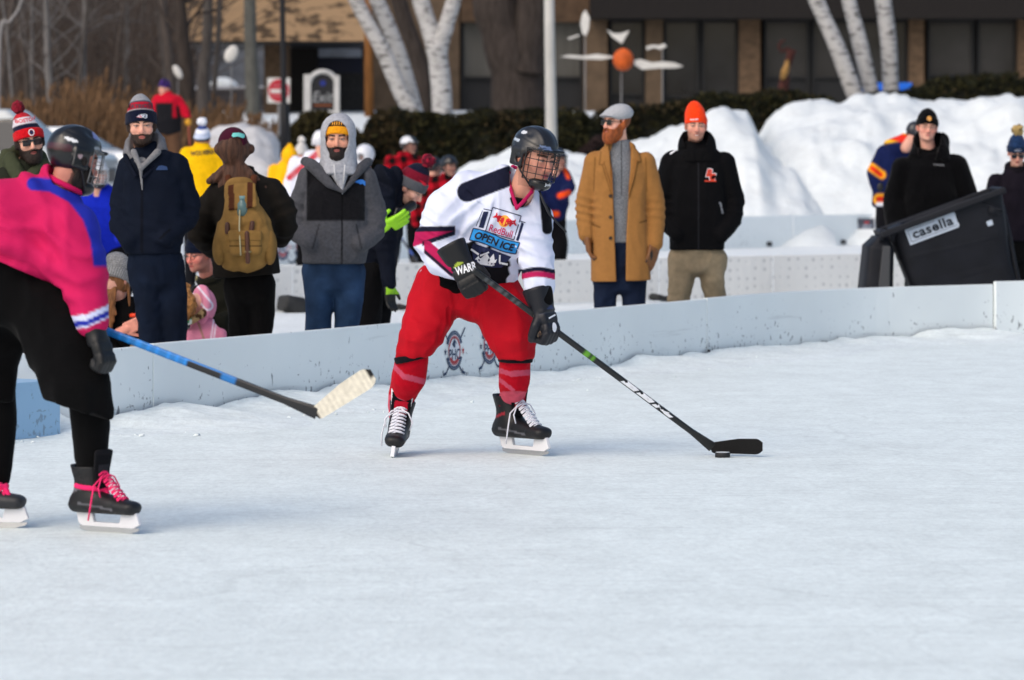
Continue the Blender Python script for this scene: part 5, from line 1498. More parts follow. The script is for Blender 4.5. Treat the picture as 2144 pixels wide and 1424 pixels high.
# blue bench by the birches
Y = 108; E = empty('bench', V((1880 - CX) / F * Y, Y, 2.6), 'bright blue bench behind the birch trunks', 'bench')
mb = MB(); mb.span(P(1806, 190, Y), P(1910, 173, Y) + V(0, .05, 0)); mb.build('backrest', mat('blue_paint', H('1763c6'), rough=.5), E, bevel=.02)
mb = MB(); mb.span(P(1806, 197, Y - .45), P(1910, 194, Y - .45) + V(0, .45, 0)); mb.build('seat', mat('blue_paint'), E)
for x in (1815, 1900):
    mb = MB(); a = P(x, 175, Y); mb.span((a[0] - .04, Y + .05, 2.4), (a[0] + .04, Y + .12, a[2])); mb.build('leg', mat('blue_paint'), E)
# white feather-shaped garden spinners in the trees left of the canopy
for px, py, w_, h_, rot, lb in ((484, 113, .15, .22, -28, 'white oval garden spinner in front of the grey roof'), (372, 151, .09, .19, 28, 'white leaf shaped garden spinner above the man in red')):
    Y = 94; c = P(px, py, Y); gz = float(zt(c[0], Y)); E = empty('garden_spinner', (c[0], Y, gz), lb, 'garden spinner')
    body('vane', ell(c, (w_, .05, h_), rotm(0, 0, -rot)), .02, WM, E)
    mb = MB(); mb.tube([V(c[0], Y + .05, gz - .05), c + V(0, .05, 0)], .012, 6); mb.build('stake', GM, E, True)
# wooden goal on the far ice
Y = 62; c = P(233, 531, Y); E = empty('wooden_goal', (c[0], Y, 0.0), 'low plywood goal box with dark stamps, behind the grey knit hat', 'goal')
PLY = mat('plywood', H('b9a07a') * .8, rough=.8, vary=.15, vscale=6); c[2] = 0
mb = MB(); mb.span(c + V(-.7, 0, .02), c + V(.32, .03, .22)); mb.build('front', PLY, E); mb = MB(); mb.span(c + V(-.7, .03, .19), c + V(.32, .3, .22)); mb.build('top', PLY, E)
for k, x in enumerate((-.12, .02, .16)):
    v, f = line2((x, .13), (x + .06, .13), .06); decal('stamp', v, f, c - V(0, .001, 0), V(1, 0, 0), V(0, 0, 1), mat('stamp', H('4a5040'), rough=.8), E)
# ------------------------------------------------------------------ the two players in front
def px_band(px, py, a, b, lo, hi):
    d, t = seg(px, py, a, b); return (t > lo) & (t < hi)

def skater():
    f = Fig(20.0, 985, 'hockey player in white jersey and red trousers bent over the puck')
    J = f.J
    hd = Head(J(1119, 333, -.30), 42, 12, 4, 1.07, neck=J(1085, 420, -.20))
    # jersey
    R = V(.965, -.05, -.26)
    tr = f.trunk([(968, 606, .10, .225, .16), (985, 560, .06, .225, .165), (1018, 490, -.04, .235, .17), (1052, 425, -.14, .215, .145), (1078, 393, -.19, .11, .09)], R, .05, 2.3, .05)
    Ra = f.limb([(975, 400, -.12, .088), (938, 440, -.14, .108), (906, 505, -.16, .086), (925, 540, -.22, .078), (958, 556, -.30, .062)])
    La = f.limb([(1098, 432, -.16, .085), (1120, 462, -.18, .094), (1123, 540, -.20, .088), (1128, 598, -.25, .078)])
    hemc, hemn = J(965, 604, .0), V(-.25, -.72, -.70)
    crease = folds(.015, 7, 31, (1, 1, .7), [(J(905, 500, -.2), (.4, 0, .9), .11, .010, .055), (J(990, 480, -.2), (.7, 0, -.6), .16, .009, .07), (J(1115, 520, -.25), (.2, 0, 1), .13, .009, .07),
                                             (J(1080, 490, -.25), (.8, 0, .5), .10, .006, .06), (J(900, 570, 0), (.3, 0, 1), .13, .009, .07)])
    NV, MG, WH = '14172a', 'a81c50', 'd9dff4'
    def jcol(v):
        px, py = PX(v); c = np.tile(H(WH) * .93, (len(v), 1))
        d, t = seg(px, py, (1068, 368), (978, 402)); mixc(c, NV, AND(d - 21, px - 1068))          # dark shoulder patches
        d, t = seg(px, py, (1140, 410), (1146, 480)); mixc(c, '0c0d12', d - 11)
        side = AND(px - 953, 840 - px, 430 - py)                                                  # right sleeve
        dk1 = np.abs(py - 480 + (px - 880) * .02) - 5.5; lo = py - 512 + (px - 880) * .34
        mixc(c, MG, AND(side, 478 - py, lo)); mixc(c, NV, AND(side, dk1)); mixc(c, NV, AND(side, np.abs(lo) - 5, 884 - px))
        d, t = seg(px, py, (893, 517), (950, 567)); q = AND(d - 13, px - 955, 888 - px)           # low side panel
        mixc(c, MG, q); mixc(c, NV, AND(q, 6.5 - d, (px - 893) * .87 - (py - 517)))
        m = AND(1085 - px, 540 - py); y0 = 569 - np.sin(np.clip((px - 1094) / 64, 0, 1) * np.pi) * 5   # left cuff
        mixc(c, NV, AND(m, np.abs(py - y0) - 5)); mixc(c, MG, AND(m, np.abs(py - y0 - 10) - 6))
        h = (v - hemc) @ hemn / np.linalg.norm(hemn) * 419                                          # hem band
        mixc(c, '0d0d12', AND(-13 - h, h - 9, px - 1085, np.where((px < 960) & (v[:, 1] < 19.86), 9., -9.)))
        return c
    jer = U(CUT(tr, hemc, hemn), Ra, La, k=.03)
    jer = DISP(jer, crease)
    neckhole = U(cap(hd.W((0, .03, -.05)), J(1092, 412, -.24), .062, .052), loft([(J(1090, 395, -.27), .05, .05), (J(1082, 432, -.31), .004, .05)], (1, 0, 0), .01))
    jer = SUB(jer, neckhole, .012)
    tri = [(1066, 352), (1068, 385), (1082, 434), (1112, 400), (1106, 360)]
    def vee(p):
        px, py = PX(p); m = np.where(inpoly(px, py, tri) & (p[:, 1] < 19.86), .0, -1.)
        return np.where(m == 0, .012, -1.)
    jer = INT(jer, vee)
    jer = CUT(jer, J(1128, 594, -.25), V(.06, 0, -1)) if False else jer
    jo = body('jersey', jer, .0062, mat('jersey', attr=True, rough=.85, bump=.3, bscale=420, spec=.12, vary=.03, vscale=12, bdist=.0015), f.root, jcol)
    cp = [J(1074, 349, -.06), J(1064, 366, -.16), J(1068, 392, -.27), J(1082, 436, -.37), J(1098, 420, -.37), J(1113, 402, -.33), J(1118, 385, -.2), J(1104, 360, -.06), J(1074, 349, -.06)]
    body('collar', U(*[cap(cp[i], cp[i + 1], .0095) for i in range(8)], k=.006), .0045, CLOTH, f.root, H(MG))
    ut = loft([(J(968, 625, .06), .205, .15), (J(985, 560, .04), .20, .145)], R, .02, 2.3)
    body('undershirt', DISP(CUT(ut, hemc + V(-.03, -.03, -.055), hemn), folds(.004, 10, 3)), .009, CLOTH, f.root, H('08080a'))
    body('undershirt', loft([(J(1086, 418, -.28), .045, .05), (J(1084, 430, -.28), .03, .03)], (1, 0, 0), .01), .006, CLOTH, f.root, H('0a0a0c'))
    # trousers and socks
    hips = loft([(J(972, 625, .09), .20, .155), (J(985, 580, .07), .20, .15)], R, .10, 2.2)
    rl = f.limb([(925, 602, .08, .145), (903, 655, .03, .125), (874, 716, -.05, .103), (866, 738, -.04, .094), (862, 752, -.03, .085)])
    ll = f.limb([(1020, 602, .06, .14), (1056, 660, .00, .135), (1074, 705, -.06, .118), (1079, 735, -.05, .098), (1079, 748, -.04, .083)])
    RED = 'ab081b'
    pf = folds(.013, 8, 77, (1, 1, .5), [(J(868, 700, -.1), (.3, 0, 1), .10, .005, .075), (J(1078, 700, -.1), (.1, 0, 1), .10, .005, .075), (J(925, 660, 0), (.5, 0, .8), .13, .006, .09), (J(1030, 640, 0), (-.5, 0, .8), .13, .006, .09)])
    tr_ = U(hips, rl, ll, k=.03)
    tr_ = INT(tr_, lambda p: np.where(p[:, 0] < J(985, 0)[0], (p - J(862, 756, 0)) @ V(.22, 0, -.97), (p - J(1079, 750, 0)) @ V(0, 0, -1)))
    body('trousers', DISP(tr_, pf), .008, mat('red_cloth', attr=True, rough=.8, bump=.25, bscale=260, spec=.15, vary=.06, vscale=9, bdist=.002), f.root, flatcol(RED, .05))
    for a, b, c in (((862, 748, -.03), (876, 757, -.03), 0), ((1079, 752, -.04), (1079, 756, -.04), 1)):
        p = J(*a)
        ax = V(-.22, 0, .97) if c == 0 else V(.03, 0, 1)
        st = loft([(p - ax * .014, .087, .085), (p + ax * .014, .089, .087)], V(1, 0, .2) if c == 0 else V(1, 0, 0), .004, 2.2); body('knee_strap', st, .006, CLOTH, f.root, H('15151a'))
    sk1 = f.limb([(863, 750, -.01, .083), (856, 790, .05, .084), (842, 826, .15, .068), (836, 850, .205, .055), (832, 880, .22, .04)])
    sk2 = f.limb([(1078, 750, -.02, .081), (1077, 795, .06, .079), (1073, 824, .16, .066), (1068, 846, .225, .056), (1065, 876, .235, .04)])
    def scol(lines, low):
        def g(v):
            px, py = PX(v); c = np.tile(H('b00b20'), (len(v), 1))
            for a, b, w_ in lines:
                d, t = seg(px, py, a, b); c[d < w_] = H('bb4a62')
            m = low(px, py); c[m] = H('cc5266') * (1 + .22 * vnoise(v[m], 40, 2))[:, None]
            return c
        return g
    body('sock', DISP(sk1, folds(.004, 8, 5)), .007, CLOTH, f.root, scol([((818, 760), (845, 788), 5), ((845, 788), (890, 800), 6)], lambda x, y: (y > 822 + (x - 808) * .42)))
    body('sock', DISP(sk2, folds(.004, 8, 6)), .007, CLOTH, f.root, scol([((1042, 775), (1070, 783), 5), ((1070, 783), (1112, 780), 6), ((1042, 792), (1075, 818), 4)], lambda x, y: (y > 818 + np.abs(x - 1075) * .1)))
    # skates
    skate(f.root, P(823, 964, 20.0) + V(.012, .24, .010), V(-.05, -.98, -.06), V(.13, .06, 1), 1.2, 1)
    skate(f.root, V(*(P(1048, 948, 20.25)[:2]), .0), V(.66, -.74, 0), V(-.03, 0, 1), 1.24, 1)
    # head: helmet with wire cage
    def hcol(q, c):
        x, y, z = q.T
        m = (np.abs(x + .0) > .05) & (np.hypot((y - .03) / .020, (z - .115) / .008) < 1); c[m] = H('c8ccd2')
        m = (x < -.05) & (np.abs(y - .055) < .030) & (np.abs(z - .075) < .0065); c[m] = H('a9b2bd')
        m = (np.abs(x + .038) < .026) & (y < -.08) & (np.abs(z - .071) < .0075); c[m] = H('5d6f92')
        c[(np.abs(z - .085 - .25 * (y + .02)) < .003) & (y < .09)] *= .3
        return c
    ho = helmet(f.root, hd, '1b1c20', .0052, hcol)
    cage(f.root, hd, .0021)
    v, t = fit_text('Jofa', .040, .016, bold=.03)
    decal('lettering', v, t, hd.W((.005, -.125, -.098)), hd.M @ V(1, 0, 0) * hd.s, hd.M @ V(0, 0, 1) * hd.s, INK_W, f.root, [o for o in f.root.children if o.name.startswith('chin_cup')][0], .002, .01)
    hair(f.root, hd, '2a1b13', .008, .06, -.055)
    # a loose black strap and its tail hanging from the chin
    mb = MB(); mb.tube([hd.W((0, -.062, -.124)), J(1137, 420, -.36), J(1150, 448, -.35), J(1168, 468, -.34), J(1186, 486, -.33)], [.005, .006, .006, .005, .004], 6); mb.build('strap', BLACKP, f.root, True)
    # left shoulder tab of dark cloth is part of the jersey; gloves
    def gst(q, c):
        x, y, z = q.T
        c[(np.abs(z - .012) < .003) & (y > .01)] = H('2b2e38'); return c
    g1, W1 = hockey_glove(f.root, J(966, 556, -.33), V(.42, -.10, -.80), V(-.25, -.95, .0), 1, 1.12, 62, .0062, '0b0c10', liner='9fb23a', stripe=gst)
    g2, W2 = hockey_glove(f.root, J(1137, 652, -.28), V(.26, -.10, -1), V(.75, -.55, .2), -1, 1.14, 78, .0062, '0c0e18', liner='1c2a55', stripe=gst)
    v, t = fit_text('WARR', .105, .042, bold=.03, shear=.1)
    decal('lettering', v, t, J(975, 563, -.46), V(.95, 0, .30), V(-.30, 0, .95), INK_W, g1, g1, .003, .012)
    v, t = disc2(.018, .024); decal('badge', v, t, J(1172, 687, -.40), V(.6, .8, 0), V(0, 0, 1), INK_W, g2, g2, .003, .01, dirn=V(-.3, 1, 0))
    v, t = line2((-.025, -.004), (.025, .012), .008); decal('trim', v, t, J(1168, 666, -.40), V(.8, .6, 0), V(0, 0, 1), INK_W, g2, g2, .003, .01, dirn=V(-.3, 1, 0))
    wr = INT(cap(J(1128, 590, -.25), J(1133, 628, -.28), .068, .060), lambda p: p[:, 2] - J(0, 592)[2]); body('undersleeve', wr, .007, CLOTH, f.root, H('0a0a0c'))
    body('wrist_cuff', cap(J(948, 548, -.28), J(962, 556, -.32), .05, .048), .007, CLOTH, f.root, H('b3a99b'))
    f.done(hd, .0044, skin='cf9580', brow='3a2418', lip='b4525a', stubble=.40, stub='7d5544', red=.8)
    # crest on the chest: in its own slanted frame
    sc_ = 1 / 419.0
    th = math.radians(17); ux = V(math.cos(th), 0, -math.sin(th)); uy = V(math.sin(.30), 0, math.cos(.30))
    o = J(1052, 505, -.4); E = empty('crest', (0, 0, 0)); E.parent = jo; E.location = Vector(o) - world_loc(jo)
    def D(n, s, m, k): decal(n, s[0], s[1], o, ux, uy, m, E, jo, .0015 + .0008 * k, .022, dirn=V(0, 1, 0))
    def q(pts): return np.array(pts, float) * .01
    fr = q([(-9.4, 14.3), (5.2, 14.3), (5.2, 1.9), (-9.4, 1.9)])
    D('panel_outline', join2(*[line2(fr[i], fr[(i + 1) % 4], .0045) for i in range(4)]), INK_N, 1)
    D('side_bar', poly2(q([(-13.2, 11), (-10.8, 11.6), (-10.8, 3), (-13.2, 2.8)])), INK_N, 1); D('side_bar', poly2(q([(6.3, 11.5), (7.6, 11), (7.6, 2), (6.3, 2)])), INK_N, 1)
    D('thin_line', join2(line2(q([(-13.6, 12.2)])[0], q([(-9.6, 12.6)])[0], .004), line2(q([(-14.6, 2.8)])[0], q([(-13.8, 11.2)])[0], .003), line2(q([(5.4, 11.8)])[0], q([(8.2, 11.7)])[0], .004)), INK_N, 1)
    D('sun_disc', disc2(.027, .030, 28, -.020, .094), INK_Y, 2)
    bull = [(-2.2, 9.2), (-2.3, 11.0), (-3.6, 11.6), (-5.2, 11.4), (-6.4, 11.9), (-6.6, 12.8), (-7.0, 11.9), (-6.9, 11.0), (-8.2, 9.6), (-7.4, 9.5), (-6.4, 10.0), (-5.6, 9.3), (-5.3, 8.1), (-4.4, 8.0), (-4.6, 8.8), (-3.6, 8.6), (-3.0, 7.4), (-2.0, 7.2), (-2.4, 8.2)]
    b2_ = [(-1.6 - (x + 2.2) * 1.0 + .2, y - .1 + (.0 if x > -5 else -.5)) for x, y in bull]
    D('bull', poly2(q(bull)), INK_R, 3); D('bull', poly2(q(b2_)), INK_R, 3)
    v, t = fit_text('RedBull', .118, .036, bold=.012); D('lettering', (v + np.array([-.021, .042]), t), INK_P, 2)
    rib = lambda a, b_: [(x, a + .55 * math.sin((x + 16) / 24 * 2 * math.pi)) for x in np.linspace(-15.8, 8.2, 22)]
    top = [(x, 1.4 + .5 * math.sin((x + 16) / 24 * 6.28)) for x in np.linspace(-15.6, 8.4, 24)]; bot = [(x - .2, y - 6.1) for x, y in top][::-1]
    D('ribbon', poly2(q(top + bot)), INK_B, 2)
    ed = [np.array(p) * .01 for p in top + bot]; D('ribbon_outline', join2(*[line2(ed[i], ed[(i + 1) % len(ed)], .005) for i in range(len(ed))]), INK_N, 3)
    v, t = fit_text('OPEN ICE', .205, .038, bold=.035, shear=.15); D('lettering', (v + np.stack([0 * v[:, 0] - .036, -.0165 + .005 * np.sin((v[:, 0] + .12) / .24 * 6.28)], 1), t), INK_K, 4)
    D('shield', poly2(q([(-14.6, -5.6), (-3.6, -5.9), (6.6, -6.6), (3.6, -13.2), (-1, -14.6), (-7, -15.4), (-11, -13.5)])), INK_N, 2)
    D('shield_face', poly2(q([(-6.3, -9.6), (-5.2, -8.6), (-3.4, -10.4), (-2.2, -7.6), (-.8, -10.6), (.2, -9.8), (-.2, -13.3), (-1.2, -14.0), (-7, -14.8), (-10.2, -13.0), (-9, -10.8), (-7.6, -11.8)])), INK_W, 3)
    for a, b_, w_ in (((-13.6, -8.8), (-8.0, -10.6), .010), ((-8.2, -10.5), (-4.6, -7.6), .008), ((6.0, -10.8), (1.8, -11.2), .010), ((1.9, -11.1), (.9, -7.4), .008)):
        D('stick_mark', line2(q([a])[0], q([b_])[0], w_), INK_W, 3)
    # stick
    GRN = H('5f9e20')
    heel = P(1492, 944, 20.05); heel[2] = .012; butt = J(992, 578, -.42)
    def sc2(t, L, a, b):
        c = H('121314'); u = t / L
        if b > 0 or True:
            if .505 < u < .55 and (int(u * 700) % 5) < 3: c = GRN
            if .455 < u < .50 and (int(u * 900) % 3) == 0: c = H('9fa3a6')
            if .78 < u < .95 and ((int(u * 90) * 7) % 5) < 2 and abs(a) < .6: c = H('4c4f52')
        return c
    so = stick('black hockey stick in the white jersey player\'s gloves, blade by the puck', heel, None, butt, V(.93, -.30, .0), V(0, 0, 1), .265, .068, .03, sc2, '0a0a0b')
    d = butt - heel; L = np.linalg.norm(d); d /= L; hm = heel + V(0, 0, .03)
    n = V(-.06, -1, 0); n = n - d * (n @ d); n /= np.linalg.norm(n); w_ = np.cross(d, n); w_ *= 1 if w_[2] > 0 else -1
    Cp = [(0, 0), (.9, 0), (.9, .30), (.34, .30), (.34, .70), (.9, .70), (.9, 1), (0, 1)]
    Mp = [(0, 0), (.30, 0), (.30, .55), (.52, .2), (.62, .2), (.84, .55), (.84, 0), (1.2, 0), (1.2, 1), (.9, 1), (.58, .5), (.3, 1), (0, 1)]
    v, t = join2(poly2(np.array(Cp)), poly2(np.array(Cp) + [1.05, 0]), poly2(np.array(Mp) + [2.1, 0])); v = (v - [1.65, .5]); v[:, 0] -= v[:, 1] * -.25; v = v * [.325 / 3.3, .024]
    sh = [o for o in so.children if o.name.startswith('shaft')][0]
    decal('lettering', v, t, hm + d * (L * .268) - V(0, .05, 0), -d, w_, INK_W, so, sh, .0015, .02, dirn=-n)
    pk = MB(); c = P(1513, 948, 19.93); c[2] = 0
    pk.tube([c + V(0, 0, z) for z in (.0, .002, .0125, .023, .0254)], [.0355, .038, .0378, .038, .0355], 28); o = pk.build('puck', mat('rubber', (.016, .016, .017), rough=.6, vary=.3, vscale=60), None, True, origin=c)
    tag(o, 'black hockey puck lying against the stick blade', 'puck')
    rg = MB(); rg.tube([c + V(0, 0, .0254), c + V(0, 0, .0262)], .035, 28); rg.build('snow_dust', SNOW, o)
skater()

def pink_player():
    f = Fig(16.05, 90, 'hockey player in a pink and blue jersey and black trousers seen from behind')
    J = f.J
    hd = Head(J(155, 337, -.02), 126, 14, 0, .95, neck=J(128, 405, .0))
    R = V(.96, .25, .0)
    tr = f.trunk([(40, 590, .05, .235, .18), (40, 550, .03, .24, .19), (42, 520, .0, .25, .20), (64, 478, .0, .21, .18), (106, 430, .0, .13, .12), (130, 402, .0, .09, .09)], R, .06, 2.3, .06)
    ra = f.limb([(106, 458, -.05, .115), (146, 482, -.10, .122), (166, 560, -.14, .108), (188, 640, -.20, .078), (194, 672, -.22, .070)])
    la = f.limb([(25, 492, .12, .10), (40, 530, .25, .10), (150, 640, .18, .075)]); f.under.pop()
    PK, BL = 'bf1a55', '1f2a9a'
    def jc(v):
        px, py = PX(v); c = np.tile(H(PK), (len(v), 1))
        pts = [(70, 385), (110, 388), (156, 412), (190, 455), (208, 505), (214, 550)]
        d = np.min([seg(px, py, pts[i], pts[i + 1])[0] + (5 - i) * 1.2 for i in range(5)], 0)
        k = (v[:, 1] < 16.3); mixc(c, BL, AND(d - 20, np.where(k, -9., 9.), py - 558), 3)
        d1, t = seg(px, py, (140, 600), (196, 690)); e = (px - 176) * .32 + (py - 660) * 1.0
        e = py - (664 - (px - 185) * .45 * np.sign(px - 178) * np.where(px > 178, 1, -.35))
        m = (py > 615) & (px > 140)
        mm = np.where(m, -9., 9.); mixc(c, 'c9cfec', AND(mm, np.abs(e - 7) - 14), 3); mixc(c, BL, AND(mm, np.abs(e - 11) - 6), 3)
        return c
    fo = folds(.010, 4.5, 41, (1, 1, .6), [(J(165, 560, -.2), (.2, 0, 1), .14, .010, .09), (J(110, 560, -.15), (.7, 0, .7), .16, .010, .09), (J(60, 530, -.15), (.3, 0, 1), .2, .008, .10), (J(90, 470, -.2), (1, 0, .15), .2, .006, .11)])
    jer = DISP(U(tr, ra, la, k=.05), fo)
    jer = SUB(jer, cap(hd.W((0, .03, -.06)), J(124, 408, .0), .066, .058), .01)
    body('jersey', INT(jer, lambda p: np.where((PX(p)[0] < 132) & (p[:, 1] > 15.7), (J(0, 572)[2] - p[:, 2]) - .05 * np.clip((PX(p)[0] - 60) / 60, -1, 1.2), -1.)), .009,
         mat('pink_jersey', attr=True, rough=.8, bump=.3, bscale=300, spec=.15, vary=.03, vscale=9, bdist=.002), f.root, jc)
    body('collar', torus(J(136, 385, .0), V(.45, 0, .9), .078, .013), .007, CLOTH, f.root, H(PK))
    hips = loft([(J(45, 640, .05), .225, .19), (J(38, 515, .04), .215, .175)], R, .10, 2.2)
    rl = f.limb([(95, 650, -.02, .165), (135, 740, -.10, .152), (160, 808, -.14, .137), (165, 850, -.13, .134), (170, 900, -.12, .134)]); f.under.pop(); f.under.append(chain([J(95, 650, -.02), J(160, 800, -.1), J(190, 985, -.02)], [.10, .05, .03]))
    ll = f.limb([(-5, 650, .10, .16), (-22, 760, .16, .125), (-28, 830, .16, .125), (-30, 900, .16, .125)]); f.under.pop(); f.under.append(chain([J(-5, 650, .1), J(-15, 820, .17), J(-8, 985, .18)], [.10, .05, .03]))
    pn = U(hips, rl, ll, k=.05)
    pn = INT(pn, lambda p: np.where(PX(p)[0] > 60, (p - J(168, 848, 0)) @ V(-.30, 0, -.95), J(0, 845)[2] - p[:, 2]))
    body('trousers', DISP(pn, folds(.016, 5, 51, (1, 1, .6))), .011, CLOTH, f.root, flatcol('0a0a0b', .3, 3))
    sk1 = f.limb([(180, 830, -.10, .074), (189, 890, -.06, .080), (191, 955, -.03, .070), (192, 985, -.03, .055), (193, 1010, -.03, .045)])
    sk2 = f.limb([(-8, 790, .16, .08), (-3, 880, .18, .076), (-8, 1000, .18, .06)])
    body('sock', DISP(sk1, folds(.004, 8, 5)), .010, CLOTH, f.root, H('0b0b0c')); body('sock', DISP(sk2, folds(.004, 8, 6)), .010, CLOTH, f.root, H('0b0b0c'))
    g = V(*P(162, 1110, 16.05)[:2], 0.0)
    skate(f.root, g, V(.82, -.57, 0), V(0, 0, 1), 1.10, 1, .006, 'f0306f', '2c2d31', '1b1b1e', '131417', 'd2d3d8', '6d6e75')
    skate(f.root, V(*P(-110, 1104, 16.2)[:2], 0.0), V(.97, -.2, 0), V(0, 0, 1), 1.15, 1, .006, 'f0306f', '2c2d31', '1b1b1e', '26282c', 'd2d3d8', '6d6e75')
    for px, py, y in ((192, 1020, -.04), (-18, 1014, .12)):       # pink laces tied round the ankle
        c = J(px, py, y); body('ankle_lace', U(torus(c, V(.12, 0, 1), .062, .011, (1, .95, 1.0)), cap(c + V(.060, -.03, -.015), c + V(.085, -.05, -.075), .013, .016), k=.01), .006, CLOTH, f.root, H('f0306f'))
    def hc(q, c):
        x, y, z = q.T
        s = x < -.03
        c[(np.hypot((y - .075) / .026, (z - .072 - .12 * (y - .07)) / .008) < 1)] = H('d9dadd')
        c[(np.hypot((y + .055) / .024, (z - .066 + .1 * (y + .05)) / .007) < 1)] = H('8d9196')
        c[(np.hypot((y - .03) / .012, (z - .012) / .010) < 1)] = H('a78f93')
        c[(y < -.03) & (z > .105) & (z < .135) & (y > -.075)] = H('6c74a8')
        c[(y > .07) & (z > .02) & (z < .05)] = H('3a1420')
        return c
    helmet(f.root, hd, '131417', .006, hc)
    cage(f.root, hd, .0018, m=mat('dull_wire', (.16, .165, .17), rough=.5, metal=.5))
    beard(f.root, hd, '1d1512', .010); hair(f.root, hd, '1d1512', .008, .06, -.075)
    def gs(q, c):
        c[(q[:, 2] < -.094)] = H('8a8d94'); return c
    hockey_glove(f.root, J(205, 714, -.24), V(.30, -.15, -1), V(.75, -.5, .2), 1, .92, 88, .0075, '0a0b0e', '121317', stripe=gs, cuff_k=.82)
    hockey_glove(f.root, J(120, 650, .10), V(.8, -.2, -.5), V(.4, .8, .3), -1, 1.0, 75, .009, '0a0b0e')
    f.done(hd, .005, skin='c07f6e', stubble=.8, stub='2a1d18', red=.9)
    heel = J(672, 878, -.30); butt = J(60, 640, -.05)
    def sc3(t, L, a, b):
        u = t / L; blue = H('1c7fd0')
        if u < .10: return H('16171a')
        if u > .44: return blue * (.75 + .35 * (int(u * 90) % 3 == 0)) if u < .74 else H('0d0e10')
        if .27 < u < .32: return blue * (.7 + .4 * (int(u * 300) % 3 == 0))
        if u <= .27: return H('17181b')
        return blue if a > .3 and b < .9 else H('15161a')
    stick('blue and black hockey stick with a pale taped blade held by the player in pink', heel, None, butt, V(.80, -.25, .50), V(-.50, .05, .86), .29, .072, .03, sc3, 'd8d2c2', '1a1a1c')
pink_player()
# ------------------------------------------------------------------ spectators behind the boards
def solid(*cs):
    cs = [H(c) for c in cs]
    return lambda x, y, z, u: np.tile(cs[0], (len(x), 1))
def bands(*b):
    """(height over brim, hex) upwards"""
    def f(x, y, z, u):
        c = np.tile(H(b[0][1]), (len(x), 1))
        for h, k in b[1:]: mixc(c, k, (h - u) * 1000, 5)
        return c
    return f
def fpatch(hd, pts, loc_z, material, parent, target, x0=0.0, name='badge', w_=.05, dist=.15, pol=None):
    """flat mark on the front of a hat: outline in head units"""
    v, f = pol if pol else poly2(np.array(pts, float))
    return decal(name, v, f, hd.W((x0, -dist, loc_z)), hd.M @ V(1, 0, 0) * hd.s, hd.M @ V(0, 0, 1) * hd.s, material, parent, target, .0025, .012)
def logo_pat(hd, z, parent, tgt, s=1.0, x0=0.0, outline=False):
    """team mark: a helmeted head in navy and silver with a red tail"""
    k = .001 * s
    if not outline:
        fpatch(hd, np.array([(-36, -4), (-20, 8), (-4, 13), (18, 15), (34, 8), (33, -10), (22, -16), (6, -8), (-12, -10)]) * k, z, mat('silver_ink', H('b9c0cc'), rough=.7), parent, tgt, x0, 'logo_rim')
        fpatch(hd, np.array([(-34, -4), (-18, 6), (0, 9), (2, 2), (-8, 0), (4, -5), (-12, -9)]) * k, z, INK_R, parent, tgt, x0, 'logo_tail', dist=.152)
        fpatch(hd, np.array([(0, 9), (16, 13), (31, 7), (30, -8), (22, -13), (12, -6), (4, -3), (4, 3)]) * k, z, INK_N, parent, tgt, x0, 'logo_face', dist=.152)
    else:
        fpatch(hd, None, z, mat('silver_ink', H('b9c0cc'), rough=.7), parent, tgt, x0, 'logo_line', pol=join2(*[line2(np.array(a) * k, np.array(b) * k, .003) for a, b in
               (((-34, -6), (-8, 10)), ((-8, 10), (28, 9)), ((28, 9), (30, -8)), ((30, -8), (16, -12)), ((16, -12), (8, -4)), ((8, -4), (-34, -6)), ((-20, -2), (10, 3)))]))
def hoodring(f, c, n, R, r, col, m, name='hood', sq=(1, 1, 1), h=.009, amp=.006):
    return body(name, DISP(torus(c, n, R, r, sq), folds(amp, 12, 4)), h, m, f.root, flatcol(col))

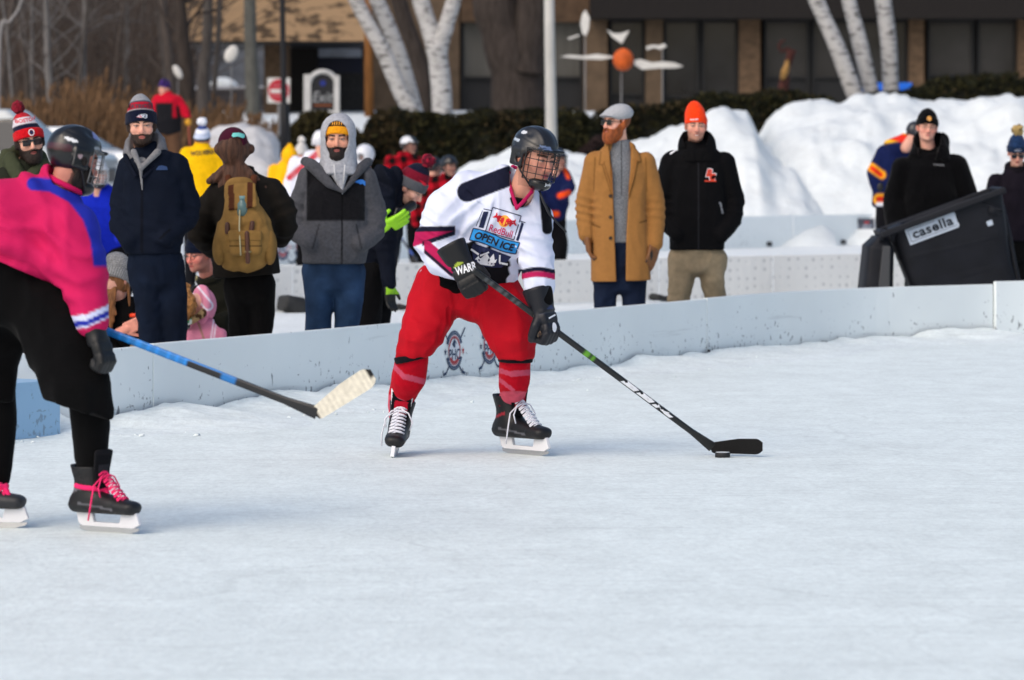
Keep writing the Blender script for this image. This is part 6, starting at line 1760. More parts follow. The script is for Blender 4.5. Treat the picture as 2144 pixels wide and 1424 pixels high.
def navy_man():
    f = Fig(24.3, 322, 'bearded man in a dark navy jacket and knit hat with a red band'); J = f.J
    hd = Head(J(296, 264, -.05), 6, 4, -2, 1.0, neck=J(303, 335, .02))
    tr = f.trunk([(325, 545, .0, .165, .13), (323, 500, .0, .180, .14), (320, 430, .0, .19, .14), (318, 372, .0, .18, .125), (312, 340, .0, .15, .11), (306, 318, .01, .09, .08)], (1, .1, 0), .05, 2.4)
    A = [f.limb([(274, 350, .0, .070), (256, 420, .04, .076), (252, 470, -.02, .068), (274, 505, -.10, .058)]), f.limb([(368, 350, .0, .072), (390, 425, .05, .080), (386, 455, .02, .074), (345, 500, -.11, .058)])]
    col = paint('0e1421', (lambda x, y, v: (np.abs(x - 297) < 2) & (y > 380) & (y < 530) & (v[:, 1] < 24.3), '0a0d16'), (lambda x, y, v: (seg(x, y, (356, 480), (334, 500))[0] < 1.6) & (v[:, 1] < 24.28), '080a10'))
    j = f.jacket(tr, A, col, SHELL, .014, (J(325, 532), (0, 0, -1)), .0095, folds(.010, 7, 12, (1, 1, .7), [(J(390, 440), (.2, 0, 1), .10, .008, .06), (J(256, 450), (.2, 0, 1), .10, .008, .06), (J(330, 500, -.1), (.5, 0, 1), .15, .005, .08)]))
    G = H('77777a')
    cowl(f, [(306, 348, .0, .12, .10), (306, 322, .03, .135, .125), (304, 300, .06, .120, .11), (303, 284, .09, .09, .07)], [(300, 345, -.09, .03, .05), (300, 318, -.06, .075, .10), (298, 285, -.07, .105, .14)], '6c6c70', FLEECE)
    vv = MB(); inn = U(cap(J(280, 318, -.13), J(294, 350, -.155), .020, .014), cap(J(294, 350, -.150), J(298, 398, -.150), .012, .005), cap(J(330, 318, -.12), J(296, 352, -.155), .022, .014), ell(J(302, 342, -.06), (.085, .06, .05)), k=.012)
    body('hoodie_front', inn, .006, FLEECE, f.root, G)
    cl = U(cap(J(262, 326, -.06), J(284, 368, -.150), .016, .012), cap(J(352, 322, -.05), J(300, 372, -.150), .018, .012), k=.01); body('collar', cl, .007, SHELL, f.root, H('0e1320'))
    v, t = poly2(np.array([(-.035, -.012), (-.02, .012), (0, .016), (.03, .008), (.035, -.012)])); decal('logo', v, t, J(333, 352, -.3), V(1, 0, 0), V(0, 0, 1), mat('navy_logo', H('2a4068'), rough=.7), j, j, .003, .02, dirn=V(0, 1, 0))
    hips = loft([(J(326, 590), .155, .125), (J(326, 535), .165, .13)], (1, 0, 0), .06)
    L = [f.limb([(302, 560, .0, .105), (314, 640, -.02, .088), (320, 725, .0, .072), (322, 835, .0, .060)]), f.limb([(352, 560, .02, .105), (361, 640, .0, .088), (364, 725, .03, .072), (366, 835, .03, .060)])]
    f.trousers(L, flatcol('0d1524', .25, 8), DENIM, hips); f.boots([(322, 0), (366, .03)])
    b = beanie(f.root, hd, lambda x, y, z, u: bands((0, '10162a'), (.072, '8e8f93'), (.080, 'a3182c'), (.125, '3c4152'), (.134, '8b8d92'))(x, y, z, u), .055, .034, -.28, .070, .010)
    logo_pat(hd, .066, b, b, .95, .005)
    v, t = fit_text('PATRIOTS', .15, .026, bold=.02); fpatch(hd, None, .125, mat('hat_grey', H('3a3d4a'), rough=.9), b, b, .0, 'lettering', pol=(v, t))
    beard(f.root, hd, '32231b', .0028, seed=3); f.done(hd, .0042, stubble=.75, stub='35261e', skin='d3a08a', brow='1c1310', lip='b06058', red=.6)
navy_man()

def backpack_woman():
    f = Fig(25.0, 512, 'person with long brown hair, maroon cap and dark jacket seen from behind'); J = f.J
    hd = Head(J(487, 313, .0), 198, 6, 0, 1.0, neck=J(500, 375, .02))
    tr = f.trunk([(516, 592, .0, .215, .16), (514, 540, .0, .205, .155), (512, 460, .0, .19, .145), (510, 392, .0, .185, .125), (504, 362, .0, .09, .08)], (1, 0, 0), .05, 2.4)
    A = [f.limb([(462, 400, .0, .080), (428, 455, .03, .092), (420, 488, .06, .082), (446, 525, .22, .06)]), f.limb([(562, 400, .0, .080), (590, 445, .03, .092), (596, 475, .08, .080), (588, 500, .20, .06)])]
    f.jacket(tr, A, flatcol('1b1815', .10, 7), SHELL, .02, (J(516, 578), (.08, 0, -1)), .010, folds(.012, 6, 22, (1, 1, .7), [(J(425, 470), (.3, 0, 1), .12, .010, .08), (J(597, 450), (-.3, 0, 1), .12, .010, .08)]))
    body('collar', torus(J(506, 366, .01), V(0, .15, 1), .085, .022), .008, SHELL, f.root, H('1b1816'))
    hips = loft([(J(522, 620), .14, .12), (J(520, 580), .15, .12)], (1, 0, 0), .06)
    L = [f.limb([(500, 600, .0, .095), (502, 660, .0, .080), (502, 725, .0, .066), (504, 820, .0, .052)]), f.limb([(544, 600, .0, .095), (546, 660, .0, .080), (544, 725, .0, .066), (544, 820, .0, .052)])]
    f.trousers(L, flatcol('0c0b0b', .2, 8), CLOTH, hips); f.boots([(504, 0), (544, 0)], d=(0, 1, 0))
    C = H('4a3023')
    strands = [cap(hd.W((x * .95, .03, .0)), J(500 + x * 620, 392 - abs(x) * 90 + 9 * math.sin(x * 90), -.105 + abs(x) * .4), .034, .016) for x in np.linspace(-.10, .09, 11)]
    hs = DISP(U(*strands, ell(hd.W((0, .022, .0)), (.094, .106, .11)), k=.02), lambda p: .006 * vnoise(p * V(1, 1, .15), 60, 3) + .008 * vnoise(p * V(1, 1, .4), 16, 5))
    body('hair', hs, .006, HAIR, f.root, lambda v: C * (1 + .45 * vnoise(v * V(1, 1, .18), 70, 5))[:, None])
    def cap_(q):
        x, y, z = q.T; d = ell((0, .012, .040), (.092, .112, .100)).f(q)
        d = np.maximum(d, (.03 - .12 * (y + .08)) - z)
        hole = np.hypot(x / .036, (z - .018) / .045) - 1
        d = np.maximum(d, np.where(y > .05, -hole * .03, -1))
        return np.minimum(d, np.maximum(ell((0, -.115, .026), (.075, .075, .022)).f(q), np.abs(z - .032 + 6 * x * x) - .005))
    c = body('cap', hd.xf(Sh(cap_, (-.11, -.2, -.06), (.11, .14, .16))), .005, CLOTH, f.root, lambda v: np.where((hd.loc(v)[:, 1] < -.105)[:, None], H('1f3a30'), H('3f1426')))
    v, t = poly2(np.array([(-.04, -.004), (-.035, .014), (0, .020), (.035, .014), (.04, -.004), (.03, -.012), (0, -.004), (-.03, -.012)])); decal('lettering', v, t, J(494, 284, -.3), V(1, 0, -.1), V(.1, 0, 1), mat('teal_ink', H('6fc3bd'), rough=.7), c, c, .003, .012, dirn=V(0, 1, 0))
    f.done(hd, .006, skin='d3a28c')
    # rucksack
    E = empty('backpack', J(512, 560, -.2), 'khaki canvas backpack with brown leather straps worn on the back', 'backpack')
    K, KD, BR = H('8a6a3c') * .9, H('5f4727') * .9, H('4a2a1c')
    CAN = mat('canvas', attr=True, rough=.95, bump=.5, bscale=160, spec=.08, vary=.18, vscale=14, bdist=.004)
    bag = loft([(J(512, 545, -.24), .15, .085), (J(512, 515, -.25), .195, .12), (J(511, 470, -.24), .165, .115), (J(506, 430, -.22), .115, .09), (J(503, 395, -.20), .095, .065)], (1, 0, 0), .07, 2.5)
    body('sack', DISP(bag, folds(.010, 8, 14, (1, 1, .8))), .008, CAN, E, lambda v: K * (1 + .12 * vnoise(v, 9, 3))[:, None])
    body('flap', DISP(loft([(J(503, 390, -.285), .097, .018), (J(505, 412, -.300), .095, .018), (J(507, 432, -.315), .088, .018)], (1, 0, 0), .02, 3), folds(.004, 12, 9)), .007, CAN, E, lambda v: np.where((np.minimum(np.abs(PX(v)[0] - 484), np.abs(PX(v)[0] - 523)) < 6)[:, None], BR, K))
    body('front_pocket', DISP(box(J(514, 510, -.36), (.098, .03, .075), .03), folds(.005, 10, 6)), .007, CAN, E, lambda v: np.where(((np.abs(PX(v)[1] - 515) < 2) & (np.abs(PX(v)[0] - 514) < 34))[:, None], KD * .5, K))
    body('pocket_flap', box(J(513, 494, -.372), (.105, .028, .035), .015), .007, CAN, E, K * .95)
    for px in (460, 565): body('side_pocket', DISP(ell(J(px, 518, -.26), (.045, .075, .11)), folds(.005, 10, 7)), .008, CAN, E, K * .9)
    for a, b_, r in (((517, 488, -.402), (519, 548, -.395), .015), ((476, 470, -.35), (476, 486, -.355), .016), ((528, 467, -.35), (526, 484, -.355), .016)):
        body('leather_strap', cap(J(*a), J(*b_), r), .006, LEATHER, E, BR)
    mb = MB(); mb.tube([J(502, 440, -.345), J(501, 478, -.39), J(503, 515, -.405), J(504, 535, -.40)], .005, 6); mb.build('cord', mat('cord', H('a8a080'), rough=.9), E, True)
    mb = MB(); mb.tube([J(512, 527, -.405), J(526, 527, -.405)], .006, 6); mb.build('buckle', mat('brass', H('9a8f6a'), rough=.35, metal=.7), E, True)
    for px in (478, 532): body('shoulder_strap', cap(J(px, 372, -.10), J(px + (3 if px < 500 else -6), 395, -.20), .022), .008, CAN, E, BR * 1.3)
    B = empty('bottle', J(507, 432, -.30), 'clear teal plastic bottle standing in the top of the khaki backpack', 'bottle')
    mb = MB(); mb.tube([J(507, 452, -.31), J(507, 428, -.31), J(507, 421, -.31), J(507, 418, -.31)], [.034, .034, .022, .02], 14); mb.build('flask', mat('teal_plastic', H('55706f'), rough=.25, spec=.5), B, True)
    mb = MB(); mb.tube([J(507, 418, -.31), J(507, 410, -.31)], [.021, .020], 12); mb.build('lid', mat('lid_teal', H('6f8f90'), rough=.4), B, True)
backpack_woman()

def hoodie_man():
    f = Fig(25.8, 704, 'bearded man in grey fleece jacket with hood up over a yellow banded hat'); J = f.J
    hd = Head(J(708, 293, -.04), -3, 2, 0, 1.04, neck=J(708, 365, .03))
    tr = f.trunk([(700, 556, .0, .20, .15), (701, 520, .0, .222, .165), (702, 455, .0, .212, .16), (704, 395, .0, .205, .14), (706, 362, .0, .165, .12), (708, 345, .02, .11, .09)], (1, 0, 0), .05, 2.5)
    A = [f.limb([(648, 374, .0, .085), (626, 440, .04, .085), (626, 485, .0, .078), (652, 508, -.12, .062)]), f.limb([(762, 376, .0, .085), (783, 440, .04, .085), (780, 485, .0, .078), (756, 510, -.12, .062)])]
    G, K = '4a4b50', '17171a'
    def col(v):
        px, py = PX(v); c = np.tile(H(G), (len(v), 1)); fr = v[:, 1] < 25.86
        chest = AND(642 + (py - 330) * .0 - px, px - 764, py - 462)
        mixc(c, K, AND(chest, np.where(fr, -9., 9.)))
        mixc(c, '0c0c0e', AND(np.abs(px - 717 + (py - 400) * .012) - 1.6, 395 - py, np.where(fr, -9., 9.)))
        mixc(c, '2a2b2f', AND(seg(px, py, (668, 470), (655, 520))[0] - 1.5, np.where(fr, -9., 9.)))
        mixc(c, '2a2b2f', AND(seg(px, py, (746, 470), (757, 520))[0] - 1.5, np.where(fr, -9., 9.)))
        return c * (1 + .08 * vnoise(v, 9, 4))[:, None]
    j = f.jacket(tr, A, col, FLEECE, .015, (J(700, 552), (0, 0, -1)), .009, folds(.010, 7, 32, (1, 1, .7), [(J(626, 460), (.2, 0, 1), .11, .009, .07), (J(783, 460), (.2, 0, 1), .11, .009, .07), (J(700, 535, -.1), (1, 0, .3), .18, .005, .09)]))
    v, t = poly2(np.array([(-.036, .002), (-.01, .018), (.018, .020), (.036, .006), (.036, -.022), (.018, -.008), (.004, -.012), (-.008, -.004)])); decal('logo', v, t, J(750, 383, -.35), V(1, 0, 0), V(0, 0, 1), mat('blue_logo', H('2f74c8'), rough=.7), j, j, .003, .02, dirn=V(0, 1, 0))
    # grey hood drawn up, dark jacket hood behind it
    def hood(q):
        x, y, z = q.T; d = ell((0, .022, .035), (.112, .130, .132)).f(q)
        low = loft([(V(0, .02, .0), .110, .125), (V(0, .02, -.12), .112, .115), (V(0, .00, -.22), .135, .12)], (1, 0, 0), .02).f(q)
        d = np.minimum(d, low)
        opn = np.maximum(ell((0, -.11, .010), (.078, .14, .118)).f(q), -1); o2 = cap((0, -.13, -.06), (0, -.15, -.19), .062, .030).f(q)
        d = np.maximum(d, -np.minimum(opn, o2) - .003); inner = ell((0, .015, .03), (.098, .117, .122)).f(q)
        d = np.maximum(d, -np.minimum(inner, cap((0, .0, 0), (0, 0, -.2), .080, .075).f(q)))
        return d + .004 * vnoise(q, 18, 4)
    body('hood', hd.xf(Sh(hood, (-.18, -.2, -.28), (.18, .2, .22))), .006, FLEECE, f.root, flatcol('a2a4ab', .06, 20))
    body('hoodie_front', DISP(loft([(J(708, 350, -.09), .080, .06), (J(714, 385, -.125), .028, .03), (J(717, 402, -.14), .006, .02)], (1, 0, 0), .02), folds(.004, 14, 3)), .006, FLEECE, f.root, flatcol('9a9ca3'))
    for a, b_ in (((699, 345), (703, 378)), ((722, 345), (719, 385))):
        mb = MB(); mb.tube([J(*a, -.185), J(*b_, -.185)], .005, 6); mb.build('drawstring', mat('cord_white', (.55, .55, .56), rough=.9), f.root, True)
    body('jacket_hood', DISP(U(chain([J(640, 338, .02), J(655, 348, -.08), J(690, 385, -.14), J(717, 402, -.155)], [.035, .042, .028, .012]), chain([J(770, 340, .04), J(757, 350, -.06), J(738, 378, -.12), J(719, 402, -.155)], [.03, .030, .022, .012]), k=.01), folds(.006, 14, 8)), .007, FLEECE, f.root, flatcol('48494e'))
    hips = loft([(J(698, 600), .165, .14), (J(698, 545), .17, .14)], (1, 0, 0), .06)
    L = [f.limb([(668, 570, .0, .115), (668, 625, -.02, .098), (665, 690, .0, .080), (664, 805, .0, .068)]), f.limb([(728, 570, .0, .115), (729, 625, -.02, .098), (727, 690, .0, .076), (727, 805, .0, .066)])]
    f.trousers(L, lambda v: H('233650') * (1 + .40 * vnoise(v * V(1, 1, .6), 8, 3) + .25 * gauss(PX(v)[0] - 676, 14) * (PX(v)[1] > 580))[:, None], DENIM, hips, fold=folds(.010, 7, 21, (1, 1, .6))); f.boots([(664, 0), (727, 0)])
    b = beanie(f.root, hd, bands((0, 'e89a1e'), (.048, '141311')), .01, .040, -.28, .048, .006)
    for k in range(-4, 5): fpatch(hd, [(-.0025, -.010), (.0025, -.010), (.0025, .012), (-.0025, .012)], .105, INK_Y, b, b, k * .014, 'stripe')
    beard(f.root, hd, '1c1310', .0042, .006, seed=5); f.done(hd, .0042, stubble=.95, stub='1a110c', skin='d0987e', brow='120c0a', lip='b2605c', red=.55)
hoodie_man()

def bending_man():
    f = Fig(28.0, 795, 'man in dark jacket and pompom hat bending down with a bright green glove'); J = f.J
    hd = Head(J(858, 394, .0), 74, 36, 0, 1.0, neck=J(825, 400, .05))
    tr = f.trunk([(775, 572, .08, .17, .15), (782, 520, .06, .175, .16), (795, 450, .02, .19, .16), (808, 395, .0, .18, .14), (828, 385, .02, .10, .09)], (.6, .8, 0), .06, 2.3)
    A = [f.limb([(806, 412, -.15, .085), (812, 475, -.17, .075), (806, 530, -.16, .068), (815, 594, -.18, .052)]), f.limb([(830, 410, .12, .08), (800, 478, .0, .07), (814, 476, -.15, .055)])]
    f.jacket(tr, A, flatcol('10141f', .15, 7), SHELL, .03, None, .010, folds(.011, 7, 62, (1, 1, .8), [(J(810, 500, -.15), (.1, 0, 1), .12, .007, .06)]))
    hoodring(f, J(828, 380, .05), V(.5, -.2, .8), .085, .04, '10192e', SHELL)
    L = [f.limb([(772, 575, -.04, .115), (772, 650, -.03, .095), (768, 720, .0, .078), (768, 768, .0, .065)]), f.limb([(790, 575, .12, .115), (792, 650, .12, .095), (790, 720, .14, .078), (790, 768, .14, .065)])]
    f.trousers(L, flatcol('0b0b0d', .2, 7), CLOTH); f.boots([(768, 0), (790, .14)], d=(1, -.4, 0))
    b = beanie(f.root, hd, bands((0, '53555b'), (.072, '6f1528'), (.135, '14172a')), .055, .022, -.20, .070, .010, lean=(0, -.0))
    fpatch_x = .06
    v, t = poly2(np.array([(-.036, .010), (-.01, .012), (.02, .008), (.034, -.006), (.02, -.012), (0, -.008), (-.012, .002)])); o = hd.W((-.06, -.12, .055)); 
    decal('badge', v, t, J(884, 384, -.3), V(.9, 0, -.4), V(.4, 0, .9), INK_R, b, b, .003, .012, dirn=V(0, 1, 0))
    pom(f.root, hd.W((0, .0, .235)), .050, '8c1a30', '5a1224'); hair(f.root, hd, '2a1d16', .010, .06, -.07, top=.04)
    g1 = hand(J(815, 600, -.18), J(818, 640, -.18), V(.6, -.6, 0), 1, 1.05, 20, 1, 30, 1.25)
    body('glove', g1, .0055, LEATHER, f.root, lambda v: np.where((PX(v)[1] < 616)[:, None] & (PX(v)[0] > 808)[:, None], H('8fc81e'), H('0b0c0c')))
    g2 = hand(J(800, 478, -.22), J(838, 462, -.24), V(.0, .6, .4), -1, 1.25, 18, 1.4, 50, 1.3)
    body('glove', g2, .0055, LEATHER, f.root, H('93d321'))
    E = empty('camera', J(836, 452, -.2), 'black camera with pale back held in the bright green glove', 'camera')
    body('case', box(J(838, 452, -.16), (.065, .035, .045), .012, rotm(30, 0, 20)), .006, PLASTIC, E, H('131315')); body('lens_barrel', cap(J(845, 442, -.14), J(862, 430, -.08), .034, .036), .006, PLASTIC, E, H('0e0e10'))
    body('card', box(J(826, 466, -.14), (.045, .006, .055), .003, rotm(0, 0, 25)), .004, CLOTH, E, H('c9cbd0'))
    f.done(hd, .0046, skin='dcab97', brow='2a1c15', stubble=.25, red=.7)
bending_man()

def coat_man():
    f = Fig(29.9, 1297, 'bearded man in a camel overcoat, grey flat cap and sunglasses'); J = f.J
    hd = Head(J(1291, 259, -.03), -52, -3, 0, 1.0, neck=J(1300, 320, .02))
    tr = f.trunk([(1299, 600, .0, .225, .165), (1298, 520, .0, .215, .16), (1297, 440, .0, .195, .15), (1297, 362, .0, .205, .14), (1298, 332, .0, .19, .12), (1300, 308, .01, .115, .095)], (1, 0, 0), .05, 2.6, .13)
    A = [f.limb([(1245, 341, .0, .084), (1226, 425, .02, .078), (1226, 460, .0, .072), (1229, 492, -.03, .066)]), f.limb([(1350, 341, .0, .084), (1370, 425, .02, .078), (1371, 465, .0, .070), (1369, 508, -.03, .064)])]
    CM = '94683a'
    def col(v):
        px, py = PX(v); c = np.tile(H(CM), (len(v), 1)) * (1 + .05 * vnoise(v, 20, 3))[:, None]; fr = np.where(v[:, 1] < 29.88, -9., 9.)
        for a, b in (((1258, 318), (1255, 345)), ((1255, 345), (1261, 345)), ((1261, 345), (1271, 378)), ((1271, 378), (1283, 416)), ((1338, 316), (1343, 339)), ((1343, 339), (1336, 340)), ((1336, 340), (1329, 374)), ((1329, 374), (1317, 416)), ((1246, 330), (1243, 400)), ((1352, 330), (1354, 400))):
            mixc(c, '6b4a26', AND(seg(px, py, a, b)[0] - 1.1, fr), 2)
        mixc(c, '5a3c1c', AND(seg(px, py, (1240, 470), (1256, 476))[0] - 1.5, fr)); mixc(c, '5a3c1c', AND(seg(px, py, (1340, 466), (1354, 462))[0] - 1.5, fr))
        return c
    def opening(sh):
        def g(p):
            px, py = PX(p); l = np.interp(py, [295, 410, 500, 600], [1274, 1284, 1287, 1291]); r = np.interp(py, [295, 410, 500, 600], [1324, 1316, 1311, 1310])
            return np.where(p[:, 1] < 29.86, np.minimum(px - l, r - px) / 280., -1.)
        return INT(sh, g)
    j = f.jacket(tr, A, col, mat('wool', attr=True, rough=1, bump=.4, bscale=220, spec=.03, sheen=.05, vary=.05, vscale=40, bdist=.003), .014, (J(1299, 588), (.03, 0, -1)), .008, folds(.007, 6, 42, (1, 1, .45), [(J(1226, 440), (.25, 0, 1), .12, .010, .055), (J(1371, 445), (.25, 0, 1), .10, .007, .06), (J(1228, 480), (.25, 0, 1), .06, .006, .04)]), name='overcoat', cut=opening)
    lap = mat('wool')
    for s_, pts in ((-1, [(1275, 304), (1260, 322), (1257, 345), (1263, 342), (1272, 372), (1284, 412), (1282, 360)]), (1, [(1322, 304), (1336, 318), (1341, 338), (1334, 337), (1328, 368), (1316, 412), (1317, 360)])):
        bm = MB(); w3 = [J(x, y, -.20) for x, y in pts]
        tl = V(*world_loc(j)); bv = BVHTree.FromPolygons([Vector(v.co) for v in j.data.vertices], [list(p.vertices) for p in j.data.polygons]); out = []
        for x, y in pts:
            h = bv.ray_cast(Vector(J(x + s_ * 5, y, -.6) - tl), Vector((0, 1, 0)), 1.2); yy = (h[0][1] + tl[1] if h[0] else 29.8) - .012; out.append(P(x, y, yy))
        bm.extr([o_ - V(0, .008, 0) for o_ in out], V(0, .022, 0)); o = bm.build('lapel', mat('lapel_wool', H(CM) * .97, rough=1, bump=.3, bscale=200, spec=.05, vary=.04), f.root, False, bevel=.004)
    for y in (411, 456, 500):
        v, t = disc2(.014, .014, 14); decal('button', v, t, J(1280, y, -.4), V(1, 0, 0), V(0, 0, 1), mat('dark_button', H('2c1d10'), rough=.4), j, j, .006, 0, dirn=V(0, 1, 0))
    sw = loft([(J(1299, 505, .0), .17, .125), (J(1298, 440, .0), .165, .125), (J(1298, 355, .0), .175, .115), (J(1300, 315, .0), .085, .075), (J(1301, 296, .0), .072, .07)], (1, 0, 0), .02)
    body('sweater', DISP(sw, folds(.005, 9, 4)), .008, mat('heather', attr=True, rough=1, bump=.7, bscale=110, spec=.05, vary=.5, vscale=95, stretch=(1, 1, 2.2), bdist=.005), f.root, lambda v: np.where((np.abs(PX(v)[0] - 1301) < 1.0)[:, None] & (PX(v)[1] < 410)[:, None], H('3c3e42'), H('6f7277')))
    hips = loft([(J(1299, 606, .0), .14, .11), (J(1299, 490, .0), .175, .135)], (1, 0, 0), .03)
    L = [f.limb([(1267, 560, .0, .105), (1267, 620, -.02, .085), (1265, 690, .0, .072), (1265, 738, .0, .06)]), f.limb([(1327, 560, .0, .105), (1327, 620, .0, .085), (1327, 690, .02, .072), (1327, 738, .02, .06)])]
    f.trousers(L, flatcol('141d30', .25, 9), DENIM, hips); f.boots([(1265, 0), (1327, .02)], '2a1a10')
    for a, b_, sd, nm in (((1230, 497, -.04), (1237, 545, -.06), 1, 0), ((1369, 512, -.04), (1363, 545, -.08), -1, 1)):
        g = hand(J(*a), J(*b_), V(.75 * sd, -.1, 0) if nm == 0 else V(-.6, .6, 0), sd, 1.25, 30, .6, 22, 1.25)
        body('glove', U(g, cap(J(a[0], a[1] - 9, a[2]), J(*a), .046, .038), k=.01), .0055, LEATHER, f.root, lambda v: np.where((vnoise(v, 26, 4) > .35)[:, None] | (np.abs(PX(v)[1] - 489) < 3.5)[:, None], H('14120f'), H('6e441f')))
    # flat cap
    def fc(q):
        x, y, z = q.T; d = ell((0, .010, .072), (.098, .128, .066), rotm(0, 12, 0)).f(q); d = np.minimum(d, ell((0, .022, .095), (.086, .098, .055), rotm(0, 10, 0)).f(q))
        vis = np.maximum(ell((0, -.098, .052), (.068, .055, .020), rotm(0, 14, 0)).f(q), -(z - .036 + .2 * (y + .1)))
        k = .02; h = np.clip(.5 + .5 * (vis - d) / k, 0, 1); d = vis + (d - vis) * h - k * h * (1 - h)
        return np.maximum(d, (.032 - .30 * (y + .06) - z))
    body('flat_cap', hd.xf(Sh(fc, (-.12, -.18, -.05), (.12, .15, .16))), .0045, mat('tweed', attr=True, rough=1, bump=.6, bscale=120, spec=.05, vary=.14, vscale=90, bdist=.004), f.root, H('a6a8ac'))
    sunglasses(f.root, hd); hair(f.root, hd, '7a4524', .006, .05, -.045, top=.05); beard(f.root, hd, '8f4a22', .008, .026, seed=7)
    f.done(hd, .0042, skin='e0ab94', brow='7d4522', lip='bd6e62', red=.7)
coat_man()

def parka_man():
    f = Fig(30.8, 1458, 'smiling man in a long black hooded parka, bright orange knit hat and khaki trousers'); J = f.J
    hd = Head(J(1457, 265, -.05), 3, 3, 2, 1.0, neck=J(1458, 330, .03))
    tr = f.trunk([(1459, 535, .0, .215, .16), (1460, 470, .0, .215, .16), (1461, 410, .0, .215, .155), (1462, 356, .0, .215, .14), (1461, 328, .0, .19, .125), (1459, 308, .02, .12, .10)], (1, 0, 0), .05, 2.5)
    A = [f.limb([(1408, 341, .0, .088), (1390, 420, .04, .088), (1396, 460, .0, .08), (1418, 492, -.11, .062)]), f.limb([(1516, 341, .0, .088), (1537, 420, .04, .088), (1533, 458, .0, .08), (1508, 492, -.11, .062)])]
    col = paint('0b0b0d', (lambda x, y, v: (np.abs(x - 1462) < 1.2) & (y > 325) & (v[:, 1] < 30.8), '222226'), (lambda x, y, v: (seg(x, y, (1508, 425), (1513, 445))[0] < 1.6) & (v[:, 1] < 30.76), '8c8c90'))
    j = f.jacket(tr, A, col, SHELL, .014, (J(1459, 523), (0, 0, -1)), .0095, folds(.009, 7, 52, (1, 1, .6), [(J(1392, 440), (.2, 0, 1), .11, .008, .07), (J(1536, 440), (.2, 0, 1), .11, .008, .07)]), name='parka')
    cowl(f, [(1460, 340, -.01, .19, .135), (1459, 318, .0, .155, .135), (1458, 300, .03, .145, .13), (1458, 290, .07, .125, .10)], [(1458, 322, -.04, .050, .05), (1457, 304, -.05, .085, .095), (1457, 272, -.08, .105, .13)], '0a0a0c', vee=[(1426, 270), (1488, 270), (1478, 296), (1462, 312), (1450, 310), (1434, 296)])
    for m, gx, o_ in ((INK_W, .010, .003), (INK_R, 0, .005)):
        v1, t1 = fit_text('B', .050 + gx, .058 + gx, bold=.05, shear=.25); v2, t2 = fit_text('C', .050 + gx, .058 + gx, bold=.05, shear=.25)
        decal('monogram', *join2((v1 + [-.010, .018], t1), (v2 + [.018, -.016], t2)), J(1491, 367, -.4), V(1, 0, 0), V(0, 0, 1), m if m is INK_W else mat('orange_red_ink', H('d8432a'), rough=.7), j, j, o_, .03, dirn=V(0, 1, 0))
    v, t = line2((-.045, 0), (.045, 0), .010); decal('underline', v, t, J(1491, 379.5, -.4), V(1, 0, 0), V(0, 0, 1), mat('orange_red_ink', H('d8432a')), j, j, .004, .03, dirn=V(0, 1, 0))
    v, t = line2((-.03, 0), (.03, 0), .012); decal('shoulder_mark', v, t, J(1413, 318, -.4), V(.8, 0, .5), V(-.5, 0, .8), INK_W, j, j, .004, .02, dirn=V(0, 1, 0))
    hips = loft([(J(1459, 560, .0), .18, .14), (J(1459, 510, .0), .18, .14)], (1, 0, 0), .06)
    L = [f.limb([(1428, 545, .0, .115), (1424, 590, -.02, .098), (1418, 640, .0, .082), (1416, 725, .0, .07)]), f.limb([(1490, 545, .0, .115), (1494, 585, -.03, .096), (1498, 620, .0, .082), (1498, 725, .0, .07)])]
    f.trousers(L, flatcol('857761', .08, 10), CLOTH, hips, fold=folds(.011, 7, 23, (1, 1, .8), [(J(1420, 625), (.2, 0, 1), .10, .007, .06)])); f.boots([(1416, 0), (1498, 0)], '3a2a1c')
    b = beanie(f.root, hd, solid('ee3f16'), .058, .036, -.24, .0, .0, lean=(-.012, .02), rib=.0011)
    v, t = fit_text('BAUER', .062, .011, bold=.03); fpatch(hd, None, .058, INK_W, b, b, -.022, 'lettering', pol=(v + np.stack([0 * v[:, 0], .1 * v[:, 0]], 1), t))
    f.done(hd, .0042, skin='d39c86', brow='4a3224', lip='a8544c', stubble=.45, stub='6a4836', red=.8)
    v, t = poly2(np.array([(-.016, .002), (0, -.001), (.016, .002), (.012, -.005), (0, -.007), (-.012, -.005)])); decal('teeth', v, t, hd.W((0, -.14, -.0605)), hd.M @ V(1, 0, 0), hd.M @ V(0, 0, 1), mat('teeth', (.62, .58, .52), rough=.4), f.root, [o for o in f.root.children if o.name.startswith('body')][0], .002, .006)
parka_man()

